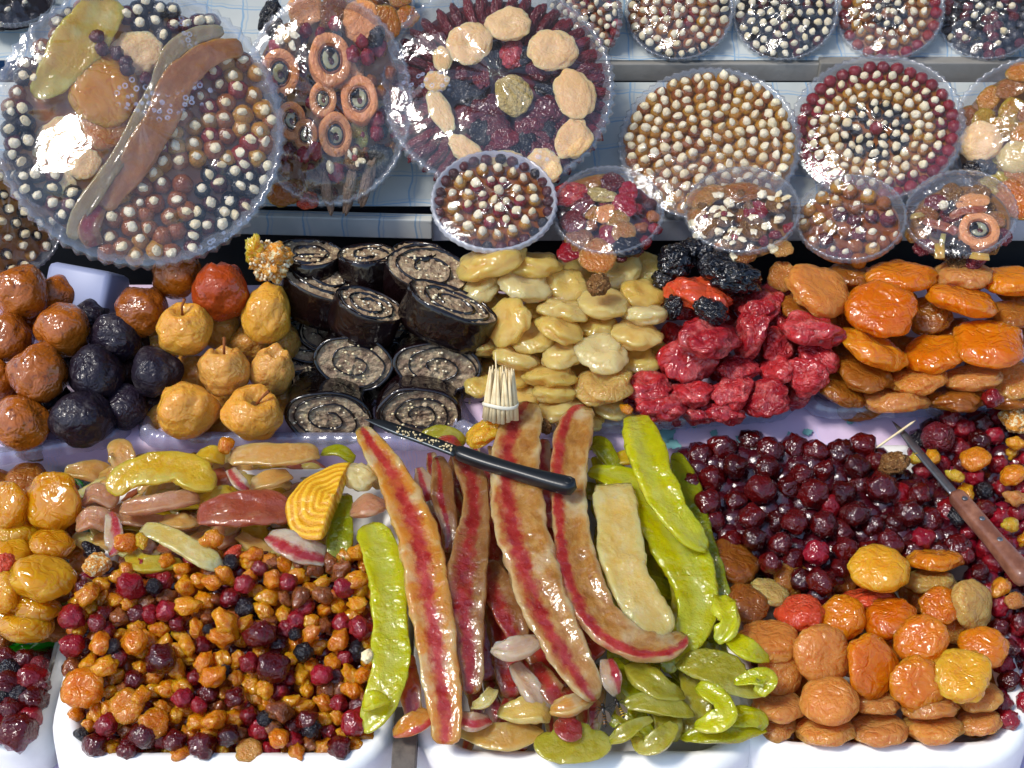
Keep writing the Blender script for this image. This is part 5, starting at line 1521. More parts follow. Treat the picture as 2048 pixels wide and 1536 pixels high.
# ------------------------------------------------------------------ candied pieces at the back of the raisin tray
g = 'candied melon and fruit slices behind the raisins'
def sA(lab, pts, mat, h0, h1, **kw): return strip('candied_slice', lab, ZA(pts), ZF, mat, h0, h1, 'candied slice', g, **kw)
sA('brown orange slice end at the back left corner above the yellow slice', [(500, 130, 30), (540, 100, 62), (580, 190, 50)], 'peachy', .012, .012, seed=1, tmax=.012)
sA('large yellow kidney shaped candied slice at the back left', [(505, 290, 50), (580, 215, 78), (700, 185, 92), (820, 180, 85), (920, 225, 78), (985, 240, 40)], 'lemon', .030, .030, seed=2, thick=.35, tmax=.009, cup=.35)
sA('pale orange candied slice at the back under the tray lip', [(1045, 130, 45), (1160, 115, 60), (1290, 120, 62), (1400, 105, 50), (1450, 110, 30)], 'peachy', .026, .026, seed=3, thick=.4, tmax=.010)
sA('narrow pinkish brown candied slice under the yellow kidney shaped one', [(545, 360, 30), (640, 350, 48), (760, 330, 48), (860, 315, 40), (910, 320, 18)], 'pinkish', .024, .024, seed=4, thick=.5)
sA('rosy slice end at the far left of the pieces', [(385, 320, 40), (440, 290, 48), (530, 340, 40)], 'pinkish', .016, .018, seed=5)
sA('wide reddish brown candied slice in the middle of the pieces', [(895, 395, 50), (1000, 370, 88), (1120, 360, 98), (1240, 360, 88), (1330, 390, 45)], 'pinkred', .030, .030, seed=6, thick=.25, tmax=.008, cup=.2)
sA('olive green leaf shaped slice hanging below the ringed half disc', [(1560, 290, 40), (1555, 400, 50), (1540, 520, 62), (1530, 620, 40), (1540, 665, 18)], 'green_deep', .024, .018, seed=7, thick=.3, tmax=.005)
sA('olive slice edge behind the ringed half disc', [(1460, 105, 20), (1540, 95, 30), (1610, 140, 25)], 'green_deep', .018, .018, seed=8)
sA('pale peach coloured flat strip lying diagonally above the raisins', [(640, 450, 35), (740, 475, 48), (860, 540, 52), (960, 600, 48), (1020, 630, 22)], 'pale', .034, .026, seed=9, thick=.35, tmax=.007)
sA('bright yellow translucent slice under the pale diagonal strip', [(590, 560, 35), (640, 610, 48), (740, 610, 40), (830, 605, 22)], 'lemon', .022, .020, seed=10, thick=.4)
sA('small pinkish white curled rind at the left', [(500, 375, 22), (515, 450, 40), (520, 530, 38), (500, 570, 16)], 'melon_white', .030, .026, seed=11, off=-.4, sw=.5, thick=.5)
sA('rosy candied slice below the far left end piece', [(350, 440, 35), (420, 400, 58), (500, 430, 50)], 'pinkish', .016, .018, seed=12)
sA('watermelon strip with white rind and red flesh pointing to the raisins', [(1215, 480, 30), (1290, 510, 62), (1380, 555, 70), (1480, 585, 55)], 'melon_white', .030, .026, seed=13, off=.45, sw=.42, thick=.4)
sA('pale beige flat slice under the red and white strip', [(1220, 560, 25), (1330, 600, 45), (1440, 640, 40), (1490, 650, 16)], 'pale', .020, .016, seed=14, thick=.35)
sA('pale slice behind the wide reddish one', [(1140, 250, 35), (1230, 225, 48), (1320, 205, 30)], 'peachy', .020, .020, seed=15)
sA('thin pink white sliver standing between the yellow and reddish slices', [(1045, 180, 22), (1090, 240, 34), (1130, 275, 18)], 'melon_white', .028, .028, seed=16, off=.3, sw=.5)
sA('small yellow slice at the back between the two long slices', [(900, 110, 26), (960, 110, 45), (1020, 140, 26)], 'lemon', .016, .016, seed=17)
sA('yellow orange flat slice behind the reddish one', [(900, 330, 24), (1000, 290, 42), (1080, 280, 24)], 'lemon', .016, .016, seed=18)
sA('amber slice under the wide reddish one at its left', [(740, 410, 30), (830, 420, 42), (900, 420, 24)], 'peachy', .014, .014, seed=19)
sA('pinkish beige pyramid of candied fruit between the half disc and the long strip', [(1600, 375, 35), (1680, 350, 60), (1750, 340, 30)], 'pinkish', .028, .028, seed=20, thick=.6, tmax=.014)
sA('rosy slice in the shadow beneath the pinkish brown one', [(380, 380, 24), (480, 390, 40), (700, 420, 40), (900, 440, 30)], 'pinkish', .004, .004, seed=21)
sA('yellow slice in the shadow behind the pale strip', [(1080, 480, 26), (1180, 540, 40), (1280, 600, 30)], 'peachy', .004, .004, seed=22)
# ringed half disc
def half_disc(lab, c, e1, r, h, mat='lemon'):
    P, d = ZF.hit(*c, h); Q, _ = ZF.hit(*e1, h)
    X = (Q - P); R = X.length; X.normalize(); N = ZF.n; Y = N.cross(X)
    Nn = (N * .92 + Y * .25 + X * .1).normalized(); Y = Nn.cross(X).normalized(); X = Y.cross(Nn)
    v_, f_, uv_ = [], [], []
    nr, na, T = 22, 30, .010
    for sgn in (1, -1):
        for i in range(nr + 1):
            for j in range(na + 1):
                th = math.pi * j / na; q = i / nr
                k_ = 1 + .10 * mnoise.noise(Vector((math.cos(th) * 2, math.sin(th) * 2, 4)))
                z = (T * .5 * (1 - q ** 6 * .8) + (.0005 * math.sin(q * 42 + 2.5 * mnoise.noise(Vector((q * 3, th * 1.5, 7)))) if sgn > 0 else 0)) * sgn + .004 * mnoise.noise(Vector((q * 2, th, 1)))
                v_.append(X * (R * q * k_ * math.cos(th)) + Y * (R * 1.02 * q * k_ * math.sin(th)) + Nn * z); uv_.append((9 + q * 3 + .22 * mnoise.noise(Vector((q * 3, th * 1.5, 7))), th))
    o_ = (nr + 1) * (na + 1)
    for s_ in (0, 1):
        for i in range(nr):
            for j in range(na):
                a = s_ * o_ + i * (na + 1) + j
                q = (a, a + na + 1, a + na + 2, a + 1)
                f_.append(q if s_ == 0 else q[::-1])
    for j in range(na):
        a = nr * (na + 1) + j; f_.append((a, a + o_, a + o_ + 1, a + 1))
    for i in range(nr):
        for j in (0, na):
            a = i * (na + 1) + j; f_.append((a, a + na + 1, a + na + 1 + o_, a + o_))
    me = mesh('candied_half_disc', v_, f_, M[mat], True, uv_)
    return tag(link('candied_half_disc', me, None, Matrix.Translation(P)), lab, 'candied slice', g)
t = NT('ringed_citron')
tc, rnd, w = t.start()
sp = t.n('SeparateXYZ'); t.l(tc.outputs['UV'], sp.inputs[0])
wv = t.math('SINE', t.math('MULTIPLY', sp.outputs[0], 14))
c = t.mix(t.step(wv, -.6, .9), lin('c88c10'), lin('d8aa2c'))
b_ = t.bump(t.noise(tc.outputs['Object'], 160, 4), .5, .004)
t.set(Base_Color=c, Roughness=.2, Subsurface_Weight=.6, Subsurface_Scale=.012, Coat_Weight=.6, Normal=b_)
t.b.inputs['Subsurface Radius'].default_value = (1, .6, .15)
M['ringed'] = t.m
half_disc('orange yellow half disc of candied citron with concentric rings', (672, 1000), (697, 918), 80, .042, 'ringed')
def lump(name, lab, key, mat, u, v, rx, ry, h, cat, tau=.7, zone=ZF, grp=None): return fruit(name, key, mat, u, v, rx, ry, random.uniform(-40, 40), zone, h, lab, cat, grp, tau)
lump('candied_chunk', 'crumbly pale yellow candied chunk right of the ringed half disc', 'red', 'peach_cream', 716, 952, 38, 34, .034, 'candied fruit')
lump('candied_chunk', 'pale cream chunk touching the long red striped strip', 'red', 'peach_cream', 752, 950, 30, 32, .026, 'candied fruit')
lump('raisin', 'bright orange raisin lump at the top between the yellow and pale orange slices', 'raisin', 'apricot', 452, 890, 18, 20, .034, 'raisin')
lump('raisin', 'orange raisin lying on the lower edge of the wide reddish slice', 'raisin', 'apricot', 424, 1078, 24, 24, .040, 'raisin')
lump('raisin', 'orange raisin beside the pinkish white rind', 'raisin', 'apricot', 254, 1086, 24, 26, .036, 'raisin')
lump('raisin', 'orange raisin with crumbs on the bright yellow slice', 'raisin', 'apricot_gold', 284, 1082, 18, 16, .036, 'raisin')
lump('candied_chunk', 'crumbly orange and white chunk in the corner of the raisin tray', 'red', 'fig_crumb', 194, 1130, 30, 26, .030, 'candied fruit')
lump('black_bean', 'black glossy berry in the back left corner of the raisin tray', 'raisin', 'blackcurrant', 186, 1104, 26, 18, .014, 'berry')
lump('black_bean', 'tiny black berry beside the biggest amber apricot', 'raisin', 'blackcurrant', 128, 1126, 12, 11, .020, 'berry')
for u, v, r, mt, lab in ((467, 1106, 19, 'red_orange', 'reddish raisin with a torn skin below the wide reddish slice'), (505, 1112, 22, 'raisin', 'golden raisin pile top below the wide reddish slice'), (548, 1128, 18, 'raisin_brown', 'brownish raisin beside the red and white strip')):
    lump('raisin', lab, 'raisin', mt, u, v, r, r, .028, 'raisin')

# ------------------------------------------------------------------ mixed raisins and berries
BIG = [  # u, v, r, kind
 ('cherry', 323, 1318, 33), ('cherry', 546, 1335, 36), ('cherry', 519, 1269, 33), ('cherry', 286, 1470, 30), ('cherry_red', 332, 1221, 22), ('cranberry', 145, 1234, 28), ('cranberry', 145, 1291, 26), ('cranberry', 194, 1247, 20),
 ('cranberry', 260, 1172, 31), ('cranberry', 489, 1168, 22), ('cranberry', 519, 1137, 17), ('cranberry', 577, 1164, 20), ('cherry_red', 687, 1177, 22), ('cherry_red', 365, 1397, 22), ('cranberry', 398, 1412, 18), ('cranberry', 213, 1450, 25),
 ('cranberry', 709, 1445, 31), ('cherry_red', 643, 1349, 23), ('cranberry', 722, 1256, 27), ('cherry', 458, 1472, 24), ('cranberry', 500, 1325, 22), ('cherry', 405, 1492, 30), ('cherry', 615, 1440, 24), ('cherry', 350, 1480, 24), ('cherry', 190, 1490, 26), ('cherry', 255, 1500, 24), ('cherry', 680, 1495, 26), ('cherry', 470, 1395, 22), ('cherry', 170, 1180, 24),
 ('apricot', 165, 1376, 44), ('apricot', 251, 1412, 36), ('apricot', 308, 1445, 31), ('apricot_pink', 497, 1503, 28), ('raisin', 176, 1186, 28), ('raisin', 453, 1247, 30), ('raisin', 374, 1212, 25), ('raisin', 268, 1285, 30), ('raisin', 425, 1353, 27), ('raisin_brown', 561, 1423, 28), ('raisin', 202, 1287, 26), ('raisin', 621, 1267, 20), ('raisin', 209, 1333, 26), ('raisin', 440, 1275, 24), ('raisin', 530, 1378, 20), ('raisin', 430, 1440, 24), ('raisin', 558, 1475, 24), ('raisin', 365, 1508, 22), ('raisin', 595, 1503, 20), ('raisin', 715, 1105, 20), ('raisin', 716, 1160, 24), ('raisin', 725, 1350, 20), ('raisin', 715, 1208, 22), ('raisin', 425, 1165, 20), ('raisin', 545, 1160, 22), ('raisin_brown', 600, 1195, 22), ('raisin_brown', 645, 1190, 22),
 ('raisin_brown', 735, 1400, 16), ('raisin', 282, 1392, 22), ('raisin', 373, 1290, 20), ('raisin', 408, 1322, 22),
 ('blackcurrant', 308, 1172, 17), ('blackcurrant', 227, 1294, 18), ('blackcurrant', 607, 1305, 21), ('blackcurrant', 590, 1269, 14), ('blackcurrant', 451, 1340, 13), ('blackcurrant', 528, 1437, 18), ('blackcurrant', 621, 1454, 22), ('blackcurrant', 416, 1258, 12)]
BL = {(165, 1376): 'large square orange apricot piece at the left rim of the raisin tray', (251, 1412): 'large orange apricot half in the front left of the raisin mix', (308, 1445): 'orange apricot piece with a bent end in the front of the raisin mix',
      (497, 1503): 'pinkish orange apricot piece hanging at the front rim of the raisin tray', (323, 1318): 'large round wrinkled dark cherry left of the middle of the raisin mix', (546, 1335): 'largest dark red berry cluster in the middle of the raisin mix', (519, 1269): 'large dark cherry above the biggest berry of the raisin mix',
      (332, 1221): 'shiny bright red berry in the upper left of the raisin mix', (643, 1349): 'bright crimson berry in the right half of the raisin mix', (607, 1305): 'largest round black currant in the right half of the raisin mix', (227, 1294): 'black currant lying on golden raisins near the left rim',
      (145, 1234): 'dark red berry at the top left rim of the raisin tray', (145, 1291): 'translucent red berry under the top left one at the tray rim', (709, 1445): 'large dark pink berry at the front right corner of the raisin mix', (176, 1186): 'round brown raisin in the back left corner of the mix', (260, 1172): 'plum coloured berry near the back left of the raisin mix'}
KIND = {'cherry': ('dried_cherry', 'cherry', 'dark cherry among golden raisins in the left white tray'), 'cherry_red': ('dried_cranberry', 'cherry', 'bright red berry among golden raisins in the left white tray'), 'cranberry': ('dried_cranberry', 'cherry', 'wine red berry among golden raisins in the left white tray'),
        'apricot': ('dried_apricot', 'disc', ''), 'apricot_pink': ('dried_apricot', 'disc', ''), 'raisin': ('golden_raisin', 'raisin', 'golden orange raisin in the left white tray'), 'raisin_brown': ('brown_raisin', 'raisin', 'brownish raisin in the mix of the left white tray'), 'blackcurrant': ('blackcurrant', 'cherry', 'small black currant in the mix of the left white tray')}
CATS = {'dried_cherry': 'cherry', 'dried_cranberry': 'berry', 'dried_apricot': 'dried apricot', 'golden_raisin': 'raisin', 'brown_raisin': 'raisin', 'blackcurrant': 'berry'}
def hA(u, v):
    """height of the raisin heap over the tray rim: sunk at the front, heaped at the back"""
    q = max(0, min(1, (1505 - v) / 330))
    e = min(1, max(0, min(u - 118, 770 - u)) / 60)
    return -.016 + .034 * q ** .7 + .006 * e
g = 'raisins and berries mixed in the left white tray'
def area_a(u, v):
    if v > 1440: return ', near the front rim'
    if u < 215: return ', near the left rim'
    if u > 640: return ', beside the green strip'
    if v < 1215: return ', just below the slices'
    return ', in the middle part'
def area_c(u, v):
    if v < 940: return ', at its back edge'
    if u < 1480: return ', beside the green slices'
    if v > 1060: return ', next to the apricots'
    if u > 1750: return ', near the walnut'
    return ', in its middle'
def area_m(u, v): return ', left of it' if (u - 1783) * 320 < (v - 841) * 265 else ', right of it'
for kd, u, v, r in BIG:
    nm, key, lab = KIND[kd]
    el = key == 'raisin'
    fruit(nm, key, kd, u, v, r * (1.15 if el else 1), r * (.9 if el else .95), random.uniform(-70, 70), ZF, hA(u, v) + .006 + r * .00012, BL.get((u, v)) or lab + area_a(u, v), CATS[nm], g, .7 if el else (.5 if key == 'disc' else .9))
polyA = [(142, 1225), (170, 1165), (240, 1130), (440, 1110), (640, 1125), (748, 1085), (750, 1440), (728, 1485), (680, 1508), (220, 1508), (165, 1480), (148, 1420), (140, 1300)]
kinds = ['raisin'] * 18 + ['raisin_brown'] * 3 + ['cranberry'] * 5 + ['cherry'] * 2 + ['blackcurrant']
for u, v in pack(polyA, 26, [(b_[1], b_[2], b_[3] * .62) for b_ in BIG]):
    kd = random.choice(kinds); nm, key, lab = KIND[kd]; r = random.uniform(16, 24) if key == 'raisin' else random.uniform(15, 21)
    fruit(nm, key, kd, u, v, r * 1.15, r * .9, random.uniform(-80, 80), ZF, hA(u, v) + random.uniform(-.003, .003), lab + area_a(u, v), CATS[nm], g, .7)
def mass(name, lab, poly, sp, mats, r, zone, hf, key='cherry'):
    """what lies under the top layer: real pieces, joined into one object"""
    mb = MB(); idx = []
    V_, F_ = ico(2)
    pts = pack(poly, sp)
    for u, v in pts:
        m = pose(u, v, r * random.uniform(.8, 1.2), r * random.uniform(.7, 1), random.uniform(-90, 90), zone, hf(u, v), .8, random.random() * 6)
        sd_ = random.random() * 50
        mb.add([m @ Vector(q * (1 + .22 * mnoise.noise(Vector(q * 1.8) + Vector((sd_, 0, 0))))) for q in V_], F_)
        idx += [random.randrange(len(mats))] * len(F_)
    me = mb.mesh(name, M[mats[0]])
    for q in mats[1:]: me.materials.append(M[q])
    me.polygons.foreach_set('material_index', idx)
    return tag(link(name, me), lab, None, None, 'stuff')
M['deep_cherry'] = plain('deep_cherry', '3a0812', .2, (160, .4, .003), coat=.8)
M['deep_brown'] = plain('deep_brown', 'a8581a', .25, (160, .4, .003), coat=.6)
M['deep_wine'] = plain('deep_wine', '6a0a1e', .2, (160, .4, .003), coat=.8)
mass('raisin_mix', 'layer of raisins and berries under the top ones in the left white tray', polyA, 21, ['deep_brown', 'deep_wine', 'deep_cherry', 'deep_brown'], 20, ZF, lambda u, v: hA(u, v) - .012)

# ------------------------------------------------------------------ watermelon and green melon slices
g = 'candied watermelon slices with red flesh'
def sB(lab, pts, mat, h0, h1, grp=g, **kw): return strip('candied_watermelon_strip' if grp == g else 'candied_melon_strip', lab, ZB(pts), ZF, mat, h0, h1, 'candied slice', grp, **kw)
# low layer first
for i, pts in enumerate(([(620, 500, 40), (610, 700, 60), (640, 900, 60), (680, 1120, 60), (700, 1250, 40)], [(820, 260, 40), (850, 480, 50), (860, 700, 60), (930, 900, 60), (1010, 1080, 50)], [(480, 600, 40), (470, 800, 50), (560, 1000, 60), (600, 1180, 50)], [(740, 620, 40), (760, 900, 60), (820, 1100, 60), (900, 1230, 40)], [(330, 600, 30), (390, 700, 50), (420, 500, 50)])):
    sB('brownish red watermelon slice deep under the top strips', pts, 'melon_brown', .006, .002, seed=30 + i, off=0, sw=.7)
sB('short watermelon strip with a pale end between two long ones at the top', [(830, 200, 22), (820, 280, 40), (835, 380, 42), (850, 500, 36), (850, 560, 20)], 'melon_white', .022, .018, seed=36, off=.1, sw=.6)
sB('thin brown amber strip left of the dark red one, with a dark core', [(395, 270, 22), (415, 350, 42), (420, 450, 46), (445, 560, 36), (440, 660, 20)], 'melon_brown', .024, .020, seed=37, off=.2, sw=.25)
sB('small pale slice with a red centre beside the long orange strip', [(320, 315, 16), (345, 390, 40), (360, 450, 28)], 'melon_white', .022, .020, seed=38, off=.2, sw=.4)
sB('brown watermelon slice with red flesh partly under the central strip', [(600, 690, 25), (640, 790, 60), (685, 900, 66), (720, 990, 50), (730, 1030, 25)], 'melon_brown', .022, .020, seed=39, off=.5, sw=.5, thick=.3)
sB('dark red watermelon slice ending under the pink end piece', [(930, 900, 30), (990, 1000, 50), (1050, 1090, 45)], 'melon_brown', .016, .020, seed=52, off=.2, sw=.8)
sB('whitish pink rind strip below the crossing piece', [(705, 1110, 25), (750, 1180, 42), (800, 1250, 46), (850, 1310, 30)], 'melon_white', .022, .016, seed=40, off=-1.2, sw=.3)
sB('flared pale end of a red slice at the front', [(640, 1310, 22), (720, 1310, 52), (800, 1300, 66), (850, 1320, 40)], 'pale', .016, .014, seed=41, thick=.5)
sB('dark red slice with a white rind below the central strip', [(790, 1110, 25), (840, 1190, 48), (890, 1250, 50), (960, 1240, 35)], 'melon_brown', .020, .016, seed=42, off=.1, sw=.75)
sB('orange pink cut end of the dark red slice at the front', [(860, 1300, 30), (930, 1290, 44), (1010, 1260, 30)], 'melon_orange', .022, .018, seed=43, off=-2, sw=.3, thick=.7)
sB('pink pointed end of a slice right of the central strip', [(1085, 1095, 26), (1100, 1170, 46), (1125, 1240, 16)], 'melon_white', .030, .024, seed=44, off=-.5, sw=.45)
sB('amber translucent flat slice over the front rim of the tray', [(480, 1390, 20), (570, 1400, 50), (680, 1410, 62), (780, 1390, 45), (810, 1370, 18)], 'peachy', .006, .006, seed=45, thick=.15, tmax=.004)
sB('red slice with a pale rind edge at the front left of the striped slices', [(480, 1330, 30), (540, 1350, 44), (610, 1340, 24)], 'melon_white', .016, .014, seed=46, off=.4, sw=.5)
sB('small curled cream rind below the dark red strip', [(535, 1285, 16), (590, 1265, 30), (625, 1215, 24)], 'pale', .024, .026, seed=47, cup=.6)
sB('orange pink slice end left of the long orange strip at the front', [(215, 1400, 18), (270, 1370, 44), (330, 1340, 46), (350, 1300, 30)], 'melon_orange', .014, .016, seed=48, off=.9, sw=.4)
sB('orange red slice hidden behind the green strip and the long orange strip', [(270, 1080, 30), (280, 1200, 46), (300, 1330, 36)], 'melon_orange', .010, .010, seed=49, off=0, sw=.9)
sB('curved olive and red slice at the top under the knife blade', [(330, 190, 20), (400, 175, 35), (470, 200, 36), (500, 230, 20)], 'olive', .028, .028, seed=50, thick=.5)
sB('small red piece of watermelon at the knife blade', [(400, 200, 14), (450, 205, 24), (490, 225, 14)], 'melon_brown', .036, .036, seed=51, off=0, sw=1.5)
R_ = random.Random(21)
def filler(name, lab, poly, sp, mats, hs, grp, ang, L=(70, 130), w=(13, 22), cat='candied slice'):
    for i, (u, v) in enumerate(pack(poly, sp, rnd=R_)):
        a = rad(R_.gauss(*ang)); l = R_.uniform(*L) / 2; ww = R_.uniform(*w); k2 = R_.uniform(-8, 8)
        pts = [(u - l * math.cos(a), v + l * math.sin(a), ww * .5), (u + k2 * math.sin(a), v + k2 * math.cos(a), ww), (u + l * math.cos(a), v - l * math.sin(a), ww * .5)]
        mt = R_.choice(mats)
        strip(name, lab, pts, ZF, mt, R_.uniform(*hs), R_.uniform(*hs), cat, grp, seed=200 + i, off=R_.choice([0, .4, -.5]), sw=.5, cup=.3, arch=.003)
filler('candied_watermelon_strip', 'brownish watermelon slice deep under the long strips', ZB([(380, 300), (960, 300), (1020, 1000), (1060, 1300), (820, 1400), (520, 1360), (420, 900)]), 33, ['melon_brown', 'melon_brown', 'melon', 'melon_white'], (-.012, .004), g, (-80, 14))
filler('candied_melon_strip', 'olive melon slice deep under the green strips', ZB([(1010, 330), (1300, 330), (1500, 800), (1600, 1080), (1600, 1380), (1160, 1400), (1080, 900)]), 33, ['olive', 'green_deep', 'green_deep', 'olive', 'green'], (-.012, .004), 'candied green and yellow melon slices', (-60, 30))
filler('candied_slice', 'candied slice lying deep under the top pieces behind the raisins', ZA([(420, 200), (700, 140), (1400, 140), (1480, 560), (1300, 640), (1000, 560), (640, 590), (420, 500)]), 27, ['peachy', 'pinkish', 'lemon', 'pinkred', 'peachy', 'pale'], (-.014, .004), 'candied melon and fruit slices behind the raisins', (0, 28), (60, 120), (18, 30))
# main strips
sB('dark red watermelon strip with glittering brown rind, second long one from the left', [(470, 250, 26), (520, 320, 52), (553, 430, 54), (548, 560, 62), (524, 700, 80), (512, 850, 82), (525, 1000, 62), (535, 1150, 48), (530, 1235, 34)], 'melon_brown', .030, .024, seed=53, off=.15, sw=.5, arch=.010, thick=.5, cup=.6)
sB('long orange watermelon strip with a red stripe from the knife tip to the front rim', [(88, 150, 22), (120, 210, 46), (200, 330, 62), (270, 470, 78), (328, 640, 86), (355, 820, 88), (388, 1000, 84), (412, 1200, 76), (432, 1330, 66), (425, 1440, 56)], 'melon_orange', .034, .020, seed=54, off=.02, sw=.40, arch=.014, thick=.45, cup=.6)
sB('central long watermelon strip with a red stripe lying under the knife handle', [(775, 50, 36), (745, 130, 78), (715, 260, 95), (715, 400, 102), (735, 560, 106), (780, 720, 104), (825, 860, 100), (890, 1000, 92), (950, 1110, 82), (1010, 1210, 60), (1045, 1260, 24)], 'melon', .038, .026, seed=55, off=.36, sw=.36, arch=.016, thick=.42, cup=.6)
sB('curved brown watermelon strip bending to the right around the pale piece', [(1005, 65, 30), (970, 120, 62), (945, 210, 78), (930, 330, 76), (930, 450, 72), (940, 580, 74), (968, 730, 84), (1015, 860, 86), (1085, 965, 84), (1180, 1030, 78), (1280, 1050, 70), (1360, 1030, 52), (1400, 990, 24)], 'melon', .034, .030, seed=56, off=.62, sw=.32, arch=.012, thick=.45, cup=.6)
sB('pinkish beige candied slice lying across the strips in the middle', [(620, 1050, 22), (680, 1060, 46), (750, 1045, 46), (815, 1020, 26)], 'melon_white', .040, .040, seed=57, off=-3, sw=.3, thick=.6)
fruit('candied_citrus', 'red', 'apricot_gold', 680 + 590 / 2.0318, 780 + 172 / 2.0318, 40, 26, 30, ZF, .040, 'bright orange candied citrus piece in front of the toothpick bundle', 'candied fruit', None, .5)
fruit('walnut', 'prune', 'walnut', 680 + 832 / 2.0318, 780 + 150 / 2.0318, 17, 18, 0, ZF, .036, 'brown walnut crumb between the two long watermelon strips at the top', 'walnut', None, .8)
# round slice at the front
me, O = strip_mesh('candied_melon_slice', ZB([(812, 1400, 20), (850, 1430, 75), (950, 1435, 92), (1040, 1430, 75), (1088, 1400, 22)]), ZF, 'olive', .016, .016, thick=.12, tmax=.005, seed=58, arch=.003)
o = tag(link('candied_melon_slice', me, None, Matrix.Translation(O)), 'oval yellowish melon slice with a red centre hanging over the front rim', 'candied slice', g)
me2, O2 = strip_mesh('red_flesh', ZB([(880, 1340, 22), (930, 1375, 58), (985, 1380, 30)]), ZF, 'melon_brown', .0235, .0235, thick=.1, tmax=.003, seed=59, off=0, sw=2.5, arch=.001, tip=(.2, .2))
link('red_flesh', me2, o, Matrix.Translation(O2 - O))

g2 = 'candied green and yellow melon slices'
def sG(lab, pts, mat, h0, h1, **kw): return sB(lab, pts, mat, h0, h1, g2, **kw)
for i, pts in enumerate(([(1090, 500, 40), (1100, 700, 60), (1130, 900, 60), (1180, 1080, 50)], [(1350, 600, 40), (1400, 800, 60), (1400, 1000, 60), (1350, 1150, 50)], [(1200, 1130, 30), (1180, 1200, 50), (1130, 1260, 40)], [(1420, 1150, 50), (1450, 1280, 60), (1400, 1400, 50)], [(1300, 1250, 40), (1330, 1350, 60), (1330, 1430, 40)])):
    sG('olive melon slice deep under the green strips', pts, 'olive', .004, .000, seed=60 + i)
sG('flat green strip at the left between the raisins and the watermelon strips', [(115, 545, 46), (150, 620, 74), (185, 740, 76), (200, 880, 74), (208, 1020, 74), (205, 1140, 80), (165, 1270, 72), (120, 1350, 50), (95, 1375, 22)], 'green', .032, .020, seed=66, off=0, sw=.5, arch=.008, thick=.3, cup=.5, tmax=.008)
sG('folded tip of the flat green strip over the front rim', [(95, 1290, 20), (140, 1260, 40), (195, 1260, 20)], 'green', .034, .034, seed=67, thick=.5)
sG('dark olive leaf shaped slice at the right behind the bright strips', [(1365, 255, 24), (1400, 360, 52), (1430, 480, 58), (1470, 620, 56), (1520, 760, 48), (1560, 860, 40), (1610, 960, 20)], 'green_deep', .014, .012, seed=68, thick=.3)
sG('small green slice behind the curved brown strip at the top', [(1010, 230, 22), (1050, 220, 42), (1090, 270, 38), (1130, 330, 24)], 'green_deep', .014, .014, seed=69)
sG('yellow slice behind the bright green strip at the top', [(1080, 290, 24), (1160, 280, 36), (1210, 270, 24)], 'lemon', .010, .010, seed=70)
sG('long arched yellow green melon slice beside the pale piece', [(1010, 330, 26), (1080, 345, 50), (1190, 395, 80), (1290, 510, 104), (1370, 640, 108), (1430, 760, 100), (1455, 880, 82), (1420, 1000, 68), (1350, 1090, 46), (1330, 1150, 24)], 'green', .024, .018, seed=71, off=-.1, sw=.35, arch=.010, thick=.25, cup=.5, tmax=.009)
sG('bright yellow melon strip at the top right, folded and shiny', [(1200, 105, 46), (1225, 200, 74), (1260, 310, 78), (1305, 420, 76), (1370, 525, 66), (1440, 605, 54), (1495, 645, 30)], 'green', .044, .036, seed=72, off=.3, sw=.4, arch=.010, thick=.4, cup=.4)
sG('pale cream melon slab with square ends', [(1108, 385, 82), (1125, 480, 88), (1138, 600, 90), (1150, 700, 92), (1185, 800, 92), (1240, 890, 92), (1300, 960, 70), (1335, 1000, 40)], 'pale', .036, .034, seed=73, off=9, arch=.008, thick=.35, tip=(.9, .6), tmax=.010)
sG('frilly bright yellow curl at the right of the green slices', [(1545, 835, 30), (1555, 880, 52), (1585, 935, 42), (1560, 990, 38), (1530, 1025, 20)], 'green', .034, .034, seed=74, wob=.4, cup=.8)
sG('yellow green slice tip pointing at the bottom apricots', [(1575, 1000, 30), (1630, 1045, 50), (1690, 1075, 42), (1745, 1095, 16)], 'green', .030, .030, seed=75, cup=.3)
sG('wide olive leaf slice with a curled right end', [(1360, 1110, 20), (1440, 1110, 66), (1540, 1140, 86), (1630, 1190, 72), (1700, 1190, 60), (1745, 1160, 30)], 'olive', .022, .028, seed=76, thick=.2, cup=.3, tmax=.007)
sG('bright yellow curled rim of the olive leaf slice', [(1600, 1190, 16), (1680, 1170, 36), (1735, 1180, 44), (1700, 1240, 24)], 'green', .036, .036, seed=77, cup=.6)
sG('crinkled yellow curl near the front right of the green slices', [(1450, 1200, 24), (1500, 1225, 48), (1555, 1270, 44), (1560, 1330, 48), (1500, 1360, 44), (1440, 1360, 20)], 'green', .028, .024, seed=78, wob=.3, cup=.6)
sG('flat olive slice lying on the front rim at the right', [(1385, 1415, 14), (1470, 1405, 36), (1590, 1400, 40), (1680, 1385, 26), (1735, 1385, 8)], 'green_deep', .010, .010, seed=79, thick=.4)
sG('yellow slice end over the front rim next to the apricots', [(1540, 1330, 30), (1620, 1330, 50), (1700, 1340, 40), (1725, 1380, 16)], 'green', .014, .012, seed=80, thick=.3)
sG('pale olive leaf slice beside the wasps', [(1150, 1280, 18), (1220, 1270, 42), (1320, 1280, 52), (1400, 1305, 34), (1440, 1320, 10)], 'olive', .018, .016, seed=81, thick=.3, cup=.3)
sG('small yellow twisted rind at the front middle', [(1095, 1430, 14), (1150, 1400, 36), (1210, 1360, 28), (1270, 1335, 14)], 'olive', .018, .020, seed=82, cup=.6)
sG('olive curled cup shaped rind at the front', [(1190, 1410, 16), (1230, 1455, 34), (1290, 1430, 50), (1340, 1380, 32), (1355, 1350, 14)], 'olive', .014, .018, seed=83, cup=.9)
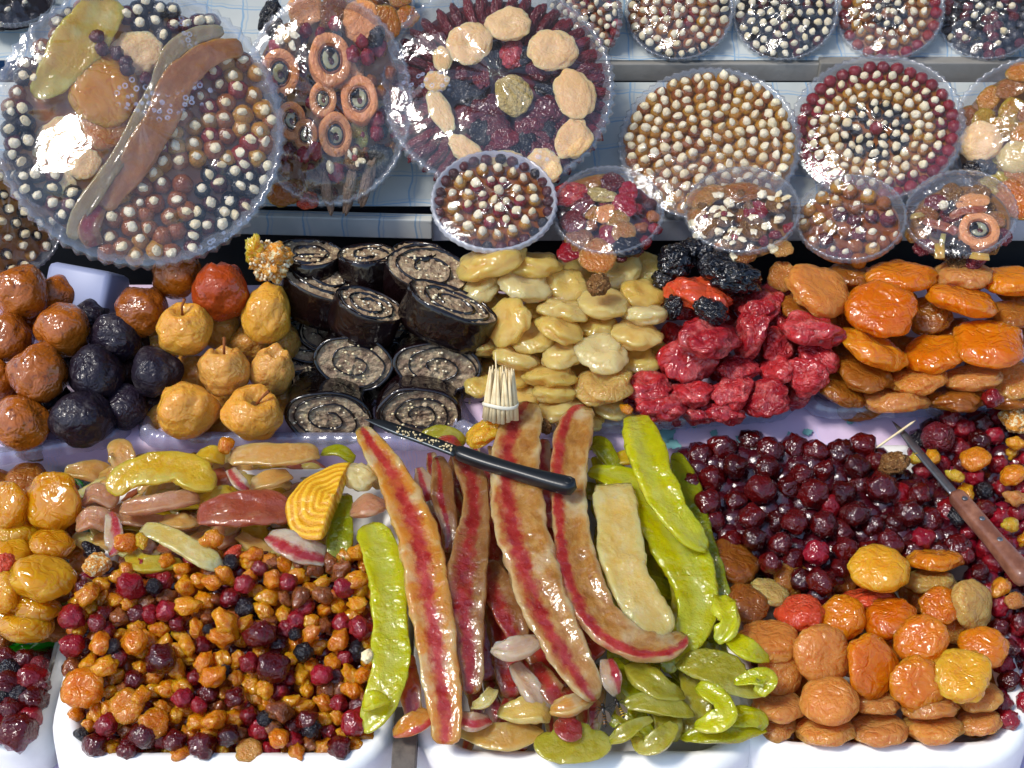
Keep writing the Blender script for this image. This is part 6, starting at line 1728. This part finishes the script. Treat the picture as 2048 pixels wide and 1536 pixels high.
sG('grey green translucent slice under the arched one', [(1170, 1110, 24), (1220, 1160, 54), (1290, 1210, 58), (1360, 1235, 40), (1400, 1240, 14)], 'olive', .020, .018, seed=84, cup=.4)
sG('olive slice behind the wasps under the curved brown strip', [(1100, 1090, 22), (1140, 1160, 44), (1190, 1230, 40), (1210, 1290, 18)], 'green_deep', .010, .010, seed=85)

# ------------------------------------------------------------------ dark cherries
g = 'dark candied cherries in the right white tray'
polyC = ZC([(60, 240), (200, 175), (400, 165), (520, 155), (780, 150), (870, 200), (900, 330), (1010, 330), (1180, 430), (1190, 500), (1230, 600), (1200, 630), (1000, 650), (740, 660), (690, 780), (620, 830), (540, 760), (440, 690), (350, 650), (250, 590), (170, 580), (120, 480), (80, 330)])
def hC(u, v):
    q = max(0, min(1, (v - 870) / 60)); e = max(0, min(1, (1480 - v) / 200))
    return -.004 + .016 * min(q, e)
CH = ZC([(215, 200, 62), (420, 205, 62), (520, 195, 60), (610, 215, 55), (710, 215, 60), (805, 190, 60), (375, 370, 68), (880, 365, 70), (155, 430, 62), (350, 580, 55), (640, 520, 62), (735, 620, 56), (270, 275, 58), (550, 315, 52), (780, 280, 58), (460, 600, 52), (630, 760, 62), (610, 640, 60), (1040, 395, 52), (1000, 470, 64), (520, 510, 60), (340, 490, 60), (920, 600, 60), (1055, 580, 52), (770, 480, 62), (600, 390, 70), (720, 390, 60), (420, 680, 50)])
for i, (u, v, r) in enumerate(CH):
    fruit('candied_cherry', 'cherry', 'cherry_red' if i in (17, 23) else 'cherry', u, v, r, r * .94, random.uniform(-60, 60), ZF, hC(u, v) + .008, 'dark red cherry of the big heap in the right tray' + area_c(u, v), 'cherry', g, .9)
for u, v in pack(polyC, 42, [(q[0], q[1], q[2] * .72) for q in CH]):
    r = random.uniform(23, 29)
    fruit('candied_cherry', 'cherry', random.choice(['cherry'] * 6 + ['cranberry']), u, v, r, r * .94, random.uniform(-60, 60), ZF, hC(u, v) + random.uniform(-.002, .002), 'dark red cherry of the big heap in the right tray' + area_c(u, v), 'cherry', g, .9)
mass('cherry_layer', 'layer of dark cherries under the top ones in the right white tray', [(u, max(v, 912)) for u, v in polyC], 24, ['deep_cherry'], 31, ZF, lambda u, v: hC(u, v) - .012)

# ------------------------------------------------------------------ mixed berries at the right edge
g = 'berries and raisins mixed at the right end of the white tray'
BM = ZC([(1115, 155, 66), (1275, 245, 62), (1430, 312, 52), (1440, 410, 46), (1025, 242, 36), (1190, 315, 36), (1420, 522, 40), (935, 265, 66), (1440, 85, 66), (1205, 485, 42), (1095, 240, 44), (1445, 178, 38), (1380, 785, 48), (1445, 838, 46)])
BI = [('fruit_ball', 'ball', 'maroon_dry', 'wrinkled brownish red fruit ball with a little stem above the wooden knife', 'candied fruit'), ('dried_apricot', 'plump', 'apricot', 'shiny round orange apricot among the berries near the wooden knife tip', 'dried apricot'), ('dried_apricot', 'plump', 'apricot', 'orange apricot piece among the berries by the right edge', 'dried apricot'), ('golden_raisin', 'raisin', 'apricot_tan', 'orange piece of fruit right of the wooden knife blade', 'raisin'),
      ('golden_raisin', 'raisin', 'apricot_gold', 'yellow raisin left of the knife blade near the walnut', 'raisin'), ('golden_raisin', 'raisin', 'apricot_gold', 'yellow raisin against the right side of the knife blade', 'raisin'), ('golden_raisin', 'raisin', 'apricot_gold', 'yellow raisin among red berries above the wooden handle', 'raisin'), ('walnut', 'prune', 'walnut', 'cracked brown walnut with a pale kernel under the toothpick', 'walnut'), ('candied_fig', 'prune', 'fig_crumb', 'tan crumbly fig in the upper right corner of the berry mix', 'candied fig'),
      ('blackcurrant', 'cherry', 'blackcurrant', 'black berry left of the wooden knife handle', 'berry'), ('golden_raisin', 'raisin', 'raisin', 'amber raisin behind the knife blade tip', 'raisin'), ('golden_raisin', 'raisin', 'raisin', 'amber raisin below the tan fig', 'raisin'), ('golden_raisin', 'raisin', 'raisin', 'golden raisin below the wooden knife handle', 'raisin'), ('golden_raisin', 'raisin', 'apricot_tan', 'orange raisin at the right edge under the knife', 'raisin')]
for (u, v, r), (nm, key, mt, lab, cat) in zip(BM, BI):
    fruit(nm, key, mt, u, v, r * 1.05, r * .92, random.uniform(-40, 40), ZF, .022, lab, cat, g, .75)
polyM = ZC([(1050, 130), (1180, 75), (1500, 60), (1540, 600), (1540, 1000), (1400, 900), (1340, 830), (1250, 730), (1215, 600), (1180, 430), (1010, 300)])
for u, v in pack(polyM, 31, [(q[0], q[1], q[2] * .6) for q in BM]):
    kd = random.choice(['cranberry'] * 6 + ['cherry_red'] * 2 + ['cherry'] * 3 + ['blackcurrant'] + ['raisin'] * 2)
    nm, key, _ = KIND[kd]; r = random.uniform(17, 24)
    fruit(nm, key, kd, u, v, r * 1.05, r * .9, random.uniform(-80, 80), ZF, .010 + random.uniform(-.003, .003), {'cranberry': 'wine red berry in the mix around the wooden knife', 'cherry_red': 'bright red berry in the mix around the wooden knife', 'cherry': 'dark cherry in the mix around the wooden knife', 'blackcurrant': 'black currant in the mix around the wooden knife', 'raisin': 'golden raisin in the mix around the wooden knife'}[kd] + area_m(u, v), CATS[nm], g, .8)
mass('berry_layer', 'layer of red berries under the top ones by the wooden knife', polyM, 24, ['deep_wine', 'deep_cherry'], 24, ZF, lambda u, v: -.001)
polyN = ZC([(1340, 880), (1540, 860), (1540, 1300), (1470, 1310), (1385, 1345), (1340, 1300), (1380, 1200), (1380, 1120), (1400, 1040)])
for u, v in pack(polyN, 32):
    kd = random.choice(['cranberry'] * 3 + ['cherry'] * 4 + ['cherry_red'])
    fruit('candied_cherry', 'cherry', kd, u, v, 23, 21, random.uniform(-60, 60), ZF, .004, 'dark wine red cherry in the front right corner beside the bottom apricots', 'cherry', 'cherries in the front right corner', .85)
mass('cherry_layer', 'layer of cherries under the top ones in the front right corner', polyN, 34, ['deep_cherry', 'deep_wine'], 24, ZF, lambda u, v: -.008)

# ------------------------------------------------------------------ bottom apricots
g = 'dried apricots at the front of the right white tray'
BA = [
 (505, 745, 72, 82, 20, .004, 'apricot_brown', 'dull amber apricot sticking up between the cherries'),
 (730, 760, 55, 62, 0, .002, 'apricot_brown', 'brownish apricot half behind the golden one'),
 (820, 830, 115, 42, 0, .006, 'red_orange', 'reddish flat apricot under the golden one'),
 (1080, 752, 108, 56, 0, .010, 'apricot_beige', 'pale beige apricot under the shiny orange one at the top'),
 (1105, 662, 110, 48, -3, .020, 'apricot', 'shiny orange apricot lying flat at the top next to the cherries'),
 (265, 672, 112, 86, -30, .012, 'apricot_brown', 'dark translucent brown apricot at the upper left beside the green slices'),
 (315, 852, 98, 82, -10, .012, 'apricot_brown', 'brown apricot below the dark translucent one'),
 (420, 802, 84, 56, -25, .010, 'apricot_beige', 'tan apricot on edge right of the dark translucent one'),
 (545, 892, 102, 72, 10, .014, 'red_orange', 'rough red orange apricot with a crystal spike on top'),
 (718, 912, 96, 90, 0, .018, 'apricot', 'bright orange apricot just below the golden one'),
 (870, 710, 124, 94, -10, .034, 'apricot_gold', 'golden yellow apricot lying on top at the edge of the cherries'),
 (1050, 845, 40, 44, 0, .004, 'apricot_brown', 'brown apricot in the gap below the beige one'),
 (1190, 950, 56, 66, 0, .008, 'apricot_pink', 'pinkish apricot half hidden behind the light orange one'),
 (920, 912, 112, 86, 10, .020, 'apricot', 'orange apricot with a folded top in the middle of the upper row'),
 (1130, 855, 84, 76, 0, .026, 'apricot', 'light orange apricot left of the standing beige one'),
 (1260, 852, 70, 110, 8, .026, 'apricot_beige', 'standing beige apricot with straight sides at the right'),
 (940, 1040, 46, 50, 0, .002, 'apricot_brown', 'brown apricot deep in the gap in the middle'),
 (415, 1002, 134, 90, -8, .020, 'apricot_pink', 'broad pinkish tan apricot at the left beside the curled green slice'),
 (630, 1062, 114, 128, 0, .026, 'apricot_pink', 'largest pinkish orange apricot in the left middle'),
 (845, 1115, 108, 124, 0, .026, 'apricot', 'large deep orange apricot in the centre'),
 (1050, 1002, 110, 104, 20, .030, 'apricot', 'smooth orange apricot right above the centre'),
 (1310, 1030, 100, 84, -20, .022, 'apricot', 'ragged orange apricot at the far right of the middle row'),
 (1035, 1182, 108, 112, 0, .030, 'apricot', 'orange apricot with glassy folds right of the centre'),
 (1222, 1145, 124, 110, -15, .036, 'apricot_gold', 'wrinkled golden apricot at the lower right, on top of the heap'),
 (455, 1142, 92, 98, 0, .014, 'apricot_pink', 'reddish tan apricot below the broad pinkish one'),
 (665, 1256, 122, 96, -8, .022, 'apricot_pink', 'pinkish apricot with a dark speck in the lower left'),
 (450, 1275, 110, 68, 0, .010, 'apricot_tan', 'tan apricot low at the left beside the yellow slice end'),
 (862, 1262, 92, 56, -8, .010, 'apricot_tan', 'tan apricot half hidden below the large deep orange one'),
 (1080, 1275, 112, 60, 0, .012, 'apricot_tan', 'tan apricot below the one with glassy folds'),
 (1290, 1232, 96, 66, 0, .014, 'apricot_pink', 'pinkish apricot peeping out under the wrinkled golden one'),
 (870, 1372, 118, 74, 0, .002, 'apricot_tan', 'tan apricot in the bottom row in the middle behind the foam rim'),
 (645, 1372, 122, 74, 0, .002, 'apricot_pink', 'pinkish apricot in the bottom row left of the middle'),
 (440, 1355, 76, 64, 0, .000, 'apricot_tan', 'tan apricot at the left end of the bottom row'),
 (1100, 1370, 124, 70, 0, .002, 'apricot_pink', 'pinkish orange apricot in the bottom row right of the middle'),
 (1292, 1335, 92, 62, 8, .004, 'apricot_tan', 'brownish apricot at the right end of the bottom row')]
for x, y, rx, ry, rot, h, mt, lab in BA:
    u, v, a, b_ = px(ZC, x, y, rx, ry)
    fruit('dried_apricot', 'plump' if ry > rx * .7 and random.random() < .6 else 'disc', mt, u, v, a * 1.04, b_ * 1.04, rot, ZF, h, lab, 'dried apricot', g, .45)
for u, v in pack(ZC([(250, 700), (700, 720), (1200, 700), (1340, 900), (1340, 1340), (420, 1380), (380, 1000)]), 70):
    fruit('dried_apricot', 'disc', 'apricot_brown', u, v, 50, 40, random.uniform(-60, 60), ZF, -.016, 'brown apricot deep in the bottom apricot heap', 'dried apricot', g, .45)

# ------------------------------------------------------------------ knives, toothpicks, wasps
def knife(label, tip, joint, end, hb, hh, wb, wh, bm_, hm, zone, h0, h1, curve=0.0, rivets=0, hole=False):
    A, _ = zone.hit(*tip, h0); B, d = zone.hit(*joint, (h0 + h1) / 2); C, _ = zone.hit(*end, h1)
    root = tag(bpy.data.objects.new('knife', None), label, 'knife')
    COL.objects.link(root); root.matrix_basis = Matrix.Translation(B); root.empty_display_size = .01
    kk = K * d
    X = (B - A); LB = X.length; X.normalize(); N = zone.n; Y = N.cross(X).normalized(); Nn = X.cross(Y)
    v_, f_ = [], []
    n = 20
    for i in range(n + 1):
        t = i / n
        x = -LB * (1 - t)
        top = wb * kk * (.9 if t > .25 else .9 * math.sin(math.pi / 2 * t / .25))
        bot = -wb * kk * (1 - (1 - min(1, t / .45)) ** 2)
        th = .0008 * min(1, .2 + t * 3)
        for y, z in ((top, th), (bot + (top - bot) * .25, th * .9), (bot, 0), (bot + (top - bot) * .25, -th * .9), (top, -th)):
            v_.append(X * x + Y * (y + curve * kk * (t - t * t)) + Nn * z)
    for i in range(n):
        for j in range(5):
            f_.append((i * 5 + j, i * 5 + (j + 1) % 5, (i + 1) * 5 + (j + 1) % 5, (i + 1) * 5 + j))
    f_.append(tuple(range(n * 5, n * 5 + 5)))
    link('blade', mesh('blade', v_, f_, bm_), root)
    X = (C - B); LH = X.length; X.normalize(); Y = N.cross(X).normalized(); Nn = X.cross(Y)
    v_, f_ = [], []
    n, q = 30, 20
    for i in range(n + 1):
        t = i / n
        e = math.sqrt(max(0, 1 - ((t - .93) / .07) ** 2)) if t > .93 else (1 if t > .03 else .8 + t * 6.6)
        w = wh * kk * (.86 + .22 * t ** 2 + .05 * math.sin(t * 9)) * max(.05, e)
        th = hh * (.8 + .2 * t) * max(.1, e ** .6)
        for j in range(q):
            a = 2 * math.pi * j / q; cx, sx = math.cos(a), math.sin(a)
            v_.append(X * (LH * t) + Y * (math.copysign(abs(cx) ** .6, cx) * w - curve * kk * t * (1 - t) * 2) + Nn * (math.copysign(abs(sx) ** .6, sx) * th))
    for i in range(n):
        for j in range(q):
            f_.append((i * q + j, (i + 1) * q + j, (i + 1) * q + (j + 1) % q, i * q + (j + 1) % q))
    f_.append(tuple(range(q))); f_.append(tuple(reversed(range(n * q, (n + 1) * q))))
    hd = link('handle', mesh('handle', v_, f_, hm), root)
    def disc(name, t, r, z, m, y=0):
        b_ = MB(); c = X * (LH * t) + Y * y + Nn * z
        b_.tube([c - Nn * .001, c + Nn * .0002, c + Nn * .0005], [r, r, r * .8], 14)
        link(name, b_.mesh(name, m), root)
    if hole:
        v_, f_ = [], []
        c = X * (LH * .935) + Nn * (hh * .94)
        for i in range(16):
            a = i * math.pi / 8
            for j in range(6):
                q_ = j * math.pi / 3; r = .0028 + .0006 * math.cos(q_)
                v_.append(c + (X * math.cos(a) + Y * math.sin(a)) * r + Nn * (.0006 * math.sin(q_)))
        for i in range(16):
            for j in range(6):
                f_.append((i * 6 + j, ((i + 1) % 16) * 6 + j, ((i + 1) % 16) * 6 + (j + 1) % 6, i * 6 + (j + 1) % 6))
        link('hanging_hole', mesh('hanging_hole', v_, f_, M['black_plastic']), root)
    for k_ in range(rivets):
        disc('rivet', .12 + .24 * k_, .0022, hh * .95, M['steel'])
    return root, X, Y, Nn, LB
p0, p1, p2 = ZB([(98, 118), (475, 252), (962, 398)])
kn, X, Y, Nn, LB = knife('black handled knife lying across the watermelon strips', p0, p1, p2, 0, .0065, 14, 16, M['steel_dark'], M['black_plastic'], ZF, .050, .062, 10, 0, True)
mb = MB(); R_ = random.Random(4)
A, _ = ZF.hit(*p0, .050); B, _ = ZF.hit(*p1, .056)
for k_ in range(60):
    t = R_.uniform(.35, .95); q = (A - B) * (1 - t) + ZF.n * .0016 + Y * R_.uniform(-.003, .003)
    s_ = R_.uniform(.0005, .0012); mb.add([(x * s_ + q.x, y * s_ + q.y, z * s_ + q.z) for x, y, z in iv], if_)
c = link('crumbs', mb.mesh('crumbs', M['crumb']), kn); c['kind'] = 'stuff'
p0, p1, p2 = ZC([(925, 85), (1190, 395), (1500, 760)])
knife('old knife with a riveted brown wooden handle stuck in the berries at the right', p0, p1, p2, 0, .0075, 10, 19, M['steel'], M['wood_handle'], ZF, .020, .050, 0, 3)
def toothpick(lab, a, b_, h0, h1):
    A, _ = ZF.hit(*a, h0); B, _ = ZF.hit(*b_, h1)
    mb = MB(); mb.tube([A - A, (B - A) * .1, (B - A) * .9, B - A], [.0002, .001, .001, .0002], 8)
    tag(link('toothpick', mb.mesh('toothpick', M['toothpick']), None, Matrix.Translation(A)), lab, 'toothpick')
a, b_ = ZC([(1025, 85), (862, 200)])
toothpick('single wooden toothpick leaning on the cherries near the wooden knife tip', b_, a, .022, .030)

# toothpick bundle
P, d = ZM.hit(1001, 838, .046)
root = tag(bpy.data.objects.new('toothpick_bundle', None), 'bundle of wooden toothpicks with a pale rubber band standing before the pale peaches', 'toothpicks')
COL.objects.link(root); root.empty_display_size = .01
r, up, w = frame(1001, 838, P)
ax = (up * .92 + w * .25 + Vector((0, 0, .1))).normalized()
Xb = (r - ax * r.dot(ax)).normalized(); Yb = ax.cross(Xb)
m = Matrix((Xb, Yb, ax)).transposed().to_4x4(); m.translation = P
root.matrix_basis = m
kk = K * d; RB = 33 * kk; R_ = random.Random(8)
tp = MB(); tp.tube([(0, 0, 0), (0, 0, 46 * kk), (0, 0, 62 * kk), (0, 0, 104 * kk)], [.0011, .0011, .0009, .0003], 8)
me = tp.mesh('toothpick', M['toothpick'])
spots = []
for ring_, cnt in ((0, 1), (.34, 7), (.66, 14), (.95, 22)):
    for i in range(cnt):
        th = 2 * math.pi * i / cnt + R_.uniform(-.1, .1)
        x, y = RB * ring_ * math.cos(th), RB * ring_ * .8 * math.sin(th)
        m2 = Matrix.Translation((x * 1.05, y, R_.uniform(-.0015, .0015))) @ Matrix.Rotation(-x * 9 + R_.uniform(-.05, .05), 4, 'Y') @ Matrix.Rotation(y * 6 + R_.uniform(-.04, .04), 4, 'X') @ Matrix.Diagonal((1.6 if ring_ > .9 else 1.1, 1.3, R_.uniform(.92, 1.04), 1))
        link('toothpick', me, root, m2)
link('toothpick', me, root, Matrix.Translation((-.002, 0, .014)) @ Matrix.Rotation(-.05, 4, 'Y'))
v_, f_ = [], []
for i in range(36):
    a = i * math.pi / 18
    for j in range(8):
        q = j * math.pi / 4; rr = 1.03 + .05 * math.cos(q)
        v_.append((RB * rr * 1.03 * math.cos(a), RB * .85 * rr * math.sin(a), 32 * kk + .0016 * math.sin(q) + .0012 * math.sin(a * 2)))
for i in range(36):
    for j in range(8):
        f_.append((i * 8 + j, ((i + 1) % 36) * 8 + j, ((i + 1) % 36) * 8 + (j + 1) % 8, i * 8 + (j + 1) % 8))
link('rubber_band', mesh('rubber_band', v_, f_, M['rubber']), root)

def wasp(lab, u, v, rot, h, L, yellow):
    P, d = ZF.hit(u, v, h)
    root = tag(bpy.data.objects.new('wasp', None), lab, 'wasp')
    COL.objects.link(root); root.empty_display_size = .005
    root.matrix_basis = Matrix.Translation(P) @ ZF.mat(0, 0).to_3x3().to_4x4() @ Matrix.Rotation(rad(rot), 4, 'Z') @ Matrix.Diagonal((L, L, L, 1))
    mb = MB()
    mb.tube([(0, -.5, 0), (0, -.42, .0), (0, -.25, .02), (0, -.05, .02), (0, .03, .0), (0, .08, 0), (0, .18, .03), (0, .30, .02), (0, .34, 0), (0, .40, 0), (0, .47, -.01), (0, .5, -.03)], [.01, .06, .11, .09, .03, .03, .10, .09, .04, .08, .07, .02], 12)
    link('body', mb.mesh('body', M['wasp_black']), root)
    for y, r_ in ((-.38, .085), (-.27, .112), (-.16, .107), (-.07, .096)):
        b_ = MB(); b_.tube([(0, y - .022, .016), (0, y + .022, .018)], [r_, r_ * 1.0], 12)
        link('stripe', b_.mesh('stripe', M['wasp_yellow'] if yellow else M['walnut']), root)
    for s_ in (-1, 1):
        v_ = [(s_ * .05, .2, .10), (s_ * .2, .02, .13), (s_ * .26, -.25, .12), (s_ * .18, -.4, .11), (s_ * .08, -.3, .11), (s_ * .05, .2, .103), (s_ * .2, .02, .133), (s_ * .26, -.25, .123), (s_ * .18, -.4, .113), (s_ * .08, -.3, .113)]
        link('wing', mesh('wing', v_, [(0, 1, 2, 3, 4), (9, 8, 7, 6, 5)], M['wing']), root)
        for k_, y in enumerate((.28, .2, .12)):
            b_ = MB(); b_.tube([(s_ * .06, y, 0), (s_ * .22, y + .06 - k_ * .08, .06), (s_ * .34, y + .1 - k_ * .16, -.1)], [.018, .014, .008], 6)
            link('leg', b_.mesh('leg', M['wasp_black']), root)
        b_ = MB(); b_.tube([(s_ * .03, .48, 0), (s_ * .08, .6, .05), (s_ * .14, .68, .02)], [.01, .009, .006], 6)
        link('antenna', b_.mesh('antenna', M['wasp_black']), root)
u, v = px(ZB, 1072, 1322); wasp('slender dark wasp with its head up, on the watermelon slices', u, v, 4, .028, .0185, False)
u, v = px(ZB, 1136, 1294); wasp('yellow and black wasp on the olive melon slices', u, v, 20, .026, .0165, True)
fruit('nut_piece', 'raisin', 'nut', 735, 1312, 20, 10, 50, ZF, .034, 'pale broken nut piece lying on the edge of the flat green strip', 'nut', None, .6)
